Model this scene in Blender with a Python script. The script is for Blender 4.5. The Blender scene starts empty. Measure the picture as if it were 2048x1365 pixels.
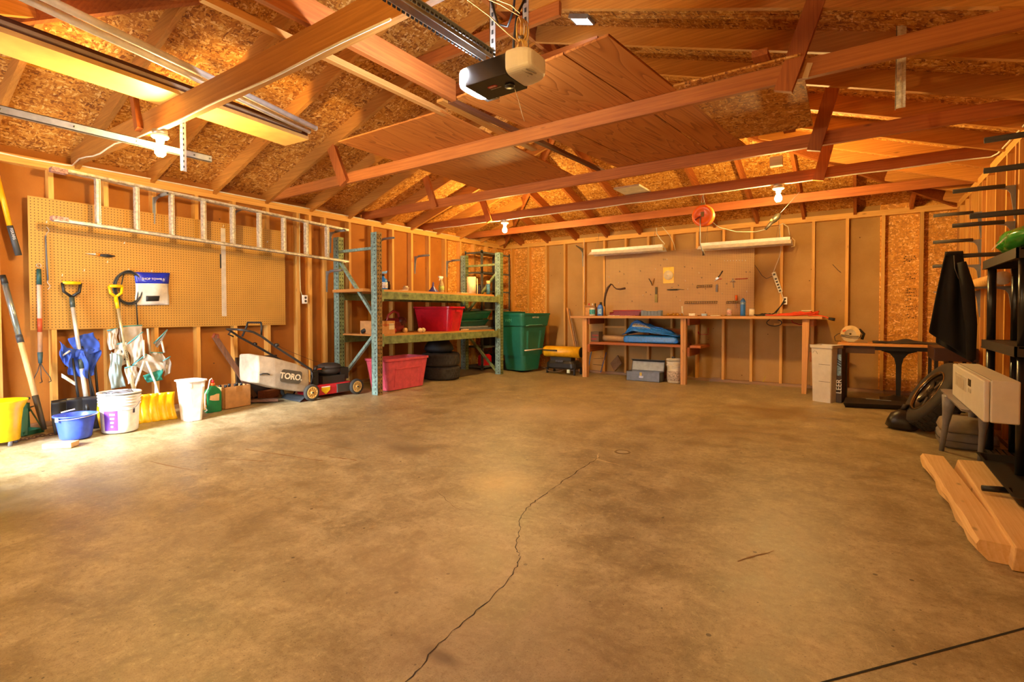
import bpy, bmesh, math, random
from mathutils import Vector as V, Matrix as M
random.seed(7)
SC = bpy.context.scene
COL = SC.collection
PI = math.pi
def lin(c):
    if isinstance(c, str):
        c = [int(c[i:i+2], 16) for i in (1, 3, 5)]
    o = []
    for v in c[:3]:
        v = v/255.0
        o.append(v/12.92 if v <= 0.04045 else ((v+0.055)/1.055)**2.4)
    return (o[0], o[1], o[2], 1.0)
# ------------------------------------------------------------------ materials
MATS = {}
class NT:
    def __init__(s, name):
        s.m = bpy.data.materials.new(name); s.m.use_nodes = True
        s.t = s.m.node_tree; s.t.nodes.clear()
        s.out = s.n('ShaderNodeOutputMaterial')
        s.p = s.n('ShaderNodeBsdfPrincipled')
        s.l(s.p, 0, s.out, 0)
    def n(s, typ, **kw):
        nd = s.t.nodes.new(typ)
        for k, v in kw.items():
            if k.startswith('i_'): nd.inputs[k[2:].replace('_', ' ')].default_value = v
            elif k.startswith('x'): nd.inputs[int(k[1:])].default_value = v
            else: setattr(nd, k, v)
        return nd
    def l(s, a, ao, b, bi): s.t.links.new(a.outputs[ao], b.inputs[bi])
    def math(s, op, a, b=None, clamp=False):
        nd = s.n('ShaderNodeMath', operation=op); nd.use_clamp = clamp
        for i, q in enumerate((a, b)):
            if q is None: continue
            if isinstance(q, (int, float)): nd.inputs[i].default_value = q
            else: s.t.links.new(q, nd.inputs[i])
        return nd.outputs[0]
    def ramp(s, fac, stops):
        r = s.n('ShaderNodeValToRGB'); e = r.color_ramp.elements
        while len(e) < len(stops): e.new(0.5)
        for i, (p, c) in enumerate(stops): e[i].position = p; e[i].color = c
        s.t.links.new(fac, r.inputs[0]); return r.outputs[0]
    def mix(s, fac, a, b, typ='MIX'):
        nd = s.n('ShaderNodeMix', data_type='RGBA', blend_type=typ)
        for i, q in ((0, fac), (6, a), (7, b)):
            if isinstance(q, (int, float, tuple)): nd.inputs[i].default_value = q
            else: s.t.links.new(q, nd.inputs[i])
        return nd.outputs[2]
    def coord(s, scale=(1, 1, 1), rnd=True):
        tc = s.n('ShaderNodeTexCoord'); mp = s.n('ShaderNodeMapping'); mp.inputs['Scale'].default_value = scale
        s.l(tc, 'Object', mp, 0)
        if rnd:
            oi = s.n('ShaderNodeObjectInfo'); cm = s.n('ShaderNodeCombineXYZ')
            a = s.math('MULTIPLY', oi.outputs['Random'], 37.0)
            for i in range(3): s.t.links.new(a, cm.inputs[i])
            s.l(cm, 0, mp, 'Location')
        return mp.outputs[0]
    def noise(s, vec, scale=5.0, detail=4.0, rough=0.55, dist=0.0):
        nd = s.n('ShaderNodeTexNoise'); nd.inputs['Scale'].default_value = scale; nd.inputs['Detail'].default_value = detail
        nd.inputs['Roughness'].default_value = rough; nd.inputs['Distortion'].default_value = dist
        s.t.links.new(vec, nd.inputs['Vector']); return nd.outputs[0]
    def bump(s, h, strength=0.2, dist=0.01):
        b = s.n('ShaderNodeBump'); b.inputs['Strength'].default_value = strength; b.inputs['Distance'].default_value = dist
        s.t.links.new(h, b.inputs['Height']); s.l(b, 0, s.p, 'Normal')
    def col(s, o): s.t.links.new(o, s.p.inputs['Base Color'])
def plain(col, rough=0.5, metal=0.0, var=0.12, vs=14.0, trans=0.0, emit=None, es=0.0, coat=0.0):
    key = ('plain', col, rough, metal, var, trans, emit, es, coat)
    if key in MATS: return MATS[key]
    t = NT('paint'); t.p.inputs['Roughness'].default_value = rough; t.p.inputs['Metallic'].default_value = metal
    c = lin(col)
    n = t.noise(t.coord(), vs, 5.0, 0.6)
    d = tuple(x*(1-var*1.6) for x in c[:3])+(1,); b = tuple(min(1, x*(1+var)) for x in c[:3])+(1,)
    t.col(t.ramp(n, [(0.3, d), (0.7, b)]))
    if trans: t.p.inputs['Transmission Weight'].default_value = trans
    if coat: t.p.inputs['Coat Weight'].default_value = coat
    if emit is not None:
        t.p.inputs['Emission Color'].default_value = emit; t.p.inputs['Emission Strength'].default_value = es
    MATS[key] = t.m; return t.m
def wood(tone, axis, knots=True):
    key = ('wood', tone, axis)
    if key in MATS: return MATS[key]
    P = {'stud': ('#e2b05c', '#c48a3a'), 'fir': ('#bc6c2c', '#8c4718'), 'fir2': ('#c87c36', '#9c5620'), 'dark': ('#7d4a28', '#512b15'), 'old': ('#a9835e', '#7d5c3f'),
         'pale': ('#e6c592', '#cfa468'), 'plank': ('#d49a52', '#b97a36'), 'bench': ('#d49e60', '#b47a40'), 'brown': ('#7a5034', '#4d2f1e'),
         'rough': ('#caa06a', '#94683a'), 'raft': ('#d0903e', '#a66a26')}[tone]
    t = NT('wood_'+tone); t.p.inputs['Roughness'].default_value = 0.62
    sc = [13.0, 13.0, 13.0]; sc['xyz'.index(axis)] = 0.6
    v = t.coord(tuple(sc))
    n1 = t.noise(v, 3.2, 8.0, 0.66, 0.9)
    w = t.n('ShaderNodeTexWave', wave_type='RINGS', rings_direction='XYZ'['XYZ'.index(axis.upper())], wave_profile='SAW')
    w.inputs['Scale'].default_value = 1.1; w.inputs['Distortion'].default_value = 5.0; w.inputs['Detail'].default_value = 3.0; w.inputs['Detail Scale'].default_value = 0.6
    t.t.links.new(v, w.inputs[0])
    f = t.math('ADD', t.math('MULTIPLY', n1, 0.86), t.math('MULTIPLY', w.outputs[1], 0.14))
    c = t.ramp(f, [(0.28, lin(P[1])), (0.5, tuple((a+b)/2 for a, b in zip(lin(P[0]), lin(P[1])))), (0.72, lin(P[0]))])
    n2 = t.noise(t.coord((1.6, 1.6, 1.6)), 1.3, 3.0)
    c = t.mix(t.math('MULTIPLY', t.math('SUBTRACT', n2, 0.45, True), 1.3, True), c, lin(P[1]))
    sk = [4.5, 4.5, 4.5]; sk['xyz'.index(axis)] = 1.7
    vo = t.n('ShaderNodeTexVoronoi'); vo.inputs['Scale'].default_value = 1.5; t.t.links.new(t.coord(tuple(sk)), vo.inputs[0])
    kn = t.math('SUBTRACT', 1.0, t.math('MULTIPLY', vo.outputs[0], 11.0), True)
    c = t.mix(t.math('MULTIPLY', kn, 0.85), c, tuple(x*0.28 for x in lin(P[1])[:3])+(1,))
    oi = t.n('ShaderNodeObjectInfo')
    hs = t.n('ShaderNodeHueSaturation'); t.t.links.new(c, hs.inputs['Color'])
    t.t.links.new(t.math('ADD', t.math('MULTIPLY', oi.outputs['Random'], 0.32), 0.82), hs.inputs['Value'])
    t.col(hs.outputs[0]); t.bump(f, 0.15, 0.003)
    MATS[key] = t.m; return t.m
def osb(plane='xy', tone=1.0):
    soft = plane == 'w'
    key = ('osb', plane, tone)
    if key in MATS: return MATS[key]
    t = NT('osb'); t.p.inputs['Roughness'].default_value = 0.7
    base = t.coord((1, 1, 1), False)
    dn = t.n('ShaderNodeTexNoise'); dn.inputs['Scale'].default_value = 3.0; t.t.links.new(base, dn.inputs['Vector'])
    fs = []
    for k, s in enumerate(((14, 62, 62), (62, 15, 62), (58, 62, 18))):
        mp = t.n('ShaderNodeMapping'); mp.inputs['Scale'].default_value = s; mp.inputs['Rotation'].default_value = (0.5+k, 0.7*k, 0.6-0.3*k)
        t.t.links.new(t.mix(0.12, base, dn.outputs[1]), mp.inputs[0])
        vo = t.n('ShaderNodeTexVoronoi'); vo.inputs['Scale'].default_value = 1.0; t.t.links.new(mp.outputs[0], vo.inputs[0]); fs.append(vo)
    bw = []
    for vo in fs:
        r = t.n('ShaderNodeSeparateColor'); t.l(vo, 1, r, 0); bw.append(r.outputs[0])
    sel = t.noise(base, 26.0, 2.0)
    a = t.mix(t.math('GREATER_THAN', sel, 0.5), bw[0], bw[1]); s2 = t.noise(base, 34.0, 2.0)
    b = t.mix(t.math('GREATER_THAN', s2, 0.56), a, bw[2])
    k = tone
    T = lambda h: tuple(x*k for x in lin(h)[:3])+(1,)
    c = t.ramp(b, [(0.0, T('#a0682a' if soft else '#7a4412')), (0.22, T('#b67c34' if soft else '#a8661e')), (0.55, T('#c4842f')), (0.85, T('#d49c46')), (1.0, T('#ecc27a'))])
    mp = t.n('ShaderNodeMapping'); mp.inputs['Scale'].default_value = (26, 90, 90); mp.inputs['Rotation'].default_value = (0, 0.4, 0.9); t.t.links.new(base, mp.inputs[0])
    st = t.noise(mp.outputs[0], 1.0, 3.0)
    c = t.mix(t.math('MULTIPLY', t.math('SUBTRACT', st, 0.70 if soft else 0.68, True), 8.0, True), c, T('#3a1e08'))
    t.col(c); t.bump(b, 0.25, 0.004)
    MATS[key] = t.m; return t.m
def pegb(a, b, col='#c99a5c', step=0.0254):
    key = ('peg', a, b, col, step)
    if key in MATS: return MATS[key]
    t = NT('pegboard'); t.p.inputs['Roughness'].default_value = 0.55
    tc = t.n('ShaderNodeTexCoord'); se = t.n('ShaderNodeSeparateXYZ'); t.l(tc, 'Object', se, 0)
    d = None
    for q in (a, b):
        u = t.math('SUBTRACT', t.math('FRACT', t.math('DIVIDE', se.outputs['xyz'.index(q)], step)), 0.5)
        u = t.math('MULTIPLY', u, u); d = u if d is None else t.math('ADD', d, u)
    hole = t.math('LESS_THAN', d, 0.027)
    n = t.noise(t.coord((1, 1, 1), False), 3.0, 4.0)
    c0 = lin(col)
    c = t.ramp(n, [(0.3, tuple(x*0.86 for x in c0[:3])+(1,)), (0.7, c0)])
    t.col(t.mix(hole, c, lin('#3a2208')))
    MATS[key] = t.m; return t.m
def fiber(ca='#9a5c18', cb='#b47222'):
    key = ('fiber', ca)
    if key in MATS: return MATS[key]
    t = NT('fibreboard'); t.p.inputs['Roughness'].default_value = 0.8
    v = t.coord((1, 1, 1), False)
    n = t.noise(v, 1.8, 5.0); f = t.noise(v, 130.0, 2.0)
    c = t.ramp(n, [(0.3, lin(ca)), (0.7, lin(cb))])
    c = t.mix(t.math('MULTIPLY', f, 0.3), c, tuple(q*0.6 for q in lin(ca)[:3])+(1,))
    vo = t.n('ShaderNodeTexVoronoi'); vo.inputs['Scale'].default_value = 6.0; t.t.links.new(v, vo.inputs[0])
    c = t.mix(t.math('LESS_THAN', vo.outputs[0], 0.045), c, lin('#55361a'))
    t.col(c); MATS[key] = t.m; return t.m
def ply(axis):
    key = ('ply', axis)
    if key in MATS: return MATS[key]
    t = NT('plywood'); t.p.inputs['Roughness'].default_value = 0.6
    sc = [6.0, 6.0, 6.0]; sc['xyz'.index(axis)] = 0.55
    v = t.coord(tuple(sc))
    n = t.noise(v, 1.0, 2.0, 0.5, 0.6)
    f = t.math('FRACT', t.math('MULTIPLY', n, 13.0))
    c = t.ramp(f, [(0.0, lin('#9a5418')), (0.3, lin('#bb6e26')), (1.0, lin('#c67c34'))])
    t.col(c); MATS[key] = t.m; return t.m
def concrete():
    t = NT('concrete'); t.p.inputs['Roughness'].default_value = 0.5
    v = t.coord((1, 1, 1), False)
    big = t.noise(v, 0.6, 4.0, 0.6, 1.0); mid = t.noise(v, 4.5, 12.0, 0.74, 0.5); fine = t.noise(v, 30.0, 10.0, 0.78, 0.3); grit = t.noise(v, 170.0, 3.0, 0.6)
    f = t.math('ADD', t.math('MULTIPLY', big, 0.25), t.math('MULTIPLY', mid, 0.75))
    c = t.ramp(f, [(0.34, lin('#6a5c40')), (0.45, lin('#8a7a58')), (0.54, lin('#a0906c')), (0.66, lin('#b9a882'))])
    c = t.mix(t.math('MULTIPLY', t.math('SUBTRACT', fine, 0.52, True), 4.5, True), c, lin('#6e5c3a'))
    c = t.mix(t.math('MULTIPLY', t.math('SUBTRACT', 0.46, fine, True), 4.0, True), c, lin('#c6b48c'))
    c = t.mix(t.math('MULTIPLY', t.math('SUBTRACT', grit, 0.56, True), 4.5, True), c, lin('#5a4a2e'))
    # trowel streaks and scuffs
    st = t.noise(t.coord((1.1, 4.6, 1.0), False), 2.4, 12.0, 0.8, 1.6)
    c = t.mix(t.math('MULTIPLY', t.math('SUBTRACT', st, 0.55, True), 3.6, True), c, lin('#7a6238'))
    sc_ = t.noise(t.coord((6.0, 1.2, 1.0), False), 3.0, 12.0, 0.82, 2.0)
    c = t.mix(t.math('MULTIPLY', t.math('SUBTRACT', sc_, 0.58, True), 4.0, True), c, lin('#c9b88e'))
    for k, th in ((5.0, 0.045), (13.0, 0.05), (31.0, 0.06)):
        sp = t.n('ShaderNodeTexVoronoi'); sp.inputs['Scale'].default_value = k; t.t.links.new(v, sp.inputs[0])
        c = t.mix(t.math('MULTIPLY', t.math('LESS_THAN', sp.outputs[0], th), 0.75), c, lin('#2c2013'))
    # oil stains, each with a shape of its own
    tc = t.n('ShaderNodeTexCoord'); dn = t.n('ShaderNodeTexNoise'); dn.inputs['Scale'].default_value = 2.5; dn.inputs['Detail'].default_value = 5.0; t.l(tc, 'Object', dn, 'Vector')
    for (x, y, rx, ry, k, hexc) in STAINS:
        mp = t.n('ShaderNodeMapping'); mp.inputs['Location'].default_value = (-x/rx, -y/ry, 0); mp.inputs['Scale'].default_value = (1/rx, 1/ry, 0)
        t.l(tc, 'Object', mp, 0)
        ln = t.n('ShaderNodeVectorMath', operation='LENGTH'); t.l(mp, 0, ln, 0)
        g = t.math('SUBTRACT', 1.25, t.math('ADD', ln.outputs[1], t.math('MULTIPLY', t.math('SUBTRACT', dn.outputs[0], 0.5), 1.7)), True)
        c = t.mix(t.math('MULTIPLY', g, k, True), c, lin(hexc))
    t.col(c)
    r = t.ramp(mid, [(0.3, (0.34, 0.34, 0.34, 1)), (0.7, (0.62, 0.62, 0.62, 1))]); t.t.links.new(r, t.p.inputs['Roughness'])
    t.bump(t.math('ADD', t.math('MULTIPLY', fine, 0.5), mid), 0.12, 0.01)
    return t.m
# ------------------------------------------------------------------ geometry
class G:
    def __init__(s): s.b = bmesh.new(); s.mi = 0; s.X = M.Identity(4); s.sm = False
    def f(s, vs):
        try:
            fc = s.b.faces.new(vs); fc.material_index = s.mi; fc.smooth = s.sm; return fc
        except ValueError: return None
    def v(s, p): return s.b.verts.new(s.X @ V(p))
    def hexa(s, P):
        v = [s.v(p) for p in P]
        for q in ((0, 3, 2, 1), (4, 5, 6, 7), (0, 1, 5, 4), (1, 2, 6, 5), (2, 3, 7, 6), (3, 0, 4, 7)): s.f([v[i] for i in q])
        return s
    def box(s, lo, hi):
        x0, y0, z0 = lo; x1, y1, z1 = hi
        return s.hexa([(x0, y0, z0), (x1, y0, z0), (x1, y1, z0), (x0, y1, z0), (x0, y0, z1), (x1, y0, z1), (x1, y1, z1), (x0, y1, z1)])
    def rbox(s, c, size, rz=0.0, rx=0.0, ry=0.0):
        T = M.Translation(V(c)) @ M.Rotation(rz, 4, 'Z') @ M.Rotation(ry, 4, 'Y') @ M.Rotation(rx, 4, 'X')
        o = s.X; s.X = o @ T; h = [q/2 for q in size]; s.box([-q for q in h], h); s.X = o; return s
    def bar(s, p0, p1, w, h, up=(0, 0, 1)):
        p0 = V(p0); p1 = V(p1); d = (p1-p0).normalized(); a = d.cross(V(up)).normalized()*(w/2); u = a.cross(d).normalized()*(h/2)
        return s.hexa([p0-a-u, p0+a-u, p1+a-u, p1-a-u, p0-a+u, p0+a+u, p1+a+u, p1-a+u])
    def frus(s, c, b, t, h, ch=0.0):
        # tapered box, c = base centre, b/t = (x,y) sizes of bottom/top, optional cut corners
        def ring(q, z):
            x, y = q[0]/2, q[1]/2
            if not ch: P = [(-x, -y), (x, -y), (x, y), (-x, y)]
            else:
                P = []
                for cx, cy, a0 in ((x-ch, -y+ch, -90), (x-ch, y-ch, 0), (-x+ch, y-ch, 90), (-x+ch, -y+ch, 180)):
                    for k in range(5): a = math.radians(a0+k*22.5); P.append((cx+ch*math.cos(a), cy+ch*math.sin(a)))
            return [(c[0]+p, c[1]+q2, c[2]+z) for p, q2 in P]
        return ring, s
    def loft(s, rings, cap0=True, cap1=True, closed=True):
        R = [[s.v(p) for p in r] for r in rings]
        for a, b in zip(R, R[1:]):
            n = len(a)
            for i in range(n if closed else n-1):
                j = (i+1) % n; s.f([a[i], a[j], b[j], b[i]])
        if cap0: s.f(R[0][::-1])
        if cap1: s.f(R[-1])
        return s
    def tube(s, pts, r, n=8, closed=False):
        pts = [V(p) for p in pts]; rs = r if isinstance(r, (list, tuple)) else [r]*len(pts); rings = []; up = None
        o = s.sm; s.sm = True
        for i, p in enumerate(pts):
            if closed: d = pts[(i+1) % len(pts)]-pts[i-1]
            else: d = pts[min(i+1, len(pts)-1)]-pts[max(i-1, 0)]
            d.normalize()
            if up is None: up = d.orthogonal().normalized()
            up = (up-d*up.dot(d))
            if up.length < 1e-5: up = d.orthogonal()
            up.normalize(); q = d.cross(up)
            rings.append([p+(up*math.cos(2*PI*k/n)+q*math.sin(2*PI*k/n))*rs[i] for k in range(n)])
        if closed: rings.append(rings[0]); s.loft(rings, False, False)
        else: s.loft(rings)
        s.sm = o; return s
    def cyl(s, p0, p1, r0, r1=None, n=16): return s.tube([p0, p1], [r0, r0 if r1 is None else r1], n)
    def lathe(s, prof, c=(0, 0, 0), n=28, cap0=False, cap1=False, sx=1.0, sy=1.0):
        o = s.sm; s.sm = True
        s.loft([[(c[0]+r*sx*math.cos(2*PI*k/n), c[1]+r*sy*math.sin(2*PI*k/n), c[2]+z) for k in range(n)] for r, z in prof], cap0, cap1)
        s.sm = o; return s
    def prism(s, poly, z0, z1):
        return s.loft([[(p[0], p[1], z0) for p in poly], [(p[0], p[1], z1) for p in poly]])
    def grid(s, fn, nu, nv, thick=None):
        o = s.sm; s.sm = True
        Vv = [[s.v(fn(i/nu, j/nv)) for j in range(nv+1)] for i in range(nu+1)]
        for i in range(nu):
            for j in range(nv): s.f([Vv[i][j], Vv[i+1][j], Vv[i+1][j+1], Vv[i][j+1]])
        s.sm = o; return s
    def ball(s, c, r, n=14, sz=1.0):
        return s.lathe([(r*math.sin(PI*k/8), -r*sz*math.cos(PI*k/8)) for k in range(9)], c, n)
def rr(c, b, ch, z, k=4):
    x, y = b[0]/2, b[1]/2; P = []
    ch = min(ch, x, y)
    for cx, cy, a0 in ((x-ch, -y+ch, -90), (x-ch, y-ch, 0), (-x+ch, y-ch, 90), (-x+ch, -y+ch, 180)):
        for q in range(k+1): a = math.radians(a0+q*90/k); P.append((c[0]+cx+ch*math.cos(a), c[1]+cy+ch*math.sin(a), z))
    return P
def obj(name, g, mats, parent=None, label=None, cat=None, group=None, kind=None, bev=0.0, thick=0.0, sub=0, clean=True):
    b = g.b
    if clean: bmesh.ops.remove_doubles(b, verts=b.verts, dist=1e-5)
    bmesh.ops.recalc_face_normals(b, faces=b.faces)
    me = bpy.data.meshes.new(name); b.to_mesh(me); b.free()
    for m in (mats if isinstance(mats, (list, tuple)) else [mats]): me.materials.append(m)
    o = bpy.data.objects.new(name, me); COL.objects.link(o)
    if thick:
        q = o.modifiers.new('s', 'SOLIDIFY'); q.thickness = thick; q.offset = 0
    if bev:
        q = o.modifiers.new('b', 'BEVEL'); q.width = bev; q.segments = 2; q.limit_method = 'ANGLE'
    if sub:
        q = o.modifiers.new('u', 'SUBSURF'); q.levels = q.render_levels = sub
    if parent:
        o.parent = parent
        o.matrix_parent_inverse = PINV.get(parent.name, M.Identity(4))
    return tag(o, label, cat, group, kind)
PINV = {}
def tag(o, label=None, cat=None, group=None, kind=None):
    if label: o['label'] = label
    if cat: o['category'] = cat
    if group: o['group'] = group
    if kind: o['kind'] = kind
    return o
def thing(name, loc, label, cat, group=None, rz=0.0, world=False):
    # an Empty at the thing's base; with world=True its parts are given in room coordinates
    o = bpy.data.objects.new(name, None); COL.objects.link(o); o.empty_display_size = 0.1
    o.location = loc; o.rotation_euler = (0, 0, rz)
    if world: PINV[o.name] = (M.Translation(V(loc)) @ M.Rotation(rz, 4, 'Z')).inverted()
    return tag(o, label, cat, group)
def copy(root, loc, rz, label, group=None):
    r = root.copy(); COL.objects.link(r); r.location = loc; r.rotation_euler = (0, 0, rz); r['label'] = label
    if group: r['group'] = group
    for ch in list(root.children):
        c = ch.copy(); COL.objects.link(c); c.parent = r
        for g in list(ch.children):
            d = g.copy(); COL.objects.link(d); d.parent = c
    return r
def text(body, size, mat4, m, parent, name='lettering', ext=0.0008, off=0.0, align='CENTER'):
    cu = bpy.data.curves.new(name, 'FONT'); cu.body = body; cu.size = size; cu.extrude = ext; cu.offset = off
    cu.align_x = align; cu.align_y = 'CENTER'; cu.materials.append(m)
    tmp = bpy.data.objects.new('tmp', cu); me = bpy.data.meshes.new_from_object(tmp); bpy.data.objects.remove(tmp); bpy.data.curves.remove(cu)
    if not me.materials: me.materials.append(m)
    o = bpy.data.objects.new(name, me); COL.objects.link(o); o.matrix_world = mat4
    if parent:
        o.parent = parent; o.matrix_parent_inverse = PINV.get(parent.name, M.Identity(4))
    return o
def frame(x, y, o):
    # matrix with local x, y axes along the given world directions and origin o
    x = V(x).normalized(); y = V(y).normalized(); z = x.cross(y).normalized(); y = z.cross(x)
    return M(((x.x, y.x, z.x, o[0]), (x.y, y.y, z.y, o[1]), (x.z, y.z, z.z, o[2]), (0, 0, 0, 1)))
def fz(x): return max(0.0, 0.08-0.047*x)
def arc(c, r, a0, a1, n, plane='xz'):
    o = []
    for k in range(n+1):
        a = math.radians(a0+(a1-a0)*k/n); u, w = r*math.cos(a), r*math.sin(a)
        o.append({'xz': (c[0]+u, c[1], c[2]+w), 'yz': (c[0], c[1]+u, c[2]+w), 'xy': (c[0]+u, c[1]+w, c[2])}[plane])
    return o
STEEL = plain('#b9bcc0', 0.35, 0.9); GALV = plain('#b4b6b4', 0.45, 0.75); BLK = plain('#1c1b1c', 0.45); RUB = plain('#2a2724', 0.8)
WHT = plain('#e9e6e0', 0.4); WHTP = plain('#f0eee8', 0.35); DKG = plain('#3c3d40', 0.5); FOAM = plain('#4a4744', 0.85); GRYM = plain('#8d9299', 0.4, 0.6)
RED = plain('#b3141c', 0.35); CARD = plain('#c08d55', 0.8); BRASS = plain('#c9a24a', 0.3, 0.9); CREAM = plain('#e2d6b4', 0.6)
# light levels (radiance of the bulbs, the opener lens and the sky; exposure)
BULB_C = (1.0, 0.635, 0.20, 1); BULB_E = 420.0; LENS_E = 80.0; SKY_E = 5.5; SUN_E = 3.8; EXPO = 2.5
# ------------------------------------------------------------------ room shell
STAINS = [(1.75, -7.85, 0.75, 0.30, 0.9, '#4a3d30'), (2.1, -7.35, 0.5, 0.2, 0.5, '#5a4a38'), (2.6, -5.6, 0.55, 0.35, 0.35, '#6f5c44'), (5.0, -3.4, 0.9, 0.5, 0.4, '#7a5f3c'),
          (5.1, -7.1, 0.5, 0.5, 0.35, '#6d5334'), (5.3, -2.2, 0.6, 0.5, 0.55, '#7a5a30'), (4.15, -5.85, 0.22, 0.25, 0.35, '#d6b878'), (4.95, -7.3, 0.08, 0.03, 0.9, '#5a4526'), (3.0, -5.6, 0.22, 0.12, 0.8, '#6f6048'), (3.2, -3.6, 0.7, 0.5, 0.35, '#d0bd9a'), (4.6, -6.9, 0.6, 0.5, 0.2, '#cbb48c'), (3.4, -7.2, 0.6, 0.4, 0.3, '#7b6547')]
X1 = 7.02; YF = -9.15
HP = 2.407
g = G()
xs = [-0.1, 1.70, X1+0.1]
for i in range(2):
    g.f([g.v((xs[i], YF-0.1, fz(xs[i]))), g.v((xs[i+1], YF-0.1, fz(xs[i+1]))), g.v((xs[i+1], 0.1, fz(xs[i+1]))), g.v((xs[i], 0.1, fz(xs[i])))])
floor = obj('floor', g, concrete(), kind='structure')
# crack in the slab and a saw-cut joint
CRK = [(5.02, -7.75), (4.94, -7.45), (4.9, -7.26), (4.886, -7.07), (4.872, -6.88), (4.83, -6.71), (4.80, -6.62), (4.734, -6.56), (4.65, -6.42), (4.56, -6.26), (4.50, -6.1), (4.483, -5.97), (4.46, -5.7), (4.444, -5.56), (4.42, -5.2), (4.414, -4.95)]
def ribbon(g, pts, w, z=0.0012):
    L = []
    for i, p in enumerate(pts):
        a = V(pts[max(i-1, 0)]); b = V(pts[min(i+1, len(pts)-1)]); d = (b-a).normalized(); n = V((-d.y, d.x)); k = w*(0.35+1.1*random.random())
        L.append((V(p)+n*k, V(p)-n*k))
    for (a, b), (c, d) in zip(L, L[1:]): g.f([g.v((a.x, a.y, z)), g.v((b.x, b.y, z)), g.v((d.x, d.y, z)), g.v((c.x, c.y, z))])
def jag(pts, n, amp):
    o = []
    for a, b in zip(pts, pts[1:]):
        for k in range(n): t = k/n; o.append((a[0]+(b[0]-a[0])*t+random.uniform(-amp, amp), a[1]+(b[1]-a[1])*t+random.uniform(-amp, amp)))
    return o+[pts[-1]]
g = G(); ribbon(g, jag(CRK, 7, 0.007), 0.0020)
obj('crack', g, plain('#2e251c', 0.9), floor)
g = G(); ribbon(g, jag([(4.62, -6.22), (4.2, -6.35), (3.9, -6.2)], 6, 0.008), 0.0012); obj('crack', g, plain('#6a573e', 0.9), floor)
for pts, w_, cc_ in (([(1.75, -6.75), (2.45, -6.42)], 0.004, '#8a6236'), ([(1.95, -6.35), (2.75, -6.2)], 0.004, '#8a6236'), ([(1.6, -6.95), (2.2, -6.85)], 0.004, '#86643c'), ([(2.0, -5.95), (2.75, -5.85)], 0.004, '#8f6a40'), ([(2.7, -6.1), (2.95, -6.05)], 0.005, '#8a5a30'),
                     ([(4.42, -5.02), (4.62, -5.06)], 0.006, '#c8b48a'), ([(4.42, -5.02), (4.36, -4.86)], 0.006, '#c8b48a'), ([(5.6, -6.1), (5.72, -5.9)], 0.006, '#7a5a2e')):
    g = G(); ribbon(g, jag(pts, 6, 0.006), w_, 0.0009); obj('scuff', g, plain(cc_, 0.8), floor)
g = G(); d = V((0.553, 0.688, 0)).normalized()
ribbon(g, [(5.963-1.2*d.x, -6.741-1.2*d.y), (5.963, -6.741), (6.516, -6.053), (7.1, -5.326)], 0.0035); obj('control_joint', g, plain('#17120d', 0.9), floor)
# walls: sheathing with studs and plates as parts
g = G(); g.box((-0.101, YF-0.1, 0.0), (-0.089, -1.62, 2.62))
wl = obj('wall_left', g, fiber(), kind='structure')
g = G(); g.box((-0.1005, -1.62, 0.0), (-0.0895, 0.1, 2.62)); obj('sheathing', g, osb('w', 1.2), wl)
for n in range(-5, 17):
    y = -7.04+0.4064*n
    if n == -1: y = -7.40
    g = G(); g.box((-0.089, y-0.038, 0.118), (0.0, y, HP)); obj('stud', g, wood('stud', 'z'), wl)
for y in (-4.425, -0.26):
    g = G(); g.box((-0.089, y-0.038, 0.118), (0.0, y, HP)); obj('stud', g, wood('stud', 'z'), wl)
g = G(); g.box((-0.089, YF, HP), (0.0, 0.0, HP+0.038)); g.box((-0.089, YF, HP+0.0385), (0.0, 0.0, HP+0.0765)); obj('top_plate', g, wood('stud', 'y'), wl)
g = G(); g.box((-0.089, YF, 0.0), (0.0, 0.0, 0.118)); obj('bottom_plate', g, wood('old', 'y'), wl)
# back wall
g = G(); g.box((0.98, 0.089, 0.0), (6.24, 0.101, 2.62)); wb = obj('wall_back', g, fiber('#a47a40', '#bb9256'), kind='structure')
g = G(); g.box((-0.1, 0.0895, 0.0), (0.98, 0.1005, 2.62)); obj('sheathing', g, osb('w', 1.25), wb)
g = G(); g.box((6.24, 0.0895, 0.0), (X1+0.1, 0.1005, 2.62)); obj('sheathing', g, osb('w', 1.25), wb)
for n in range(17):
    x = 0.16+0.4064*n
    g = G(); g.box((x, 0.0, 0.038), (x+0.038, 0.089, HP)); obj('stud', g, wood('stud', 'z'), wb)
g = G(); g.box((-0.089, 0.0, HP), (X1+0.089, 0.089, HP+0.038)); g.box((-0.089, 0.0, HP+0.0385), (X1+0.089, 0.089, HP+0.0765)); obj('top_plate', g, wood('stud', 'x'), wb)
g = G(); g.box((-0.089, 0.0, 0.0), (X1+0.089, 0.089, 0.04)); obj('bottom_plate', g, wood('old', 'x'), wb)
for a, b, z in ((3.15, 3.56, 0.76), (4.96, 5.4, 0.90), (2.23, 2.6, 0.83)):
    g = G(); g.box((a, 0.012, z), (b, 0.075, z+0.038)); obj('blocking', g, wood('stud', 'x'), wb)
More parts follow.
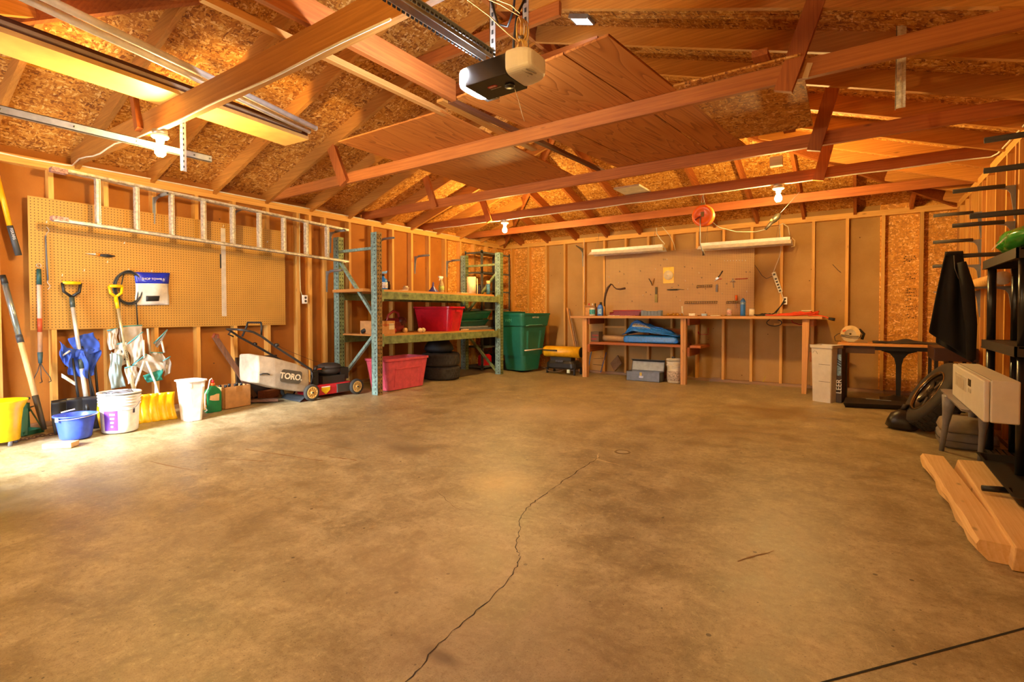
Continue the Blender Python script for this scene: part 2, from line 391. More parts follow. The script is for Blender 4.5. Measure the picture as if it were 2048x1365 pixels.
# right wall
g = G(); g.box((X1+0.089, YF-0.1, 0.0), (X1+0.101, 0.1, 2.62)); wr = obj('wall_right', g, fiber(), kind='structure')
for n in range(23):
    y = -0.22-0.4064*n
    g = G(); g.box((X1, y-0.038, 0.038), (X1+0.089, y, HP)); obj('stud', g, wood('stud', 'z'), wr)
for y in (-0.05, -0.9, -1.62, -2.95):
    g = G(); g.box((X1, y-0.038, 0.038), (X1+0.089, y, HP)); obj('stud', g, wood('plank', 'z'), wr)
g = G(); g.box((X1, YF, HP), (X1+0.089, 0.0, HP+0.038)); g.box((X1, YF, HP+0.0385), (X1+0.089, 0.0, HP+0.0765)); obj('top_plate', g, wood('stud', 'y'), wr)
g = G(); g.box((X1, YF, 0.0), (X1+0.089, 0.0, 0.04)); obj('bottom_plate', g, wood('old', 'y'), wr)
# front wall with its overhead door, behind the camera
DX0, DX1 = 0.86, 1.86
g = G(); g.box((-0.1, YF-0.1, 0.0), (DX0, YF, 2.62)); g.box((DX1, YF-0.1, 0.0), (1.95, YF, 2.62)); g.box((DX0, YF-0.1, 2.05), (DX1, YF, 2.62)); g.box((6.85, YF-0.1, 0.0), (X1+0.1, YF, 2.62)); g.box((1.95, YF-0.1, 2.13), (6.85, YF, 2.62))
obj('wall_front', g, fiber(), kind='structure')
# the open side door in the front wall lets the daylight in
g = G(); g.box((DX0-0.02, YF-0.12, 0.0), (DX0, YF+0.01, 2.05)); g.box((DX1, YF-0.12, 0.0), (DX1+0.02, YF+0.01, 2.05)); g.box((DX0, YF-0.12, 2.03), (DX1, YF+0.01, 2.05))
d1 = obj('door_1', g, plain('#d9d4c4', 0.5), kind='structure')
g = G(); g.box((DX1-0.045, YF+0.012, 0.06), (DX1-0.005, YF+0.88, 2.02)); obj('added_door_leaf', g, plain('#d9d4c4', 0.5), d1)  # unseen leaf, added to block daylight and sharpen the patch's right edge
g = G(); g.cyl((DX1-0.10, YF+0.80, 1.0), (DX1-0.045, YF+0.80, 1.0), 0.025); obj('door_handle', g, BRASS, d1)
g = G()
for k in range(4): g.box((1.95, YF-0.07, 0.0+k*0.533), (6.85, YF-0.03, 0.53+k*0.533))
obj('door_2', g, plain('#d8d4cc', 0.5), kind='structure')
# ------------------------------------------------------------------ roof: hipped OSB deck with rafters
ZS = 2.60
def rz_(x): return ZS+x/3
E0 = 0.3
A, B, Cc, D = (-E0, E0), (X1+E0, E0), (X1+E0, YF-E0), (-E0, YF-E0)
HX = X1/2; R1 = (HX, -HX); R2 = (HX, YF+HX)
zt = rz_(HX); ze = rz_(-E0)
g = G()
def tri(*P):
    a = [g.v(p) for p in P]; g.f(a)
# left slope with a small roof vent hole is kept whole; the vent sits in the right slope
tri((A[0], A[1], ze), (D[0], D[1], ze), (R2[0], R2[1], zt), (R1[0], R1[1], zt))
tri((A[0], A[1], ze), (R1[0], R1[1], zt), (B[0], B[1], ze))
tri((D[0], D[1], ze), (Cc[0], Cc[1], ze), (R2[0], R2[1], zt))
# right slope: split around the vent opening
vy0, vy1, vx0, vx1 = -4.67, -4.55, 4.00, 4.17
def rs(x, y): return (x, y, rz_(X1-x))
tri(rs(HX, R1[1]), rs(HX, vy1), rs(B[0], vy1), rs(B[0], B[1]))
tri(rs(HX, vy1), rs(HX, vy0), rs(vx0, vy0), rs(vx0, vy1))
tri(rs(vx1, vy1), rs(vx1, vy0), rs(B[0], vy0), rs(B[0], vy1))
tri(rs(HX, vy0), rs(HX, R2[1]), rs(Cc[0], Cc[1]), rs(B[0], vy0))
ceil = obj('ceiling', g, osb(), kind='structure', thick=0.012)
g = G()
for (p, q) in (((vx0, vy0), (vx1, vy0)), ((vx1, vy0), (vx1, vy1)), ((vx1, vy1), (vx0, vy1)), ((vx0, vy1), (vx0, vy0))):
    g.bar(rs(*p), rs(*q), 0.012, 0.07)
obj('roof_vent', g, GALV, ceil)
def zr(x): return 2.45+x/3+0.075
for k in range(15):
    y = -0.16-0.61*k
    if y < YF+0.1: break
    reach = min(HX, -y, y-YF)
    if reach < 0.1: continue
    for side in (0, 1):
        g = G()
        p0 = (-0.25, y, zr(-0.25)); p1 = (reach-0.02, y, zr(reach-0.02))
        if side: p0 = (X1-p0[0], y, p0[2]); p1 = (X1-p1[0], y, p1[2])
        g.bar(p0, p1, 0.038, 0.14); obj('rafter', g, wood('raft', 'x'), ceil)
for y0, sg in ((0.0, -1), (YF, 1)):
    for k in range(11):
        x = 0.42+0.615*k
        reach = min(x, X1-x)
        if abs(x-HX) < 0.2 or x > X1-0.2: continue
        g = G(); g.bar((x, y0-sg*0.25, zr(-0.25)), (x, y0+sg*(reach-0.02), zr(reach-0.02)), 0.038, 0.14); obj('rafter', g, wood('fir' if y0 == 0 else 'raft', 'y'), ceil)
for cx, cy in ((0.0, 0.0), (X1, 0.0), (0.0, YF), (X1, YF)):
    e = R1 if cy == 0 else R2
    g = G(); a = V((cx, cy, 2.44+0.075)); b = V((e[0], e[1], 2.44+0.075+HX/3)); d = (b-a); g.bar(a-d*0.06, b, 0.038, 0.17); obj('hip_rafter', g, wood('fir', 'x'), ceil)
g = G(); g.box((HX-0.019, R2[1], 3.62), (HX+0.019, R1[1], 3.765)); obj('ridge_board', g, wood('fir', 'y'), ceil)
for x0, x1, yy in ((2.45, 4.14, -5.08), (2.55, 4.17, -4.47), (2.5, 4.1, -3.86)):
    g = G(); g.box((x0, yy-0.019, 3.35), (x1, yy+0.019, 3.455)); obj('collar_tie', g, wood('fir', 'x'), ceil)
# ceiling beams (the ties that cross the garage)
BEAM = [(-6.865, 'foremost ceiling beam, a white cable stapled along its lower edge', 'raft'), (-4.985, 'ceiling beam under the front edges of the two plywood sheets', 'fir2'), (-3.52, 'knotty greyish ceiling beam, third from the back wall', 'fir'),
        (-2.31, 'ceiling beam that carries the two rear light bulbs', 'fir'), (-1.15, 'ceiling beam nearest the back wall', 'fir'), (-8.09, 'ceiling beam closest to the overhead garage door', 'fir')]
beams = []
for y, lab, tn in BEAM:
    g = G()
    if y == -6.865:      # the foremost beam is deeper and sags a little
        rings = []
        for k in range(13):
            x = -0.05+(X1+0.1)*k/12; s_ = 0.075*math.sin(PI*k/12); rings.append([(x, y-0.038, 2.4835-s_), (x, y, 2.4835-s_), (x, y, 2.652-s_), (x, y-0.038, 2.652-s_)])
        g.loft(rings)
    else: g.box((-0.05, y-0.038, 2.4835), (X1+0.05, y, 2.592))
    b = obj('ceiling_beam', g, wood(tn, 'x'), label=lab, cat='beam', kind='structure', group='ceiling beams'); beams.append(b)
for (i, t, bt, w) in ((0, (1.475, 2.80), (1.575, 2.478), 0.06), (1, (1.30, 2.90), (1.51, 2.478), 0.12), (2, (1.27, 2.90), (1.44, 2.478), 0.09), (3, (1.25, 2.90), (1.42, 2.478), 0.09),
                      (1, (5.83, 2.97), (5.64, 2.42), 0.10), (2, (5.84, 2.97), (5.70, 2.44), 0.10), (3, (5.78, 2.97), (5.66, 2.46), 0.10)):
    y = BEAM[i][0]-0.038
    g = G(); g.bar((t[0], y-0.02, t[1]), (bt[0], y-0.02, bt[1]), 0.038, w, (1, 0, 0)); obj('web_brace', g, wood('fir', 'z'), beams[i])
# outside ground seen and lit through the side door
g = G(); g.box((-25, -40, -0.2), (30, YF-0.101, -0.02)); obj('ground', g, plain('#b9b6ae', 0.8), kind='structure')
# grade stamps on the flake board and a chalk line under the roof deck
random.seed(41)
def stamp(x, z0, z1, w):
    g = G(); z = z0
    while z < z1:
        q = x
        if random.random() < 0.78:
            while q < x+w:
                l = random.uniform(0.006, 0.02)
                if random.random() < 0.7: g.box((q, 0.0882, z), (min(q+l, x+w), 0.0893, z+random.uniform(0.006, 0.014)))
                q += l+0.006
        z += 0.022
    obj('grade_stamp', g, plain('#4a3010', 0.8), wb, clean=False)
stamp(6.52, 1.25, 1.42, 0.12); stamp(6.52, 1.52, 1.62, 0.12); stamp(6.50, 1.75, 1.84, 0.13); stamp(6.53, 1.02, 1.18, 0.12)
stamp(0.24, 1.20, 1.28, 0.12); stamp(0.24, 1.42, 1.48, 0.12)
g = G(); zc = lambda x: rz_(x)-0.008
pts = [(0.95, -8.3), (0.98, -7.9), (1.0, -7.5), (1.02, -7.1), (1.03, -6.75)]
g.tube([(x, y, zc(x)) for x, y in pts], 0.004, 5); obj('chalk_line', g, plain('#e0a818', 0.8), ceil)
# ------------------------------------------------------------------ left wall things
YEL = plain('#f2c400', 0.35); BLUE = plain('#3a56c8', 0.35); BLUEF = plain('#2c4fb4', 0.75); TEAL = plain('#4f9ea6', 0.7); GREYF = plain('#b9b0a4', 0.8); TUBW = plain('#d9d8cc', 0.35)
GRN = plain('#0f7a45', 0.35); DGRN = plain('#1d5a3a', 0.5); WOODH = wood('pale', 'z'); SILV = plain('#c9cdd2', 0.3, 0.85); PURP = plain('#6a35a8', 0.5)
g = G(); g.box((0.0005, -7.22, 0.957), (0.007, -4.812, 2.14))
obj('pegboard', g, pegb('y', 'z', '#bb8a3a'), label='wide tan pegboard on the side wall beneath the ladder', cat='pegboard', group='pegboards')
# wall brackets with foam sleeves
def bracket(x, y, z, sd, lab, L=0.31, foam=0.24, grp='shelf brackets on the walls', drop=0.28):
    t = thing('wall_bracket', (x, y, z), lab, 'bracket', grp)
    g = G(); s = sd
    P = [(0, -drop), (s*0.006, -drop), (s*0.03, -0.06), (s*0.05, -0.028), (s*0.10, -0.015), (s*L, -0.006), (s*L, 0.004), (0, 0.004)]
    if s < 0: P = P[::-1]
    g.loft([[(a, yy, b) for a, b in P] for yy in (-0.006, 0.006)]); g.box((min(0, s*0.004), -0.014, -drop), (max(0, s*0.004), 0.014, 0.005))
    obj('bracket_arm', g, GRYM, t)
    if foam:
        g = G(); g.tube([(s*(L+0.012-foam), 0, 0.002), (s*(L+0.004-foam/2), 0, 0.004), (s*(L+0.012), 0, 0.002)], 0.0175, 12)
        g.mi = 1; g.cyl((s*(L+0.0125), 0, 0.002), (s*(L+0.0135), 0, 0.002), 0.008, n=10)
        obj('foam_sleeve', g, [FOAM if sd < 0 else plain('#77787c', 0.8), BLK], t)
    return t
LB = [(-6.25, 2.30, 0.18, 'grey bracket with foam sleeve in front of the ladder rungs'), (-5.44, 2.295, 0, 'bare silver bracket arm poking over the upper ladder rail'),
      (-4.2, 1.675, 0.24, 'dark foam sleeved bracket just below the far ladder end'), (-4.14, 2.215, 0.2, 'grey sleeved bracket under the far end of the upper ladder rail'),
      (-3.27, 2.22, 0.24, 'grey sleeved bracket beside the top of the front rack post'), (-2.53, 2.03, 0.24, 'sleeved bracket on the stud left of the funnel and spray bottle'),
      (-1.755, 2.02, 0.2, 'sleeved bracket on the stud above the spray bottle')]
for y, z, fo, lab in LB: bracket(0.0, y, z, 1, lab, 0.31, fo)
# ladder
LX = 0.25
def lz(y, up): t = (y+7.11)/3.07; return (2.352-0.13*t) if up else (1.932-0.113*t)
t = thing('ladder', (LX, -5.5, 1.9), 'paint spattered aluminium ladder hung sideways on the wall', 'ladder', world=True)
ALU = plain('#c9c2b4', 0.45, 0.55, var=0.3, vs=30)
for up in (0, 1):
    g = G(); y0, y1 = -7.11, -4.045; zz = [(y, lz(y, up)) for y in (y0, y1)]
    for dz, th in ((0.0, 0.006),): g.bar((LX, y0, zz[0][1]), (LX, y1, zz[1][1]), 0.07, 0.006)
    for dx in (-0.032, 0.032): g.bar((LX+dx, y0, zz[0][1]+(0.012 if up else -0.012)), (LX+dx, y1, zz[1][1]+(0.012 if up else -0.012)), 0.006, 0.026)
    o = obj('rail', g, ALU, t)
    g = G(); g.bar((LX, y0-0.012, zz[0][1]), (LX, y0+0.10, zz[0][1]-0.004), 0.078, 0.036); obj('foot', g, plain('#b98a80', 0.6, var=0.5, vs=60), t, label='rusty pink painted end cap')
for k in range(9):
    y = -6.794+0.3035*k
    g = G(); g.rbox((LX, y, (lz(y, 0)+lz(y, 1))/2), (0.06, 0.032, lz(y, 1)-lz(y, 0))); g.mi = 1
    g.rbox((LX+0.031, y+0.006, (lz(y, 0)+lz(y, 1))/2), (0.004, 0.006, lz(y, 1)-lz(y, 0)-0.02))
    obj('rung', g, [plain('#d8d3c8', 0.4, 0.4, var=0.3, vs=40), plain('#9c8450', 0.5)], t)
# bungee, pruners, cultivator, yardstick, hose loop, bag
def hang(name, g, m, lab, cat, grp=None): return obj(name, g, m, label=lab, cat=cat, group=grp)
t = thing('bungee_cord', (0.03, -7.10, 1.33), 'grey bungee cord hanging beside the ladder end', 'cord', world=True)
g = G(); g.tube([(0.03, -7.11, 1.80), (0.03, -7.107, 1.62), (0.035, -7.104, 1.5), (0.03, -7.10, 1.40)], 0.006); obj('elastic', g, plain('#5b5f6c', 0.7), t)
for z0, s in ((1.80, 1), (1.40, -1)):
    g = G(); g.tube([(0.03, -7.105, z0)]+[(0.03, -7.105+0.018*math.sin(a*0.6), z0+s*(0.02+0.012*a)) for a in range(6)], 0.0025, 6); obj('hook', g, STEEL, t)
t = thing('pruning_shears', (0.02, -6.76, 1.66), 'small orange and black pruning shears on the left pegboard', 'shears', world=True)
g = G(); g.tube([(0.025, -6.72, 1.665), (0.025, -6.66, 1.668), (0.025, -6.60, 1.664)], [0.008, 0.012, 0.006]); g.tube([(0.025, -6.72, 1.66), (0.025, -6.66, 1.656), (0.025, -6.62, 1.655)], [0.006, 0.010, 0.006]); obj('handle', g, BLK, t)
g = G(); g.tube([(0.025, -6.75, 1.67), (0.025, -6.72, 1.664)], 0.011); obj('grip_band', g, plain('#e08020', 0.5), t)
g = G(); g.prism([(-6.83, 1.668), (-6.75, 1.662), (-6.75, 1.676)], 0.022, 0.026)
g = G(); g.loft([[(x, -6.83, 1.668), (x, -6.75, 1.660), (x, -6.75, 1.678)] for x in (0.022, 0.027)]); obj('blade', g, STEEL, t)
t = thing('hand_cultivator', (0.03, -7.16, 0.5), 'pink handled hand cultivator with three bent tines on the pegboard', 'cultivator', world=True)
g = G(); g.tube([(0.03, -7.16, 1.50), (0.03, -7.161, 1.36)], [0.016, 0.019]); obj('grip', g, plain('#1f4a48', 0.5), t)
g = G(); g.tube([(0.03, -7.161, 1.36), (0.035, -7.163, 1.0)], 0.0165); obj('shaft', g, plain('#e0aa98', 0.5), t)
g = G(); g.tube([(0.035, -7.163, 1.06), (0.036, -7.164, 0.94)], 0.0175); obj('band', g, plain('#c4502c', 0.5), t)
g = G(); g.tube([(0.036, -7.163, 1.0), (0.037, -7.165, 0.76)], 0.0165); obj('lower_shaft', g, plain('#c9a488', 0.5), t)
g = G(); g.tube([(0.037, -7.165, 0.76), (0.038, -7.166, 0.66)], [0.02, 0.014]); obj('ferrule', g, plain('#3f5c62', 0.5), t)
for dy in (-0.05, 0.0, 0.06):
    g = G(); g.tube([(0.038, -7.166, 0.67), (0.05, -7.166+dy*0.4, 0.60), (0.06, -7.166+dy, 0.53), (0.10, -7.17+dy, 0.50), (0.12, -7.19+dy, 0.495)], 0.004, 6); obj('tine', g, plain('#4a4a48', 0.5, 0.5), t)
g = G(); g.tube([(0.012, -7.16, 1.52+0.01*k) for k in range(2)], 0.004, 6); g.tube(arc((0.03, -7.16, 1.53), 0.016, 0, 360, 12, 'yz'), 0.003, 6); obj('hanging_ring', g, STEEL, t)
t = thing('yardstick', (0.012, -5.565, 1.07), 'pale metal yardstick hanging on the left pegboard below the ladder', 'ruler', world=True)
g = G(); g.box((0.0075, -5.592, 1.07), (0.012, -5.542, 2.08)); obj('blade', g, plain('#c7beb0', 0.5, 0.3), t)
g = G(); g.box((0.0075, -5.607, 1.62), (0.012, -5.592, 1.78)); obj('lettering_strip', g, BLK, t)
t = thing('coiled_cord', (0.02, -6.5, 0.97), 'loop of dark cord hung on the pegboard left of the wipes bag', 'cord', world=True)
g = G()
for k, (ry, rz_2, x) in enumerate(((0.125, 0.16, 0.02), (0.115, 0.15, 0.03), (0.12, 0.168, 0.038))):
    g.tube([(x, -6.49+ry*math.sin(a*PI/16)*(1 if k < 2 else 0.92), 1.36+rz_2*math.cos(a*PI/16)) for a in range(32)], 0.007, 6, True)
obj('loops', g, plain('#2c3136', 0.5), t)
g = G(); g.tube([(0.025, -6.44, 1.50), (0.03, -6.41, 1.35), (0.028, -6.43, 1.2), (0.025, -6.42, 0.98)], 0.006, 6); g.tube([(0.03, -6.53, 1.5), (0.03, -6.57, 1.3), (0.03, -6.57, 0.98)], 0.006, 6); obj('tail', g, plain('#2c3136', 0.5), t)
t = thing('plastic_bag', (0.03, -6.28, 1.18), 'blue topped clear bag of white cloths hanging on the left pegboard', 'bag', world=True)
g = G()
def bagf(u, v):
    y = -6.445+0.32*u+0.02*math.sin(v*5)*(u-0.5); z = 1.52-0.335*v+0.01*u
    return (0.022+0.05*math.sin(PI*u)*math.sin(PI*min(1, v*1.05))**0.7+0.006*math.sin(9*u+4*v), y+(0.5-u)*0.10*math.sin(PI*min(1, v*1.3))*0.4, z)
g.grid(bagf, 14, 14); obj('bag_body', g, plain('#d8d4d0', 0.25), t, thick=0.004)
g = G(); g.grid(lambda u, v: tuple(V(bagf(u, v*0.34))+V((0.004, 0, 0))), 14, 6); obj('printed_header', g, plain('#1c2fc0', 0.25), t, thick=0.002)
g = G(); g.grid(lambda u, v: tuple(V(bagf(0.28+u*0.38, 0.72+v*0.16))+V((0.005, 0, 0))), 6, 4); obj('window', g, BLK, t, thick=0.002)
text('SHOP TOWELS', 0.03, frame((0, 1, 0.02), (0, 0, 1), (0.062, -6.29, 1.455)), WHTP, t)
# long-handled things by the door
t = thing('loppers', (0.03, -7.3, 1.6), 'yellow tube handle with black grip hanging near the side door', 'loppers', world=True)
g = G(); g.tube([(-0.01, -7.405, 2.28), (0.0, -7.335, 1.86)], 0.019); obj('handle', g, plain('#e5a512', 0.35), t)
g = G(); g.tube([(0.0, -7.335, 1.86), (0.005, -7.284, 1.61)], [0.022, 0.024]); obj('grip', g, DKG, t)
text('FISKARS', 0.028, frame((0.005, 0.051, -0.25), (0.4, 0.9, 0.1), (0.026, -7.322, 1.79)), plain('#b9b9b9', 0.5), t)
t = thing('garden_tool', (0.3, -7.25, 0.1), 'dark grip silver and wood shaft tool leaning beside the yellow bucket', 'shovel', world=True)
A0, A1 = V((0.02, -7.39, 1.43)), V((0.30, -7.225, 0.21))
L = lambda k: tuple(A0+(A1-A0)*k)
g = G(); g.tube([L(0), L(0.06)], [0.02, 0.024]); obj('end_cap', g, BLK, t)
g = G(); g.tube([L(0.06), L(0.42)], 0.0215); obj('grip', g, plain('#9fb0b4', 0.25, 0.8), t)
g = G(); g.tube([L(0.42), L(0.47)], 0.024); obj('collar', g, DKG, t)
g = G(); g.tube([L(0.47), L(0.86)], 0.0205); obj('shaft', g, WOODH, t)
g = G(); g.tube([L(0.84), L(1.0), L(1.08)], [0.023, 0.02, 0.018]); obj('socket', g, plain('#4a4232', 0.5, 0.4), t)
# snow shovels
def dgrip(c, w, h, m1, m2, t, nm):
    # D grip: c is the fork point
    g = G(); g.tube([c, (c[0], c[1], c[2]+h*0.35)], 0.016)
    for s in (-1, 1): g.tube([(c[0], c[1], c[2]+h*0.3), (c[0], c[1]+s*w*0.42, c[2]+h*0.55), (c[0], c[1]+s*w*0.5, c[2]+h)], 0.013)
    obj('grip_fork', g, m1, t)
    g = G(); g.tube([(c[0], c[1]-w*0.5, c[2]+h), (c[0], c[1]+w*0.5, c[2]+h)], 0.016); obj('grip_bar', g, m2, t)
t = thing('snow_shovel', (0.35, -7.0, 0.06), 'black bladed snow shovel with silver shaft and black grip', 'shovel', world=True, group='snow shovels')
dgrip((0.065, -6.945, 1.20), 0.13, 0.185, BLK, YEL, t, '')
g = G(); g.tube([(0.065, -6.945, 1.25), (0.085, -6.945, 1.16)], 0.02); obj('collar', g, plain('#3d4a46', 0.4), t)
g = G(); g.tube([(0.165, -6.92, 0.70), (0.18, -6.915, 0.60)], 0.0195); obj('collar', g, plain('#3d4a46', 0.4), t)
g = G(); g.tube([(0.084, -6.945, 1.17), (0.165, -6.92, 0.70)], 0.0165); g.tube([(0.178, -6.915, 0.61), (0.235, -6.895, 0.26)], 0.0185); obj('shaft', g, plain('#d5d6cf', 0.3, 0.5), t)
def blade(yc, w, zb, zt, x0, lean, ribs, curl):
    g = G()
    def f(u, v):
        y = yc-w/2+w*u; z = zb+(zt-zb)*v
        x = x0-lean*v+curl*math.sin(PI*v)*-1+(0.020 if ribs > 5 else 0.010)*abs(math.sin(ribs*PI*u))+0.05*(2*u-1)**2
        return (x, y, z)
    g.grid(f, 72, 8); return g
obj('blade', blade(-6.99, 0.335, 0.063, 0.35, 0.315, 0.07, 3, 0.035), plain('#1d1d22', 0.3), t, thick=0.006)
g = G(); g.tube([(0.235, -6.895, 0.30), (0.27, -6.905, 0.19)], [0.025, 0.016]); obj('socket', g, BLK, t)
t = thing('snow_shovel', (0.4, -6.45, 0.05), 'yellow ribbed snow shovel with yellow grip behind the white bucket', 'shovel', world=True, group='snow shovels')
dgrip((0.065, -6.61, 1.22), 0.105, 0.15, YEL, YEL, t, '')
g = G(); g.tube([(0.065, -6.61, 1.25), (0.086, -6.602, 1.15)], 0.017); obj('collar', g, YEL, t)
g = G(); g.tube([(0.085, -6.603, 1.16), (0.165, -6.575, 0.75)], 0.014); g.tube([(0.16, -6.577, 0.78), (0.28, -6.535, 0.27)], 0.0155); obj('shaft', g, plain('#cfc49c', 0.3, 0.6), t)
text('GARANT', 0.026, frame((-0.1, -0.03, 0.62), (0.3, -0.95, 0), (0.198, -6.572, 0.70)), BLK, t)
obj('blade', blade(-6.56, 0.62, 0.06, 0.325, 0.42, 0.05, 9, 0.05), YEL, t, thick=0.006)
g = G(); g.tube([(0.27, -6.54, 0.32), (0.34, -6.53, 0.2)], [0.022, 0.014]); obj('socket', g, YEL, t)
# folded camp chairs
def rumple(pts, amp, seed, nu=18, nv=14):
    # rumpled cloth between four corner points
    random.seed(seed); ph = [random.uniform(0, 6) for _ in range(8)]
    a, b, c, d = [V(p) for p in pts]
    n = (b-a).cross(d-a).normalized()
    def f(u, v):
        p = a*(1-u)*(1-v)+b*u*(1-v)+c*u*v+d*(1-u)*v
        k = math.sin(6*u+ph[0]+3*v)*0.5+math.sin(11*v+ph[1]-4*u)*0.3+math.sin(15*u+9*v+ph[2])*0.2+math.sin(23*u-7*v+ph[3])*0.12
        e = 1-abs(2*u-1)**4
        return p+n*amp*k+V((0, 1, 0))*amp*0.4*math.sin(7*v+ph[4])*(1-e)
    g = G(); g.grid(f, nu, nv); return g
t = thing('camp_chair', (0.15, -6.9, 0.08), 'folded blue fabric camp chair leaning behind the black shovel', 'chair', world=True, group='folded camp chairs')
obj('cloth', rumple([(0.10, -6.985, 0.88), (0.12, -6.80, 0.93), (0.14, -6.755, 0.75), (0.18, -6.95, 0.70)], 0.022, 3), BLUEF, t, thick=0.004, sub=1)
obj('cloth', rumple([(0.16, -7.02, 0.80), (0.19, -6.89, 0.76), (0.19, -6.86, 0.50), (0.17, -7.00, 0.55)], 0.03, 5), BLUEF, t, thick=0.004, sub=1)
obj('cloth', rumple([(0.14, -6.90, 0.78), (0.14, -6.755, 0.76), (0.16, -6.83, 0.53), (0.18, -6.90, 0.50)], 0.035, 9), BLUEF, t, thick=0.004, sub=1)
obj('cloth', rumple([(0.18, -7.07, 0.86), (0.2, -7.0, 0.78), (0.2, -7.0, 0.60), (0.2, -7.06, 0.68)], 0.03, 12), BLUEF, t, thick=0.004, sub=1)
g = G(); g.grid(lambda u, v: (0.19+0.01*math.sin(6*u), -7.06+0.10*u, 0.57-0.09*u-0.035*v), 5, 3); obj('tag', g, WHT, t, thick=0.003)
for a, b in (((0.15, -6.98, 0.78), (0.22, -6.93, 0.1)), ((0.12, -6.86, 0.72), (0.2, -6.83, 0.085)), ((0.14, -6.90, 0.8), (0.24, -6.80, 0.09)), ((0.11, -6.80, 0.7), (0.15, -6.78, 0.09))):
    g = G(); g.tube([a, b], 0.0105); obj('leg', g, BLK, t)
g = G(); g.tube([(0.19, -7.06, 0.72), (0.2, -7.0, 0.77)], 0.008); obj('strut', g, TUBW, t)
t = thing('camp_chair', (0.2, -6.45, 0.07), 'folded grey and teal camp chair leaning behind the yellow shovel', 'chair', world=True, group='folded camp chairs')
def trimmed(pts, amp, seed, edge=TEAL, m=GREYF):
    obj('cloth', rumple(pts, amp, seed), m, t, thick=0.004, sub=1)
    g = G(); a, b, c, d = [V(p) for p in pts]
    g.tube([a, a.lerp(b, 0.5)+V((0.004, 0, 0)), b], 0.006, 6); obj('piping', g, edge, t)
trimmed([(0.10, -6.60, 0.975), (0.09, -6.405, 0.985), (0.12, -6.41, 0.76), (0.12, -6.60, 0.74)], 0.012, 21)
trimmed([(0.15, -6.71, 0.94), (0.14, -6.63, 0.96), (0.15, -6.62, 0.78), (0.16, -6.70, 0.75)], 0.015, 22)
trimmed([(0.16, -6.56, 0.80), (0.18, -6.43, 0.92), (0.2, -6.43, 0.70), (0.18, -6.53, 0.60)], 0.022, 23)
trimmed([(0.20, -6.53, 0.60), (0.2, -6.41, 0.70), (0.2, -6.21, 0.56), (0.22, -6.33, 0.46)], 0.02, 24)
trimmed([(0.16, -6.36, 0.71), (0.16, -6.25, 0.70), (0.17, -6.21, 0.52), (0.17, -6.32, 0.56)], 0.015, 25)
trimmed([(0.15, -6.33, 0.80), (0.14, -6.20, 0.935), (0.15, -6.22, 0.88), (0.16, -6.30, 0.75)], 0.008, 26, m=plain('#7e746a', 0.8))
trimmed([(0.14, -6.66, 0.80), (0.15, -6.56, 0.83), (0.17, -6.55, 0.62), (0.16, -6.65, 0.58)], 0.02, 31, m=plain('#c9c4bc', 0.8))
trimmed([(0.22, -6.60, 0.58), (0.22, -6.50, 0.60), (0.23, -6.48, 0.44), (0.23, -6.58, 0.42)], 0.015, 32)
trimmed([(0.21, -6.27, 0.62), (0.2, -6.20, 0.66), (0.21, -6.20, 0.50), (0.22, -6.26, 0.46)], 0.012, 33, m=plain('#8e8378', 0.8))
obj('cloth', rumple([(0.15, -6.62, 0.74), (0.15, -6.55, 0.76), (0.16, -6.55, 0.66), (0.16, -6.61, 0.64)], 0.012, 34), plain('#4a4640', 0.8), t, thick=0.004)
obj('cloth', rumple([(0.23, -6.46, 0.49), (0.22, -6.28, 0.54), (0.23, -6.29, 0.43), (0.24, -6.42, 0.42)], 0.012, 27), plain('#1f8076', 0.7), t, thick=0.004)
obj('cloth', rumple([(0.2, -6.70, 0.74), (0.2, -6.62, 0.70), (0.22, -6.60, 0.40), (0.22, -6.72, 0.39)], 0.02, 28), plain('#8fa6ac', 0.7), t, thick=0.004)
for p in ([(0.2, -6.435, 0.84), (0.2, -6.43, 0.66)], [(0.22, -6.44, 0.63), (0.25, -6.53, 0.39), (0.27, -6.56, 0.09)], [(0.22, -6.42, 0.63), (0.25, -6.36, 0.42), (0.27, -6.32, 0.23), (0.28, -6.29, 0.08)], [(0.16, -6.32, 0.55), (0.24, -6.35, 0.28), (0.26, -6.37, 0.08)],
          [(0.15, -6.26, 0.82), (0.16, -6.24, 0.70)], [(0.17, -6.69, 0.72), (0.2, -6.68, 0.45)], [(0.15, -6.69, 0.92), (0.15, -6.69, 0.76)], [(0.11, -6.365, 0.95), (0.13, -6.355, 0.69)]):
    g = G(); g.tube(p, 0.0105, 8); obj('tube_leg', g, TUBW, t)
# buckets
def bucket(name, c, r0, r1, h, m, lab, cat, n=32, lip=0.012, ribs=0, grp=None, sx=1.0):
    t = thing(name, c, lab, cat, grp)
    pr = [(0.001, 0.004), (r0*0.93, 0.004), (r0, 0.012)]
    pr += [(r0+(r1-r0)*k/6, 0.012+(h-0.012)*k/6) for k in range(1, 7)]
    pr += [(r1+lip, h-0.012), (r1+lip, h), (r1, h), (r1-0.004, h-0.004)] + [(r0+(r1-r0)*k/4-0.005, 0.016+(h-0.02)*k/4) for k in (3, 2, 1, 0)] + [(0.001, 0.016)]
    g = G(); g.lathe(pr, n=n, sx=sx); obj('body', g, m, t)
    for k in range(ribs):
        g = G(); z = h-0.03-0.026*k; r = r0+(r1-r0)*z/h
        g.lathe([(r, z-0.006), (r+0.009, z-0.005), (r+0.009, z+0.005), (r, z+0.006)], n=n); obj('rim_band', g, m, t)
    return t
z = fz(0.62)
t = bucket('bucket', (0.60, -7.075, fz(0.60)), 0.105, 0.135, 0.205, BLUE, 'round blue plastic bucket in front of the black shovel', 'bucket', lip=0.013)
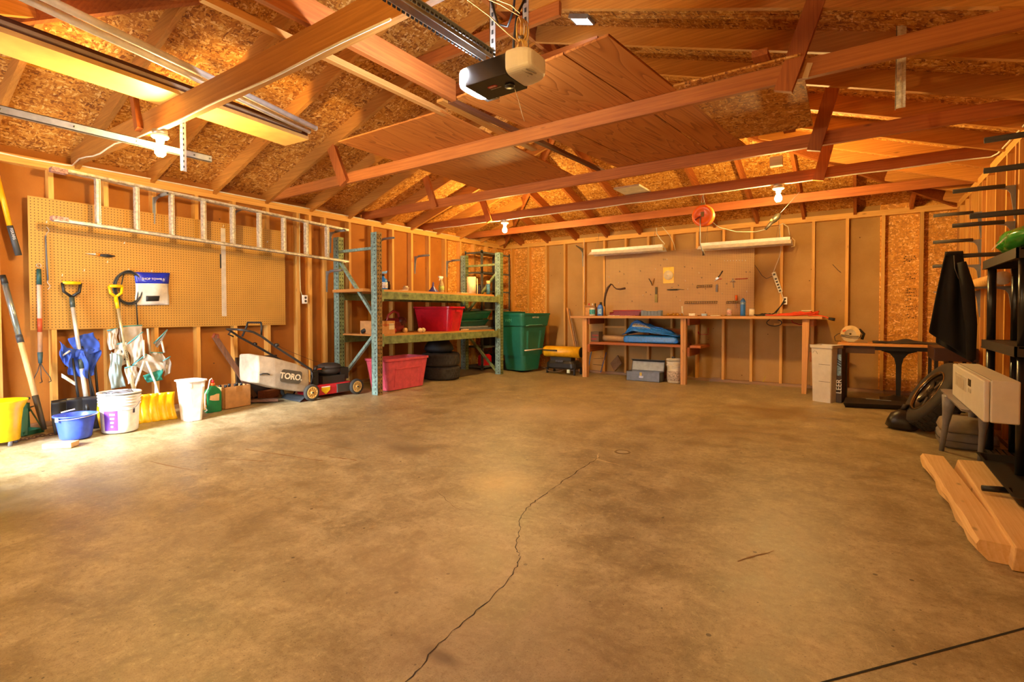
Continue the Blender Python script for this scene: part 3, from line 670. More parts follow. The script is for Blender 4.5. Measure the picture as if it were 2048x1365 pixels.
g = G(); g.tube([(0.148*math.cos(a), 0.148*math.sin(a), 0.19+0.012*math.sin(a)) for a in [math.radians(-70+k*15) for k in range(13)]], 0.003, 6); obj('handle', g, plain('#cfd0d4', 0.4, 0.5), t)
g = G(); g.tube([(-0.14, -0.06, 0.21), (-0.125, 0.03, 0.228)], 0.006); obj('handle_sleeve', g, WHTP, t)
g = G(); g.box((0.05, -0.145, 0.165), (0.07, -0.128, 0.20)); obj('handle_lug', g, plain('#b8c8f0', 0.3), t)
t = bucket('bucket', (0.60, -6.765, fz(0.60)), 0.132, 0.15, 0.355, WHTP, 'white ribbed pail with a purple label beside the blue bucket', 'bucket', ribs=4)
def wrap(r, h0, h1, a0, a1, c=(0, 0, 0), n=10): 
    g = G(); g.grid(lambda u, v: (c[0]+r(h0+(h1-h0)*v)*math.cos(math.radians(a0+(a1-a0)*u)), c[1]+r(h0+(h1-h0)*v)*math.sin(math.radians(a0+(a1-a0)*u)), c[2]+h0+(h1-h0)*v), n, 3); return g
rb = lambda z: 0.1335+0.018*z/0.355
lb = obj('label', wrap(rb, 0.03, 0.205, -68, -24), PURP, t, label='purple label'); 
for k in range(4):
    g = wrap(lambda z: 0.135+0.018*z/0.355, 0.165-0.035*k, 0.180-0.035*k, -48+k, -32-2*k); obj('label_mark', g, WHTP, t)
g = G(); g.tube([(0.155*math.cos(a), 0.155*math.sin(a), 0.30-0.10*math.sin((a+0.9)/1.9*PI)**0.7 if -0.9 < a < 1.0 else 0.30) for a in [math.radians(-50+k*9) for k in range(12)]], 0.0025, 6); obj('handle', g, STEEL, t)
g = wrap(lambda z: 0.1345+0.018*z/0.355, 0.17, 0.215, 22, 30); obj('side_sticker', g, plain('#2c2340', 0.5), t)
t = thing('plastic_sheeting', (0.60, -6.765, fz(0.60)+0.33), 'crumpled grey plastic stuffed in the white pail', 'plastic')
g = rumple([(-0.11, -0.10, 0.018), (0.10, -0.10, 0.022), (0.11, 0.09, 0.018), (-0.10, 0.10, 0.024)], 0.018, 44); obj('sheet', g, plain('#6d6f78', 0.25), t, thick=0.003)
# yellow bucket on legs at the door jamb
t = thing('bucket', (0.44, -7.49, fz(0.44)), 'tall yellow bucket at the side door', 'bucket')
g = G(); P = [(0.10, 0.035), (0.105, 0.04), (0.115, 0.2), (0.125, 0.28), (0.155, 0.345), (0.158, 0.355), (0.15, 0.355), (0.12, 0.28), (0.11, 0.2), (0.098, 0.05), (0.001, 0.05)]
g.lathe([(0.001, 0.035)]+P, n=30); obj('body', g, YEL, t)
for a in (20, 110, 200, 290):
    g = G(); q = math.radians(a); g.cyl((0.085*math.cos(q), 0.085*math.sin(q), 0.0), (0.09*math.cos(q), 0.09*math.sin(q), 0.06), 0.014); obj('leg', g, plain('#8a8d92', 0.4, 0.4), t)
# jack stands, chain, block
def jack(x, y, rz, lab):
    t = thing('jack_stand', (x, y, fz(x)), lab, 'jack stand', 'green jack stands', rz)
    for a in (45, 135, 225, 315):
        q = math.radians(a); g = G(); g.bar((0.12*math.cos(q), 0.12*math.sin(q), 0.01), (0.03*math.cos(q), 0.03*math.sin(q), 0.22), 0.05, 0.006, (math.cos(q), math.sin(q), 0.5)); obj('leg', g, DGRN, t)
    for a, b in ((0, 1), (1, 2), (2, 3), (3, 0)):
        q, r = math.radians(45+90*a), math.radians(45+90*b); g = G(); g.bar((0.12*math.cos(q), 0.12*math.sin(q), 0.02), (0.12*math.cos(r), 0.12*math.sin(r), 0.02), 0.006, 0.035); obj('foot_rail', g, DGRN, t)
    g = G(); g.cyl((0, 0, 0.19), (0, 0, 0.265), 0.034, n=20); obj('collar', g, DGRN, t)
    g = G(); g.cyl((0, 0, 0.26), (0, 0, 0.30), 0.017); g.rbox((0, 0, 0.305), (0.075, 0.035, 0.02)); obj('saddle', g, plain('#2f4a3a', 0.5), t)
    g = G(); g.cyl((0.0, 0.03, 0.22), (0.0, 0.075, 0.225), 0.006); obj('ratchet_lever', g, BLK, t)
    return t
j = jack(0.16, -7.30, 0.5, 'green jack stand between the yellow bucket and black shovel')
t = thing('tow_chain', (0.36, -7.2, fz(0.36)), 'rusty chain lying on the floor behind the wood block', 'chain')
for k in range(16):
    g = G(); yy = -0.19+0.026*k; xx = 0.012*math.sin(k*0.9)-0.10*(k/16.0-0.5); zz = 0.009
    if k % 2: P = [(xx+0.009*math.cos(a), yy+0.018*math.sin(a), zz) for a in [PI*q/5 for q in range(10)]]
    else: P = [(xx, yy+0.018*math.sin(a), zz+0.009*math.cos(a)+0.003) for a in [PI*q/5 for q in range(10)]]
    g.tube(P, 0.0038, 6, True); obj('link', g, plain('#5c4128', 0.7, 0.3), t)
g = G(); g.rbox((0.815, -7.225, fz(0.815)+0.02), (0.10, 0.20, 0.038), -0.78); obj('wood_block', g, wood('pale', 'y'), label='short pale plank offcut on the floor before the blue bucket', cat='wood block', bev=0.002)
# white bin, green jug, cardboard box
t = thing('waste_bin', (0.60, -6.18, fz(0.60)), 'white rectangular waste bin next to the yellow shovel', 'bin', rz=0.05)
g = G(); b0, b1, h = (0.18, 0.135), (0.22, 0.19), 0.385
g.loft([rr((0, 0), (b0[0]+(b1[0]-b0[0])*k, b0[1]+(b1[1]-b0[1])*k), 0.035, h*k) for k in (0, 0.5, 1)]+[rr((0, 0), (b1[0]+0.03, b1[1]+0.03), 0.045, h), rr((0, 0), (b1[0]+0.03, b1[1]+0.03), 0.045, h-0.022)][:1]+[rr((0, 0), (b1[0]+0.028, b1[1]+0.028), 0.045, h+0.014), rr((0, 0), (b1[0]-0.004, b1[1]-0.004), 0.035, h+0.012), rr((0, 0), (b0[0]-0.008, b0[1]-0.008), 0.03, 0.012)])
obj('body', g, plain('#ece6dc', 0.35), t)
for sy in (-0.07, 0.075):
    g = G(); g.rbox((0.105, sy*0.8, h-0.035), (0.012, 0.022, 0.04)); obj('rim_clip', g, WHT, t)
def jug(t, w, d, h, m):
    g = G(); g.loft([rr((0, 0), (d, w), 0.02, z) if s == 1 else rr((0, 0), (d*s, w*s2), 0.02, z) for z, s, s2 in ((0, 0.96, 0.96), (0.01, 1, 1), (h*0.62, 1, 1), (h*0.72, 0.9, 0.8), (h*0.82, 0.6, 0.36), (h*0.86, 0.42, 0.24))]); obj('body', g, m, t)
t = thing('fertilizer_jug', (0.40, -5.885, fz(0.40)), 'green weed killer jug with torn label and coiled white hose', 'jug')
jug(t, 0.155, 0.08, 0.33, GRN)
g = G(); g.cyl((0, 0, 0.275), (0, 0, 0.305), 0.022, n=18); obj('cap', g, plain('#e06a20', 0.4), t)
g = G(); g.cyl((0, 0, 0.305), (0, 0, 0.335), 0.013); obj('nozzle', g, plain('#c81e24', 0.4), t)
g = G(); g.tube([(0, 0, 0.33), (0.0, -0.01, 0.355), (0.005, -0.03, 0.34), (0.01, -0.05, 0.25), (0.02, -0.085, 0.20), (0.03, -0.092, 0.10), (0.05, -0.1, 0.06), (0.03, -0.07, 0.03), (0.045, -0.1, 0.02)], 0.006, 8); obj('hose', g, WHTP, t)
g = G(); g.loft([[(x, -0.05, 0.135), (x, -0.02, 0.125), (x, 0.01, 0.12), (x, 0.045, 0.118), (x, 0.048, 0.19), (x, 0.02, 0.192), (x, -0.01, 0.18), (x, -0.045, 0.178)] for x in (0.0405, 0.0415)]); obj('torn_label', g, plain('#d8b483', 0.8), t)
g = G(); g.box((-0.03, -0.0785, 0.03), (0.03, -0.0775, 0.2)); obj('side_label', g, plain('#e8862a', 0.5, var=0.6, vs=50), t)
t = thing('cardboard_box', (0.27, -5.63, fz(0.27)), 'open cardboard box of bottles beside the green jug', 'box', rz=0.12)
g = G()
for (lo, hi) in (((-0.12, -0.15, 0), (0.12, 0.15, 0.005)), ((-0.12, -0.15, 0), (-0.115, 0.15, 0.235)), ((0.115, -0.15, 0), (0.12, 0.15, 0.235)), ((-0.12, -0.15, 0), (0.12, -0.145, 0.235)), ((-0.12, 0.145, 0), (0.12, 0.15, 0.235))): g.box(lo, hi)
obj('carton', g, CARD, t, clean=False)
g = G(); g.box((0.1202, -0.02, 0.17), (0.1212, 0.05, 0.236)); obj('tape', g, plain('#b07a40', 0.3), t)
for k, (x, y) in enumerate(((-0.06, -0.09), (0.02, -0.07), (-0.04, 0.0), (0.05, 0.02), (-0.05, 0.09), (0.04, 0.09))):
    b = thing('bottle', (0.27+x, -5.63+y, fz(0.27)+0.006), 'dark bottle standing in the open cardboard box', 'bottle', 'bottles in the cardboard box')
    g = G(); g.lathe([(0.001, 0), (0.03, 0), (0.032, 0.01), (0.032, 0.15), (0.014, 0.19), (0.013, 0.225), (0.001, 0.225)], n=14); obj('glass', g, plain('#2a1a10', 0.2), b)
    g = G(); g.cyl((0, 0, 0.215), (0, 0, 0.237+0.003*k), 0.015, n=14); obj('cap', g, BLK, b)
# brown panel and boards behind the mower
g = G(); g.hexa([(0.02, -5.45, 0.085), (0.05, -5.45, 0.085), (0.05, -4.95, 0.085), (0.02, -4.95, 0.085), (0.006, -5.45, 0.585), (0.036, -5.45, 0.585), (0.036, -4.95, 0.585), (0.006, -4.95, 0.585)])
obj('leaning_panel', g, plain('#3d2817', 0.7, var=0.3, vs=4), label='dark brown panel leaning on the wall behind the mower bag', cat='panel')
t = thing('long_plank', (0.2, -5.45, 0.07), 'worn brown plank leaning beside the brown panel', 'plank', world=True)
g = G(); g.bar((0.05, -5.70, 0.85), (0.19, -5.32, 0.12), 0.055, 0.035, (1, 0, 0)); obj('board', g, wood('brown', 'z'), t, bev=0.004)
g = G(); g.tube([(0.06, -5.72, 0.83), (0.055, -5.70, 0.87), (0.05, -5.66, 0.86), (0.07, -5.67, 0.82)], 0.015); obj('worn_end', g, plain('#8a3e22', 0.7), t)
g = G(); g.bar((0.18, -5.55, 0.105), (0.40, -5.16, 0.085), 0.09, 0.03, (0, 0, 1)); obj('wood_offcut', g, wood('brown', 'y'), label='brown board end lying on the floor beside the cardboard box', cat='plank')
g = G(); g.rbox((0.13, -5.12, fz(0.1)+0.05), (0.12, 0.20, 0.09), 0.2); obj('wood_block', g, wood('fir', 'y'), label='reddish wood block on the floor behind the mower bag', cat='wood block')
# ------------------------------------------------------------------ lawn mower
t = thing('lawn_mower', (0.42, -4.6, fz(0.42)), 'red push mower with grey grass bag in front of the rack', 'lawn mower', world=True)
zb = fz(0.5)
MX0, MX1 = 0.17, 0.655
def wheel(x, y, s, nm):
    r = 0.098; c = (x, y, zb+r)
    def ring(prof): return [[(c[0]+s*w, c[1]+q*math.cos(2*PI*k/28), c[2]+q*math.sin(2*PI*k/28)) for k in range(28)] for q, w in prof]
    g = G(); g.sm = True; g.loft(ring([(0.072, 0.0), (r-0.008, 0.0), (r, 0.008), (r, 0.036), (r-0.008, 0.044), (0.072, 0.044)]), False, False)
    w_ = obj('wheel', g, plain('#34332e', 0.8), t)
    g = G(); g.loft(ring([(0.074, 0.004), (0.074, 0.042), (0.062, 0.046), (0.05, 0.038), (0.024, 0.040), (0.018, 0.05), (0.001, 0.05)]), True, True)
    obj('hub', g, plain('#c8a25a', 0.5), w_); 
    for k in range(10):
        a = 2*PI*k/10; g2 = G(); g2.bar((c[0]+s*0.043, c[1]+0.026*math.cos(a), c[2]+0.026*math.sin(a)), (c[0]+s*0.044, c[1]+0.062*math.cos(a), c[2]+0.062*math.sin(a)), 0.006, 0.006, (1, 0, 0)); obj('spoke', g2, plain('#b28c46', 0.5), w_)
    g3 = G(); g3.cyl((c[0]+s*0.045, c[1], c[2]), (c[0]+s*0.056, c[1], c[2]), 0.011, n=10); obj('axle_nut', g3, BLK, w_)
wheel(0.615, -4.875, 1, 'a'); wheel(0.64, -4.24, 1, 'b'); wheel(0.215, -4.90, -1, 'c'); wheel(0.215, -4.24, -1, 'd')
g = G()
g.loft([rr((0.425, -4.54), (0.40, 0.60), 0.09, zb+0.045), rr((0.425, -4.54), (0.41, 0.62), 0.09, zb+0.13), rr((0.425, -4.54), (0.36, 0.57), 0.09, zb+0.165)]); obj('deck', g, plain('#b3222a', 0.35), t, label='red steel deck')
g = G(); g.loft([rr((0.625, -4.415), (0.03, 0.20), 0.01, zb+0.05), rr((0.625, -4.415), (0.03, 0.20), 0.01, zb+0.155)]); obj('side_chute', g, plain('#3a342c', 0.6), t)
g = G(); g.loft([[(x, -4.735, zb+0.135), (x, -4.615, zb+0.135), (x, -4.615, zb+0.10), (x, -4.675, zb+0.05), (x, -4.735, zb+0.10)] for x in (0.631, 0.634)]); obj('warning_decal', g, plain('#e3b912', 0.4), t, label='yellow shield decal')
g = G(); g.box((0.632, -4.735, zb+0.137), (0.635, -4.615, zb+0.148)); obj('decal_strip', g, WHT, t)
g = G(); g.rbox((0.425, -4.50, zb+0.21), (0.26, 0.32, 0.10)); g.lathe([(0.001, 0.36), (0.13, 0.36), (0.165, 0.34), (0.17, 0.30), (0.15, 0.285), (0.11, 0.26), (0.11, 0.20)], (0.41, -4.50, zb), 24); obj('engine', g, plain('#2b2622', 0.55), t)
g = G(); g.lathe([(0.001, 0.405), (0.09, 0.405), (0.13, 0.39), (0.15, 0.37), (0.15, 0.355)], (0.41, -4.47, zb), 24); obj('engine_shroud', g, plain('#332c28', 0.6), t)
g = G(); g.rbox((0.47, -4.33, zb+0.27), (0.14, 0.13, 0.15)); obj('air_filter', g, plain('#1f1c1a', 0.5), t, bev=0.01)
g = G(); g.rbox((0.44, -4.60, zb+0.335), (0.12, 0.16, 0.07)); obj('fuel_tank', g, plain('#26221f', 0.5), t, bev=0.012)
g = G(); g.rbox((0.56, -4.78, zb+0.23), (0.05, 0.08, 0.24)); obj('rear_bracket', g, BLK, t, bev=0.01)
g = G(); g.rbox((0.52, -4.70, zb+0.355), (0.03, 0.07, 0.012)); obj('throttle_tab', g, plain('#e2621a', 0.4), t)
g = G(); g.cyl((0.53, -4.76, zb+0.32), (0.54, -4.74, zb+0.40), 0.02); g.cyl((0.56, -4.80, zb+0.3), (0.59, -4.82, zb+0.29), 0.02); obj('height_knob', g, BLK, t)
# grass bag
def bagsec(y, zl, zh, x0, x1): return [(x0, y, zl), ((x0+x1)/2, y, zl-0.01), (x1, y, zl), (x1+0.012, y, (zl+zh)/2), (x1, y, zh), ((x0+x1)/2, y, zh+0.012), (x0, y, zh), (x0-0.012, y, (zl+zh)/2)]
g = G(); g.loft([bagsec(-5.52, 0.345, 0.635, 0.24, 0.605), bagsec(-5.50, 0.335, 0.64, 0.23, 0.615), bagsec(-5.32, 0.265, 0.60, 0.22, 0.62), bagsec(-5.05, 0.19, 0.51, 0.22, 0.61), bagsec(-4.88, 0.155, 0.43, 0.24, 0.59)])
obj('grass_bag', g, plain('#b0a18a', 0.85, var=0.25, vs=5), t, label='grey cloth grass bag', bev=0.012)
lm = frame((0, 0.25, -0.055), (0, 0.05, 0.25), (0.638, -5.135, 0.372))
g = G(); g.X = lm; g.loft([rr((0, 0), (0.262, 0.145), 0.03, z) for z in (0, 0.003)]); obj('badge', g, plain('#4e4638', 0.6), t, label='dark badge')
text('TORO.', 0.092, lm @ M.Translation((0, -0.002, 0.004)), plain('#d6c6a4', 0.5), t, off=0.003)
g = G(); g.tube([(0.625, -5.50, 0.43), (0.64, -5.47, 0.44), (0.64, -5.42, 0.435), (0.628, -5.39, 0.42)], 0.007); obj('bag_handle', g, BLK, t)
g = G(); g.tube([(0.60, -4.855, 0.44), (0.607, -4.84, 0.34), (0.60, -4.87, 0.20)], 0.008); obj('bag_frame', g, plain('#26282c', 0.4), t)
HB = plain('#2a2a2c', 0.4)
g = G(); g.tube([(0.60, -4.83, 0.36), (0.60, -4.86, 0.43), (0.60, -5.30, 0.728), (0.60, -5.46, 0.85), (0.595, -5.55, 0.90), (0.58, -5.63, 0.92), (0.52, -5.68, 0.93), (0.42, -5.695, 0.93), (0.32, -5.69, 0.93), (0.26, -5.64, 0.92), (0.25, -5.52, 0.835), (0.25, -5.34, 0.73), (0.25, -4.86, 0.43), (0.25, -4.83, 0.36)], 0.0125, 10); obj('handle', g, HB, t)
g = G(); g.tube([(0.58, -5.45, 0.86), (0.57, -5.44, 0.95), (0.55, -5.435, 1.0), (0.30, -5.45, 1.0), (0.28, -5.455, 0.95), (0.27, -5.50, 0.84)], 0.011, 8); obj('bail_bar', g, plain('#22282e', 0.5), t)
g = G(); g.tube([(0.26, -5.62, 0.90), (0.22, -5.63, 0.87), (0.24, -5.58, 0.84)], 0.008); obj('control_lever', g, BLK, t)
for x, y, z in ((0.62, -5.30, 0.745), (0.235, -5.34, 0.745)):
    g = G(); g.cyl((x-0.02, y, z), (x+0.025, y, z), 0.02, n=10); obj('handle_knob', g, BLK, t)
g = G(); g.tube([(0.6, -5.30, 0.75), (0.55, -5.1, 0.66), (0.48, -4.75, 0.52), (0.44, -4.55, 0.46)], 0.002, 5); g.tube([(0.58, -5.46, 0.85), (0.6, -5.3, 0.74), (0.6, -4.9, 0.47), (0.54, -4.75, 0.38)], 0.003, 5); obj('control_cable', g, BLK, t)
g = G(); g.grid(lambda u, v: (0.20+0.42*u, -4.93-0.09*v, zb+0.06-0.055*v), 6, 3); obj('rear_flap', g, plain('#24282c', 0.7), t, thick=0.004)
# outlet on the stud
def outlet(M4, lab):
    t = thing('electrical_outlet', M4.to_translation(), lab, 'outlet', 'wall outlets', world=True)
    g = G(); g.X = M4; g.box((-0.03, -0.055, 0), (0.03, 0.055, 0.04)); obj('box', g, WHTP, t, bev=0.003)
    for dy in (-0.022, 0.022):
        g = G(); g.X = M4; g.cyl((0, dy, 0.0405), (0, dy, 0.043), 0.016, n=16); obj('socket', g, plain('#4a3c34', 0.5), t)
    return t
outlet(frame((0, 1, 0), (0, 0, 1), (0.002, -4.55, 1.285)), 'white outlet box on a stud left of the rack')
g = G(); g.tube([(0.01, -4.58, 1.34), (0.008, -4.60, 1.40), (0.004, -4.605, 1.7), (0.003, -4.60, 2.405)], 0.005, 6); obj('electric_cable', g, plain('#d8cf9a', 0.6), label='cream cable running down a stud to the outlet', cat='cable', group='cream electric cables')
HK = [(-6.66, 1.60, 'white peg hook right of the pruning shears'), (-6.84, 1.505, 'white peg knob below the pruning shears'), (-6.52, 1.80, 'small clear peg hook under the ladder rail'), (-7.0, 1.45, 'dark peg hook beside the black shovel grip'),
      (-5.57, 2.10, 'brass peg hook that holds the yardstick'), (-6.29, 1.535, 'peg hook holding the blue topped bag'), (-6.49, 1.535, 'peg hook carrying the dark cord loop'), (-5.05, 1.98, 'peg hook behind the fifth ladder gap'), (-7.1, 1.92, 'peg hook carrying the bungee cord')]
for y, z, lab in HK:
    g = G(); g.tube([(0.006, y, z), (0.028, y, z-0.004), (0.032, y, z+0.014)], 0.003, 6); obj('peg_hook', g, plain('#e0dccf', 0.4), label=lab, cat='hook', group='peg hooks')
# ------------------------------------------------------------------ pallet rack and what it holds
RBL = plain('#8fb0a8', 0.5, 0.2, var=0.35, vs=25); RGR = plain('#7d8a58', 0.55, 0.1, var=0.35, vs=12); RRU = plain('#8a6a34', 0.7, 0.1, var=0.5, vs=22); HOLE = plain('#1a1510', 0.9)
RX0, RX1, RY0, RY1 = 0.035, 0.925, -4.115, -1.335
t = thing('pallet_rack', (0.48, -2.72, 0.04), 'tall blue green pallet rack with two wooden decks along the side wall', 'rack', world=True)
def post(x0, y0, zt, yl):
    w, d = 0.085, 0.115
    g = G(); z0 = fz(x0)
    g.box((x0, y0, z0), (x0+0.004, y0+w, zt)); g.box((x0+d-0.004, y0, z0), (x0+d, y0+w, zt)); g.box((x0, y0, z0), (x0+d, y0+0.004, zt)) ; g.box((x0, y0+w-0.004, z0), (x0+d, y0+w, zt))
    g.mi = 1
    n = int((zt-z0)/0.051)
    for k in range(n):
        z = z0+0.03+k*0.051
        for yy in (y0+w*0.27, y0+w*0.73): g.hexa([(x0+d-0.001, yy-0.006, z-0.009), (x0+d+0.0012, yy-0.006, z-0.009), (x0+d+0.0012, yy+0.006, z-0.009), (x0+d-0.001, yy+0.006, z-0.009), (x0+d-0.001, yy-0.006, z+0.009), (x0+d+0.0012, yy-0.006, z+0.009), (x0+d+0.0012, yy+0.006, z+0.009), (x0+d-0.001, yy+0.006, z+0.009)])
        g.box((x0+d*0.58, y0-0.0012, z-0.007), (x0+d*0.58+0.013, y0+0.001, z+0.007))
    g.mi = 2; g.box((x0+d, y0+0.001, z0), (x0+d+0.0005, y0+w-0.001, zt))
    obj('post', g, [RBL, HOLE, RRU if yl else RGR], t, clean=False)
for yy, yl in ((RY0, 1), (RY1-0.085, 0)):
    post(RX1-0.115, yy, 2.145, yl); post(RX0, yy, 2.145, 0)
    xa, xb = RX0+0.115, RX1-0.115; yc = yy+0.03
    for p0, p1, nm in (((xa, yc, 1.945), (xb, yc, 1.945), 'brace'), ((xa, yc, 1.80), (xb, yc, 1.09), 'brace'), ((xb, yc, 0.80), (xa, yc, 0.20), 'brace')):
        if yl == 0:
            if p0[2] == 1.80: p0, p1 = (xb, yc, 1.78), (xa, yc, 1.10)
            if p0[2] == 0.80: p0, p1 = (xa, yc, 0.72), (xb, yc, 0.10)
        g = G(); g.bar(p0, p1, 0.035, 0.04, (0, 1, 0)); obj(nm, g, RBL if yl else plain('#93a878', 0.5, 0.2, var=0.3), t)
for zt, zb_ in ((1.385, 1.285), (0.80, 0.695)):
    for x in (RX1-0.05, RX0+0.02):
        g = G(); g.box((x, RY0+0.07, zb_), (x+0.045, RY1-0.07, zt)); 
        for y in (RY0+0.085, RY1-0.115):
            g.box((x-0.004, y, zb_-0.03), (x+0.052, y+0.03, zt+0.03))
        obj('beam', g, RGR, t, bev=0.003)
    for k, (a, b) in enumerate(((RY0+0.06, -2.9), (-2.9, RY1-0.22))):
        g = G(); g.box((RX0+0.05, a, zt+0.001), (RX1-0.03, b, zt+0.030 if zt > 1 else zt+0.022)); obj('deck', g, wood('plank', 'y'), t)
g = G(); g.box((RX0+0.05, RY0-0.055, 1.386), (RX1-0.20, RY0+0.05, 1.424)); obj('deck_lip', g, wood('plank', 'x'), t)
random.seed(5)
for (y, w) in ((-3.72, 0.14), (-2.95, 0.10), (-2.36, 0.12), (-1.85, 0.2)):
    g = G()
    for k in range(3): 
        a = y+random.uniform(0, w*0.4); g.box((RX1-0.0051, a, 1.32+0.014*k), (RX1-0.0042, a+random.uniform(0.4, 0.9)*w, 1.325+0.014*k))
    obj('marker_scrawl', g, BLK, t)
ZT, ZL = 1.417, 0.823
# things on the upper deck
t = thing('spray_bottle', (0.60, -3.73, ZT), 'blue pump sprayer on the upper rack deck beside the front post', 'spray bottle', 'spray bottles')
SB = plain('#1f78d0', 0.25)
g = G(); g.lathe([(0.001, 0), (0.058, 0.0), (0.062, 0.01), (0.062, 0.12), (0.055, 0.15), (0.025, 0.175), (0.022, 0.195)], n=24); obj('bottle', g, SB, t)
g = G(); g.lathe([(0.0625, 0.03), (0.0635, 0.031), (0.0635, 0.11), (0.0625, 0.111)], n=24); obj('label', g, plain('#e8e8ee', 0.4, var=0.5, vs=60), t)
g = G(); g.cyl((0, 0, 0.195), (0, 0, 0.225), 0.024); obj('collar', g, BLK, t)
g = G(); g.loft([[(-0.02, -0.06, 0.225), (0.02, -0.06, 0.225), (0.02, 0.05, 0.235), (-0.02, 0.05, 0.235)], [(-0.016, -0.06, 0.25), (0.016, -0.06, 0.25), (0.016, 0.07, 0.275), (-0.016, 0.07, 0.275)]]); obj('pump_head', g, SB, t)
t = thing('small_bottle', (0.60, -3.625, ZT), 'small dark bottle behind the blue pump sprayer', 'bottle')
g = G(); g.lathe([(0.001, 0), (0.022, 0), (0.022, 0.08), (0.012, 0.10), (0.012, 0.115), (0.001, 0.115)], n=14); obj('glass', g, plain('#2a1c10', 0.2), t)
g = G(); g.cyl((0, 0, 0.11), (0, 0, 0.13), 0.014); obj('cap', g, BLK, t)
g = G(); g.rbox((0.78, -3.52, ZT+0.004), (0.05, 0.13, 0.008), 0.2); obj('paint_stick', g, WHTP, label='flat white stick on the upper rack deck near the sprayer', cat='stick')
t = thing('paper_cup', (0.55, -3.26, ZT), 'cream foam cup on the upper rack deck', 'cup')
g = G(); g.lathe([(0.001, 0), (0.035, 0.0), (0.045, 0.055), (0.052, 0.06), (0.03, 0.062), (0.032, 0.085), (0.026, 0.085), (0.001, 0.05)], n=20); obj('cup', g, CREAM, t)
t = thing('funnel', (0.70, -2.84, ZT), 'purple blue funnel standing upside down on the upper rack deck', 'funnel')
g = G(); g.lathe([(0.078, 0.0), (0.078, 0.012), (0.016, 0.085), (0.008, 0.155), (0.005, 0.155), (0.012, 0.083), (0.07, 0.0)], n=24); obj('cone', g, plain('#3b3f94', 0.35), t)
t = thing('spray_bottle', (0.72, -2.68, ZT), 'clear trigger spray bottle with white head next to the funnel', 'spray bottle', 'spray bottles')
g = G(); g.lathe([(0.001, 0), (0.04, 0.0), (0.042, 0.01), (0.04, 0.11), (0.03, 0.15), (0.015, 0.19), (0.014, 0.205)], n=20); obj('bottle', g, plain('#e0cfa0', 0.1, trans=0.5), t)
g = G(); g.lathe([(0.0425, 0.04), (0.0432, 0.041), (0.042, 0.10), (0.041, 0.101)], n=20); obj('label', g, plain('#a8c060', 0.5, var=0.5, vs=70), t)
g = G(); g.cyl((0, 0, 0.20), (0, 0, 0.225), 0.017); g.rbox((0, -0.015, 0.238), (0.026, 0.085, 0.026)); g.bar((0, -0.03, 0.232), (0, -0.045, 0.185), 0.014, 0.012, (1, 0, 0)); obj('trigger_head', g, WHTP, t)
g = G(); g.rbox((0.78, -2.24, ZT+0.006), (0.08, 0.2, 0.012), 0.1); obj('paper_stack', g, CREAM, label='flat cream envelope on the upper deck left of the paper roll', cat='paper')
t = thing('paper_towel_roll', (0.80, -2.05, ZT), 'cream paper towel roll standing on the upper rack deck', 'paper towels')
g = G(); g.lathe([(0.02, 0.0), (0.074, 0.0), (0.074, 0.275), (0.02, 0.275), (0.02, 0.0)], n=28); obj('roll', g, plain('#ecd9ae', 0.8), t)
g = G(); g.grid(lambda u, v: (0.074*math.cos(0.3+0.15*u)+0.002, 0.05+0.025*u+0.006*math.sin(3*v), 0.25-0.265*v), 4, 6); obj('loose_sheet', g, plain('#f0dfb4', 0.8), t, thick=0.002)
t = thing('spray_can', (0.80, -1.60, ZT), 'blue and cream aerosol can at the end of the upper rack deck', 'spray can', 'aerosol cans')
g = G(); g.cyl((0, 0, 0), (0, 0, 0.18), 0.033, n=20); obj('can_body', g, plain('#4e86b8', 0.3, 0.2, var=0.3, vs=40), t)
g = G(); g.cyl((0, 0, 0.175), (0, 0, 0.235), 0.0325, n=20); obj('cap', g, plain('#e8cf98', 0.4), t)
t = thing('glass_jar', (0.72, -1.76, ZT), 'small dark jar with pale marks left of the blue spray can', 'jar')
g = G(); g.lathe([(0.001, 0), (0.045, 0), (0.045, 0.12), (0.036, 0.135)], n=18); obj('glass', g, plain('#2b2c48', 0.15, var=0.6, vs=60), t)
g = G(); g.cyl((0, 0, 0.13), (0, 0, 0.15), 0.04); obj('lid', g, BLK, t)
# lower deck
t = thing('cardboard_box', (0.64, -3.865, ZL), 'small taped cardboard box on the lower rack deck', 'box', rz=0.0)
g = G(); g.box((-0.18, -0.145, 0), (0.18, 0.145, 0.175)); obj('carton', g, CARD, t)
g = G(); g.box((0.181, -0.04, 0.10), (0.182, 0.005, 0.176)); obj('tape', g, plain('#9c6430', 0.3), t)
g = G(); g.box((0.1805, -0.145, 0.0), (0.182, -0.085, 0.176)); obj('white_side', g, plain('#e3cfa8', 0.6), t)
g = G(); g.box((0.1822, 0.04, 0.06), (0.1828, 0.13, 0.14)); obj('shipping_label', g, CREAM, t)
g = G(); g.box((0.1822, -0.145, 0.118), (0.1828, 0.145, 0.126)); obj('red_stripe', g, RED, t)
t = thing('canister_vacuum', (0.55, -3.50, ZL), 'dark red vacuum cleaner behind the small taped box', 'vacuum cleaner')
VR = plain('#6a1c1c', 0.25)
g = G(); g.loft([rr((0, 0), (0.22*s, 0.3*s), 0.07*s, z) for z, s in ((0.02, 0.8), (0.06, 1), (0.16, 0.95), (0.21, 0.6))]); obj('body', g, VR, t)
g = G(); g.tube([(0, -0.13, 0.12), (0, -0.10, 0.25), (0, 0.0, 0.31), (0, 0.09, 0.28), (0, 0.13, 0.14)], 0.018); obj('handle', g, plain('#8a2a2a', 0.25), t)
g = G(); g.ball((0.07, 0.09, 0.16), 0.07); obj('dust_cup', g, plain('#4a1a18', 0.15), t)
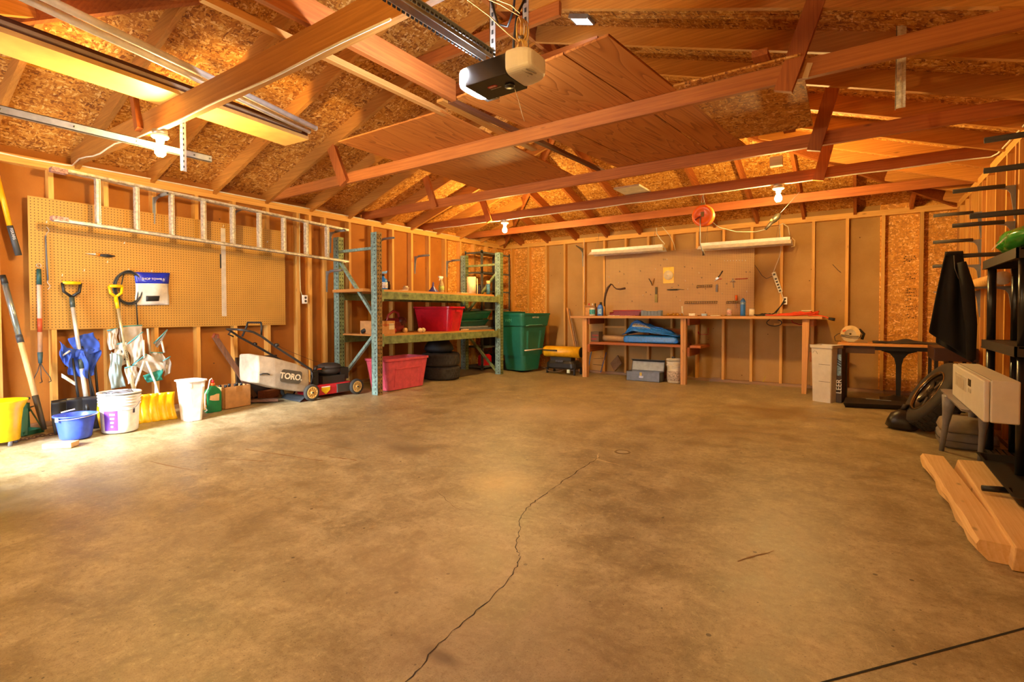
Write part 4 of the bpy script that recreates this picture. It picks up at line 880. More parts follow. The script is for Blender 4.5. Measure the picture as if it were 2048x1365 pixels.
for y in (-0.1, 0.11):
    g = G(); g.cyl((0.10, y, 0.035), (0.135, y, 0.035), 0.035, n=16); obj('wheel', g, plain('#8a2420' if y < 0 else '#d0a868', 0.4), t)
g = G(); g.tube([(0.03, -0.15, 0.14), (0.02, -0.3, 0.16), (-0.02, -0.42, 0.08), (0.0, -0.55, 0.03)], 0.03); obj('hose', g, BLK, t)
g = G(); g.rbox((0.52, -3.97, ZL+0.012), (0.05, 0.06, 0.024)); obj('tape_roll', g, WHT, label='little white block on the lower deck behind the front post', cat='block')
def tote(name, loc, rz, b, tp, h, m, lab, grp):
    t = thing(name, loc, lab, 'tote', grp, rz)
    g = G(); ks = [0, 0.03, 0.5, 0.9]
    R = [rr((0, 0), (b[0]+(tp[0]-b[0])*k, b[1]+(tp[1]-b[1])*k), 0.05+0.01*k, h*k) for k in ks]
    R += [rr((0, 0), (tp[0]-0.02, tp[1]-0.02), 0.06, h*0.92), rr((0, 0), (tp[0]+0.02, tp[1]+0.02), 0.065, h*0.93), rr((0, 0), (tp[0]+0.025, tp[1]+0.025), 0.066, h), rr((0, 0), (tp[0]-0.012, tp[1]-0.012), 0.055, h), rr((0, 0), (b[0]-0.01, b[1]-0.01), 0.045, 0.012)]
    g.sm = False; g.loft(R); obj('tub', g, m, t)
    def pan(ax, sg, w, z0, z1):
        g = G()
        for (a0, a1, c0, c1) in ((-w, w, z1-0.012, z1), (-w, -w+0.012, z0, z1), (w-0.012, w, z0, z1)):
            q = []
            for z in (c0, c1):
                k = z/h; off = (b[ax]+(tp[ax]-b[ax])*k)/2*sg
                q += [(off, z)]
            (o0, z0_), (o1, z1_) = q
            if ax == 0: P = [(o0, a0, z0_), (o0, a1, z0_), (o1, a1, z1_), (o1, a0, z1_)]; nn = (0.006*sg, 0, 0)
            else: P = [(a0, o0, z0_), (a1, o0, z0_), (a1, o1, z1_), (a0, o1, z1_)]; nn = (0, 0.006*sg, 0)
            g.hexa(P+[tuple(V(p)+V(nn)) for p in P])
        obj('raised_panel', g, m, t, clean=False)
    for ax, sg in ((0, 1), (0, -1), (1, 1), (1, -1)): pan(ax, sg, (b[1-ax])*0.36, 0.04, h*0.68)
    for sg in (-1, 1):
        g = G(); k = 0.82; g.rbox((0, sg*((b[1]+(tp[1]-b[1])*k)/2+0.004), h*k), (0.13, 0.02, 0.028)); obj('handle', g, m, t)
    return t
tote('storage_tote', (0.575, -2.575, ZL), PI/2+0.2, (0.36, 0.56), (0.46, 0.68), 0.38, plain('#c4122a', 0.3), 'bright red open storage tote on the lower rack deck', 'red storage totes')
tote('storage_tote', (0.62, -3.49, fz(0.6)), 0.04, (0.36, 0.70), (0.44, 0.84), 0.43, plain('#d8596a', 0.4), 'faded pink open storage tote on the floor under the rack', 'red storage totes')
for k, (y, lab) in enumerate(((-3.265, 'dirty white ball left of its twin before the red tote'), (-3.20, 'dirty white ball right of its twin before the red tote'))):
    g = G(); g.ball((0.84, y, ZL+0.035), 0.034); obj('ball', g, plain('#d8c496', 0.7), label=lab, cat='ball', group='balls on the rack')
def tray(name, c, rz, w, d, h, m, lab, tilt=0.0, grp=None):
    t = thing(name, c, lab, name.replace('_', ' '), grp, rz)
    g = G(); g.X = M.Rotation(tilt, 4, 'X')
    g.loft([rr((0, 0), (w*0.8, d*0.85), 0.06, 0), rr((0, 0), (w*0.95, d*0.97), 0.07, h*0.75), rr((0, 0), (w, d), 0.08, h*0.8), rr((0, 0), (w, d), 0.08, h), rr((0, 0), (w*0.9, d*0.93), 0.07, h), rr((0, 0), (w*0.78, d*0.82), 0.05, 0.012)]); obj('pan', g, m, t)
tray('snow_sled', (0.46, -1.80, 0.992), 0.0, 0.5, 0.95, 0.13, plain('#1f6a4c', 0.35), 'upper dark green plastic sled at the far end of the lower deck', 0.05, 'green sleds')
tray('snow_sled', (0.46, -1.80, 0.887), 0.05, 0.48, 0.85, 0.10, plain('#174f3a', 0.35), 'lower dark green plastic sled nested under another sled', 0.02, 'green sleds')
g = G(); g.loft([rr((0.50, -1.80), (0.5, 0.80), 0.05, ZL+0.001), rr((0.50, -1.80), (0.5, 0.80), 0.05, ZL+0.03)]); obj('tote_lid', g, plain('#5d6670', 0.35), label='bottom grey tote lid lying under the green sleds', cat='lid', group='tote lids')
g = G(); g.loft([rr((0.49, -1.88), (0.5, 0.78), 0.05, ZL+0.034), rr((0.49, -1.88), (0.5, 0.78), 0.05, ZL+0.06)]); obj('tote_lid', g, plain('#79808a', 0.3), label='pale grey tote lid on top of the other lid', cat='lid', group='tote lids')
g = G(); g.rbox((0.80, -2.22, ZL+0.012), (0.09, 0.14, 0.022), 0.4); obj('wood_scrap', g, wood('pale', 'y'), label='wood scrap wedged under the red tote corner', cat='wood block')
# tyres under the rack
TYR = plain('#3a352f', 0.85, var=0.3, vs=20)
def tire(mat4, r, ri, w, lab, grp, rim=True, m=TYR, hubm=None):
    t = thing('car_tire', mat4.to_translation(), lab, 'tire', grp, world=True)
    n = 48
    g = G(); g.X = mat4; g.sm = True
    pr = [(ri, 0.012), (ri+0.012, 0.0), (r*0.82, -0.004), (r-0.012, 0.012), (r, 0.035), (r, w-0.035), (r-0.012, w-0.012), (r*0.82, w+0.004), (ri+0.012, w), (ri, w-0.012)]
    g.lathe(pr, n=n); 
    g.sm = False
    for j, z in enumerate((0.04, w*0.37, w*0.62)):
        for k in range(36):
            a = 2*PI*(k+0.5*(j % 2))/36; h = w*0.2
            c, s = math.cos(a), math.sin(a); tn = V((-s, c, 0)); rd = V((c, s, 0)); p = rd*(r+0.003)+V((0, 0, z))
            g.hexa([p-tn*0.018-rd*0.006, p+tn*0.018-rd*0.006, p+tn*0.022-rd*0.006+V((0, 0, h)), p-tn*0.014-rd*0.006+V((0, 0, h)), p-tn*0.018+rd*0.002, p+tn*0.018+rd*0.002, p+tn*0.022+rd*0.002+V((0, 0, h)), p-tn*0.014+rd*0.002+V((0, 0, h))])
    obj('tread', g, m, t, clean=False)
    if rim:
        g = G(); g.X = mat4; g.lathe([(ri+0.004, 0.02), (ri, w-0.02), (ri-0.015, w-0.035), (ri*0.8, w-0.06), (ri*0.35, w-0.05), (0.02, w-0.045), (0.001, w-0.045)], n=36); obj('wheel_disc', g, hubm or plain('#9a958c', 0.35, 0.6), t)
    return t
tx, ty = 0.50, -2.45
tire(M.Translation((tx, ty, fz(tx)-0.0+0.002)), 0.295, 0.19, 0.205, 'bottom tire of the stack beneath the rack', 'tires under the rack')
tire(M.Translation((tx+0.005, ty-0.02, fz(tx)+0.213)), 0.30, 0.19, 0.205, 'middle tire of the stack beneath the rack', 'tires under the rack')
g = G(); g.lathe([(0.001, 0.0), (0.19, 0.0), (0.235, 0.04), (0.22, 0.10), (0.15, 0.20), (0.02, 0.21)], (tx-0.03, ty-0.02, fz(tx)+0.425), 30); obj('tire_cover', g, plain('#1e2026', 0.6), label='dark rounded cover topping the tire stack beneath the rack', cat='cover')
# metal shelf unit behind the rack
t = thing('metal_shelf', (0.24, -0.85, 0.06), 'grey metal shelf unit in the rear corner behind the rack', 'shelf', world=True)
MS = plain('#6d7472', 0.45, 0.4, var=0.2)
for x in (0.04, 0.435):
    for y in (-1.30, -0.43):
        g = G(); g.box((x-0.003 if x < 0.2 else x-0.03, y-0.0, 0.08), (x+0.03 if x < 0.2 else x+0.003, y+0.003, 2.235)); xx = x-0.003 if x < 0.2 else x; g.box((xx, y if y < -1 else y-0.03, 0.08), (xx+0.003, y+0.03 if y < -1 else y+0.003, 2.235)); obj('post', g, MS, t)
for z in (2.21, 1.85, 1.51, 1.18, 0.84, 0.50, 0.14):
    g = G(); g.box((0.037, -1.30, z-0.003), (0.438, -0.427, z)); g.box((0.435, -1.30, z-0.03), (0.438, -0.427, z)); g.box((0.037, -1.30, z-0.03), (0.438, -1.297, z)); obj('shelf_pan', g, MS, t)
t = thing('gas_can', (0.30, -1.05, 0.143), 'red plastic gas can on the lowest metal shelf', 'gas can')
g = G(); g.loft([rr((0, 0), (0.16*s, 0.24*s), 0.03, z) for z, s in ((0, 1), (0.16, 1), (0.2, 0.7))]); obj('body', g, plain('#c4141c', 0.35), t)
g = G(); g.tube([(0, 0.05, 0.19), (0, 0.1, 0.24), (0, 0.15, 0.26)], 0.015); obj('spout', g, BLK, t)
for (x, y, z, s, c, lab, nm) in ((0.25, -1.1, 1.514, (0.16, 0.22, 0.10), '#4a3526', 'brown carton on the third metal shelf', 'carton'), (0.26, -0.72, 1.184, (0.2, 0.3, 0.13), '#3c342c', 'dark carton on the fourth metal shelf', 'carton'), (0.25, -0.80, 0.504, (0.22, 0.36, 0.16), '#2c2822', 'black crate on the second lowest metal shelf', 'crate'), (0.25, -1.0, 0.844, (0.2, 0.3, 0.12), '#58432c', 'tan carton on the middle metal shelf', 'carton'), (0.22, -0.68, 0.143, (0.2, 0.28, 0.17), '#221f1c', 'black box beside the red gas can', 'crate')):
    t = thing(nm, (x, y, z), lab, 'box'); g = G(); g.box((-s[0]/2, -s[1]/2, 0), (s[0]/2, s[1]/2, s[2])); obj('body', g, plain(c, 0.7), t, bev=0.004)
    g = G(); g.box((-s[0]/2-0.004, -s[1]/2-0.004, s[2]), (s[0]/2+0.004, s[1]/2+0.004, s[2]+0.012)); obj('lid', g, plain(c, 0.6, var=0.3), t)
# ------------------------------------------------------------------ back wall
BW = lambda ax: wood('bench', ax)
g = G(); g.box((2.245, -0.0075, 1.06), (4.69, -0.0005, 2.14)); obj('pegboard', g, pegb('x', 'z', '#b48a52'), label='tan pegboard behind the workbench full of hooks', cat='pegboard', group='pegboards')
t = thing('workbench', (3.75, -0.33, 0.0), 'long wooden workbench along the back wall', 'workbench', world=True)
g = G(); g.box((1.90, -0.70, 1.012), (5.62, -0.002, 1.05)); obj('worktop', g, wood('bench', 'x'), t, bev=0.003)
def leg2(x, lab=None):
    for dx in (0, 0.041):
        g = G(); g.box((x+dx, -0.64, 0.0), (x+dx+0.038, -0.552, 1.0115)); obj('leg', g, BW('z'), t)
leg2(2.10); leg2(3.765)
g = G(); g.hexa([(5.385, -0.64, 0.0), (5.44, -0.64, 0.0), (5.44, -0.56, 0.0), (5.385, -0.56, 0.0), (5.385, -0.64, 1.0115), (5.47, -0.64, 1.0115), (5.47, -0.56, 1.0115), (5.385, -0.56, 1.0115)]); obj('leg', g, BW('z'), t)
for x in (2.18, 3.85, 5.475):
    for z, h in ((0.96, 0.10), (0.50, 0.13)):
        g = G(); g.box((x, -0.60, z-h/2), (x+0.038, -0.002, z+h/2)); obj('cross_brace', g, wood('fir', 'y'), t)
g = G(); g.box((2.22, -0.60, 0.566), (3.765, -0.03, 0.604)); obj('lower_shelf', g, wood('fir', 'x'), t)
g = G(); g.box((3.89, -0.58, 0.562), (4.05, -0.03, 0.60)); obj('shelf_end', g, wood('fir', 'y'), t)
ZB = 1.0515
# lower shelf things
t = thing('blue_tarp', (3.25, -0.35, 0.606), 'folded blue plastic tarp on the lower shelf of the workbench', 'tarp')
TARP = plain('#1f6fd0', 0.3, var=0.3, vs=40)
def wob(p, q): return math.sin(p[0]*q+1.3*p[1]*q)*0.5+math.sin(p[1]*q*1.7-p[0]*q*0.6+2)*0.3+math.sin(p[0]*q*2.3+p[1]*q*1.9+4)*0.2
g = G(); rings = []
for z, s_ in ((0.002, 0.93), (0.015, 0.99), (0.05, 1.01), (0.085, 1.0), (0.115, 0.96), (0.13, 0.85)):
    R = []
    for p in rr((0.0, 0.0), (0.90*s_, 0.44*s_), 0.05, z, 6): R.append((p[0]+0.012*wob((p[0]*3+z*9, p[1]*3), 7), p[1]+0.012*wob((p[1]*4, p[0]*5+z*7), 6), z))
    rings.append(R)
g.sm = True; g.loft(rings); obj('folded_base', g, TARP, t, sub=1)
g = G()
def tt(u, v):
    x = -0.47+0.92*u; y = -0.235+0.42*v
    prof = 0.285*math.exp(-((u-0.16)/0.17)**2)+0.20*math.exp(-((u-0.42)/0.2)**2)+0.12*math.exp(-((u-0.75)/0.25)**2)
    e = min(1.0, 4*min(u, 1-u)+0.05)*min(1.0, 3*min(v+0.06, 1-v))
    z = 0.125+(prof-0.02)*min(1, e+0.15)*0.75
    w_ = 0.022*wob((u*3, v*2.2), 5)+0.014*wob((u*6+1, v*3), 9)
    return (x+0.02*wob((v*4, u*2), 4), y+0.03*wob((u*3, v), 5), max(0.118, z+w_*e))
g.grid(tt, 44, 22); obj('crumpled_top', g, TARP, t, thick=0.012, sub=1)
for k in range(4):
    g = G(); g.tube([tuple(V(tt(u, 0.10+0.10*k))+V((0, -0.012, 0.006))) for u in [0.03+0.09*q+0.02*k for q in range(10)]], [0.006, 0.014, 0.012, 0.016, 0.012, 0.014, 0.012, 0.012, 0.01, 0.005], 8); obj('crease', g, TARP, t)
g = G(); g.grid(lambda u, v: tuple(V(tt(0.20+0.30*u, 0.08+0.12*v))+V((0, -0.008, 0.009))), 10, 4); obj('pale_lining', g, plain('#b9b6a8', 0.6, var=0.5, vs=50), t, thick=0.003)
t = thing('tube_roll', (2.6, -0.25, 0.67), 'brown cardboard tube lying on the lower shelf left of the tarp', 'tube', world=True)
g = G(); g.cyl((2.34, -0.30, 0.662), (3.05, -0.22, 0.662), 0.055, n=20); obj('tube', g, plain('#b58f62', 0.8), t)
g = G(); g.cyl((2.325, -0.302, 0.662), (2.342, -0.30, 0.662), 0.06, n=20); obj('end_cap', g, plain('#8f6c48', 0.8), t)
t = thing('small_carton', (2.24, -0.42, 0.606), 'dark printed carton at the left end of the lower bench shelf', 'box')
g = G(); g.box((-0.05, -0.08, 0), (0.10, 0.08, 0.17)); obj('carton', g, plain('#5a4634', 0.7), t)
g = G(); g.box((-0.04, -0.0812, 0.03), (0.06, -0.0802, 0.06)); g.box((-0.02, -0.0812, 0.10), (0.09, -0.0802, 0.12)); obj('printing', g, plain('#8e2a22', 0.6), t)
g = G(); g.rbox((3.45, -0.10, 0.79), (0.5, 0.04, 0.10)); obj('wood_board', g, wood('fir', 'x'), label='dark board on edge against the wall behind the tarp', cat='board')
# under the bench
t = thing('toolbox', (3.16, -0.50, 0.0), 'open grey steel toolbox on the floor under the workbench', 'toolbox')
TB = plain('#71757c', 0.45, 0.3)
g = G()
for lo, hi in (((-0.275, -0.115, 0), (0.275, 0.115, 0.006)), ((-0.275, -0.115, 0), (0.275, -0.109, 0.15)), ((-0.275, 0.109, 0), (0.275, 0.115, 0.15)), ((-0.275, -0.115, 0), (-0.269, 0.115, 0.15)), ((0.269, -0.115, 0), (0.275, 0.115, 0.15))): g.box(lo, hi)
obj('body', g, TB, t, clean=False)
g = G(); g.box((-0.26, -0.10, 0.10), (0.26, 0.10, 0.118)); obj('tray', g, plain('#2a2927', 0.5), t)
g = G(); P = [(0.118, 0.15), (0.165, 0.30), (0.15, 0.33), (0.10, 0.335), (0.10, 0.325), (0.14, 0.318), (0.152, 0.30), (0.11, 0.152)]
g.loft([[(x, a, b) for a, b in P] for x in (-0.275, 0.275)]); obj('lid', g, plain('#3c3d40', 0.5), t)
g = G(); g.hexa([(-0.262, 0.108, 0.156), (0.262, 0.108, 0.156), (0.262, 0.110, 0.156), (-0.262, 0.110, 0.156), (-0.262, 0.149, 0.295), (0.262, 0.149, 0.295), (0.262, 0.151, 0.295), (-0.262, 0.151, 0.295)]); obj('lit_lid_face', g, plain('#8f959c', 0.4, 0.3), t)  # inner face coloured lighter against the dark lid, shading put into the colour
g = G(); g.rbox((-0.03, -0.118, 0.115), (0.035, 0.01, 0.05)); obj('latch', g, BRASS, t)
g = G(); g.box((-0.06, -0.1165, 0.055), (0.01, -0.1155, 0.085)); obj('sticker', g, plain('#dfe6f2', 0.4), t)
text('Waterloo', 0.02, frame((1, 0, 0), (0, 0, 1), (-0.025, -0.117, 0.07)), plain('#24409a', 0.5), t)
t = bucket('bucket', (3.635, -0.50, 0.0), 0.105, 0.118, 0.365, plain('#d6cdb8', 0.5), 'dirty white pail under the middle of the workbench', 'bucket', ribs=3)
g = G(); g.lathe([(0.112, 0.04), (0.1135, 0.042), (0.1175, 0.19), (0.116, 0.192)], n=32); obj('label', g, plain('#b9a896', 0.7, var=0.5, vs=60), t)
g = G(); g.tube([(0.123*math.cos(a), 0.123*math.sin(a), 0.29-0.05*math.sin(-a)) for a in [math.radians(-170+k*16) for k in range(11)]], 0.0025, 6); obj('handle', g, STEEL, t)
g = G(); g.lathe([(0.001, 0.37), (0.122, 0.37), (0.124, 0.38), (0.05, 0.385), (0.001, 0.385)], n=32); obj('lid', g, plain('#cfc6b0', 0.5), t)
g = G(); g.cyl((-0.02, 0, 0.384), (-0.02, 0, 0.41), 0.025); obj('spout_cap', g, DKG, t)
g = G(); g.hexa([(2.36, -0.06, 0.20), (2.48, -0.16, 0.075), (2.49, -0.13, 0.07), (2.37, -0.03, 0.195), (2.49, -0.05, 0.35), (2.61, -0.15, 0.225), (2.62, -0.12, 0.22), (2.50, -0.02, 0.345)]); obj('wood_board', g, wood('old', 'x'), label='square board tipped on its corner against the wall under the bench', cat='board')
t = thing('hand_saw', (2.25, -0.12, 0.04), 'blue framed saw leaning under the left end of the bench', 'saw', world=True)
g = G(); g.tube([(2.03, -0.30, 0.045), (2.07, -0.22, 0.42), (2.09, -0.2, 0.52)], 0.008); g.tube([(2.26, -0.25, 0.05), (2.31, -0.12, 0.40)], 0.007); obj('frame', g, plain('#2b5fa8', 0.4), t)
g = G(); g.tube([(2.10, -0.2, 0.28), (2.29, -0.17, 0.30)], 0.003, 6); g.tube([(2.09, -0.2, 0.18), (2.28, -0.2, 0.17)], 0.003, 6); obj('cross_wire', g, BLK, t)
t = thing('red_clamp', (3.97, -0.12, 0.76), 'small red wire frame hanging under the workbench', 'clamp', world=True)
g = G(); g.tube([(3.90, -0.10, 0.78), (3.90, -0.10, 0.755), (4.04, -0.10, 0.755), (4.04, -0.10, 0.86)], 0.005); obj('frame', g, RED, t)
g = G(); g.cyl((3.89, -0.10, 0.765), (3.89, -0.10, 0.80), 0.009); obj('grip', g, RED, t)
g = G(); g.cyl((4.83, -0.06, 0.055), (4.86, -0.045, 0.14), 0.006, 0.002); obj('plant_shoot', g, plain('#c8b22a', 0.6), label='thin yellow shoot growing at the wall under the right bench end', cat='plant')
for k, (p, lab) in enumerate((((3.3, -0.06, 0.043), 'small rubbish scrap on the sill behind the pail'), ((4.15, -0.02, 0.043), 'loose wood scrap on the sill at the middle of the bench'))):
    g = G(); g.rbox((p[0], p[1], p[2]+0.012), (0.14, 0.04, 0.02), 0.2); obj('wood_scrap', g, wood('old', 'x'), label=lab, cat='wood block')
# on the worktop
t = thing('cardboard_box', (2.10, -0.28, ZB), 'small open cardboard box of spray bottles at the left bench end', 'box')
g = G(); 
for lo, hi in (((-0.09, -0.08, 0), (0.11, 0.08, 0.004)), ((-0.09, -0.08, 0), (-0.086, 0.08, 0.15)), ((0.106, -0.08, 0), (0.11, 0.08, 0.15)), ((-0.09, -0.08, 0), (0.11, -0.076, 0.15)), ((-0.09, 0.076, 0), (0.11, 0.08, 0.15))): g.box(lo, hi)
obj('carton', g, CARD, t, clean=False)
g = G(); g.hexa([(-0.09, -0.082, 0.145), (0.11, -0.082, 0.145), (0.11, -0.078, 0.15), (-0.09, -0.078, 0.15), (-0.09, -0.125, 0.175), (0.11, -0.125, 0.175), (0.11, -0.122, 0.179), (-0.09, -0.122, 0.179)]); obj('flap', g, plain('#cda06c', 0.8), t)
for k, (x, y, c, cap, lab) in enumerate(((-0.05, 0.0, '#c9c4bc', '#c02a2a', 'pale red capped bottle in the box on the bench'), (0.06, 0.02, '#39332c', '#111111', 'dark bottle with black top in the box on the bench'), (0.005, 0.03, '#8c8478', '#e8e4da', 'grey white capped bottle in the box on the bench'))):
    b = thing('small_bottle', (2.10+x, -0.28+y, ZB+0.005), lab, 'bottle', 'bottles in the bench box')
    g = G(); g.lathe([(0.001, 0), (0.026, 0), (0.026, 0.14), (0.01, 0.17), (0.01, 0.19), (0.001, 0.19)], n=14); obj('bottle', g, plain(c, 0.3), b)
    g = G(); g.cyl((0, 0, 0.18), (0, 0, 0.215), 0.012); obj('cap', g, plain(cap, 0.4), b)
def can(p, r, h, c, lab, capc=None, grp=None, nm='paint_can'):
    t = thing(nm, p, lab, 'can', grp)
    g = G(); g.lathe([(0.001, 0), (r, 0), (r, h), (r-0.004, h), (0.001, h-0.003)], n=22); obj('can_body', g, c, t)
    g = G(); g.lathe([(r+0.0008, h*0.2), (r+0.0012, h*0.21), (r+0.0012, h*0.8), (r+0.0008, h*0.81)], n=22); obj('label', g, capc or WHT, t)
    g = G(); g.lathe([(r, h-0.004), (r+0.002, h), (r, h+0.003), (r-0.006, h+0.001)], n=22); obj('rim', g, STEEL, t)
    return t
can((2.18, -0.42, ZB), 0.05, 0.135, plain('#d6d0c8', 0.4), 'white and teal lidded tub before the box on the bench', plain('#3fa0a8', 0.4, var=0.6, vs=50), 'cans on the bench')
t = thing('detergent_bottle', (2.305, -0.36, ZB), 'blue bottle with black cap on the workbench', 'bottle')
g = G(); g.loft([rr((0, 0), (0.10*s, 0.06*s), 0.02, z) for z, s in ((0, 0.95), (0.01, 1), (0.14, 1), (0.175, 0.8), (0.2, 0.4))]); obj('bottle', g, plain('#2a5fb4', 0.3), t)
g = G(); g.cyl((0.01, 0, 0.195), (0.01, 0, 0.235), 0.02); obj('cap', g, BLK, t)
g = G(); g.box((-0.035, -0.0315, 0.03), (0.035, -0.0305, 0.12)); obj('label', g, plain('#8fb4e0', 0.4, var=0.5, vs=50), t)
t = thing('parts_tray', (2.72, -0.22, ZB), 'red metal tray at the back of the workbench', 'tray')
g = G()
for lo, hi in (((-0.27, -0.08, 0), (0.27, 0.08, 0.006)), ((-0.27, 0.074, 0), (0.27, 0.08, 0.085)), ((-0.27, -0.08, 0), (0.27, -0.074, 0.045)), ((-0.27, -0.08, 0), (-0.264, 0.08, 0.06)), ((0.264, -0.08, 0), (0.27, 0.08, 0.06))): g.box(lo, hi)
obj('tray_body', g, plain('#7c141a', 0.4), t, clean=False)
g = G(); g.tube([(-0.27, 0.077, 0.088), (0.27, 0.077, 0.088)], 0.008); obj('rolled_rim', g, plain('#b02028', 0.35), t)
for (p, s, r, c, lab) in (((2.60, -0.45, 0.004), (0.20, 0.13, 0.008), 0.2, '#d9d2c4', 'white paper sheets on the bench before the red tray'), ((2.85, -0.47, 0.004), (0.22, 0.10, 0.008), -0.15, '#d58a8a', 'pinkish booklet on the bench before the red tray')):
    g = G(); g.rbox((p[0], p[1], ZB+p[2]), s, r); obj('paper', g, plain(c, 0.6, var=0.4, vs=40), label=lab, cat='paper')
t = thing('miter_box', (3.24, -0.42, ZB), 'blue grey plastic miter box on the workbench', 'miter box')
MB_ = plain('#67727f', 0.5)
g = G(); g.box((-0.165, -0.05, 0), (0.165, 0.05, 0.012)); obj('base', g, MB_, t)
for sy in (-0.05, 0.04):
    for k in range(6):
        g = G(); g.box((-0.165+0.056*k, sy, 0.012), (-0.165+0.056*k+0.046, sy+0.01, 0.088 if k in (0, 5) else 0.078)); obj('fence', g, MB_, t)
for k, (x, y) in enumerate(((3.50, -0.40), (3.56, -0.36), (3.63, -0.42), (3.70, -0.35), (3.60, -0.46), (3.67, -0.47))):
    t = thing('brass_fitting', (x, y, ZB), 'brass plumbing fitting heaped on the bench right of the miter box', 'fitting', 'brass fittings', k*0.7)
    g = G(); g.cyl((-0.025, 0, 0.016), (0.02, 0, 0.016), 0.0155, n=6); obj('hex_nut', g, BRASS, t)
    g = G(); g.cyl((0.018, 0, 0.016), (0.045, 0, 0.016), 0.011, n=12); g.cyl((-0.002, 0, 0.016), (-0.002, 0.0, 0.045), 0.01, n=12); obj('branch', g, plain('#b8862c', 0.3, 0.9), t)
g = G(); g.cyl((3.70, -0.30, ZB), (3.69, -0.30, ZB+0.155), 0.012, n=12); obj('caulk_tube', g, plain('#cfc9c0', 0.4), label='slim pale tube standing behind the brass fittings', cat='tube')
def sbox(p, s, c, lab, nm='small_box', rz=0.0):
    t = thing(nm, (p[0], p[1], ZB), lab, 'box', None, rz)
    g = G(); g.box((-s[0]/2, -s[1]/2, 0), (s[0]/2, s[1]/2, s[2]*0.75)); obj('carton', g, plain(c, 0.5), t, bev=0.002)
    g = G(); g.box((-s[0]/2-0.002, -s[1]/2-0.002, s[2]*0.75), (s[0]/2+0.002, s[1]/2+0.002, s[2])); obj('lid', g, plain(c, 0.4, var=0.3), t, bev=0.002)
sbox((3.87, -0.40), (0.09, 0.06, 0.04), '#e6dfd0', 'small white carton in the middle of the workbench', rz=0.2)
sbox((4.06, -0.42), (0.075, 0.05, 0.035), '#a9c0d8', 'small pale blue carton right of the white one on the bench')
g = G(); g.rbox((4.23, -0.45, ZB+0.005), (0.14, 0.05, 0.01), 0.1); obj('work_glove', g, CREAM, label='flat cream rag on the bench left of the first can', cat='rag')
can((4.41, -0.38, ZB), 0.033, 0.105, plain('#cfc2b4', 0.4), 'white and pink can left of the blue gas cylinder on the bench', plain('#d8a8a8', 0.4, var=0.5, vs=60), 'cans on the bench')
can((4.72, -0.38, ZB), 0.035, 0.105, plain('#d8ccba', 0.4), 'cream can right of the blue gas cylinder on the bench', CREAM, 'cans on the bench')
t = thing('gas_cylinder', (4.595, -0.36, ZB), 'blue propane cylinder standing on the workbench', 'gas cylinder')
g = G(); g.lathe([(0.001, 0), (0.034, 0), (0.037, 0.008), (0.037, 0.215), (0.028, 0.24), (0.012, 0.248), (0.012, 0.262), (0.001, 0.262)], n=24); obj('cylinder', g, plain('#2767b8', 0.3), t)
g = G(); g.lathe([(0.0375, 0.17), (0.0381, 0.171), (0.0381, 0.205), (0.0375, 0.206)], n=24); obj('label_band', g, plain('#7f9cc0', 0.4, var=0.6, vs=70), t)
t = thing('dark_cloth', (4.86, -0.33, ZB), 'dark rag bunched on the bench before the power strip', 'cloth')
obj('cloth', rumple([(-0.11, -0.09, 0.01), (0.12, -0.09, 0.01), (0.11, 0.09, 0.02), (-0.10, 0.09, 0.02)], 0.022, 71), plain('#2a2422', 0.8), t, thick=0.012, sub=1)
t = thing('extension_cord', (5.2, -0.38, ZB), 'orange extension cord heaped on the right end of the workbench', 'cord', world=True)
ORG = plain('#e8481c', 0.5)
random.seed(12)
g = G()
for k in range(9):
    c = (5.12+0.05*k+random.uniform(-0.05, 0.05), -0.38+random.uniform(-0.07, 0.07)); ra = random.uniform(0.13, 0.28); rb_ = random.uniform(0.07, 0.14); ro = random.uniform(-0.4, 0.4)
    ra = min(ra, 5.56-c[0], c[0]-4.86)
    P = []
    for q in range(20):
        a = 2*PI*q/20; u, v = ra*math.cos(a), rb_*math.sin(a)
        P.append((c[0]+u*math.cos(ro)-v*math.sin(ro)*0.5, c[1]+u*math.sin(ro)*0.5+v, ZB+0.008+0.0075*k*(0.7+0.3*math.sin(a*2+k))))
    g.tube(P, 0.0065, 6, True)
obj('coil', g, ORG, t)
g = G(); g.tube([(5.45, -0.55, ZB+0.01), (5.58, -0.66, ZB+0.008), (5.66, -0.70, ZB-0.01), (5.70, -0.71, ZB-0.035)], 0.0065, 8); obj('tail', g, ORG, t)
g = G(); g.tube([(5.69, -0.71, ZB-0.03), (5.76, -0.715, ZB-0.045)], [0.016, 0.02]); obj('plug', g, BLK, t)
g = G(); g.rbox((5.42, -0.36, ZB+0.075), (0.13, 0.05, 0.008), -0.3); obj('cord_tag', g, CREAM, t)
# things hanging on the rear pegboard
y = -0.02
t = thing('sickle', (2.4, y, 1.5), 'old brown sickle hanging at the left edge of the rear pegboard', 'sickle', world=True)
g = G(); g.tube([(2.225, y, 1.22), (2.225, y, 1.32), (2.25, y, 1.45), (2.29, y, 1.55), (2.35, y, 1.615), (2.385, y, 1.605)], [0.008, 0.014, 0.02, 0.021, 0.014, 0.008], 8); obj('blade', g, plain('#4a3428', 0.6, 0.3), t)
g = G(); g.tube([(2.38, y, 1.607), (2.41, y, 1.56), (2.46, y, 1.525), (2.53, y, 1.52), (2.62, y, 1.535)], [0.008, 0.009, 0.01, 0.016, 0.017], 8); obj('handle', g, plain('#54382a', 0.6), t)
t = thing('sanding_disc_pack', (3.38, y, 1.6), 'yellow carded package with a round pale disc on the rear pegboard', 'package', world=True)
g = G(); g.box((3.29, -0.016, 1.595), (3.47, -0.012, 1.865)); obj('card', g, plain('#e6b70c', 0.4), t)
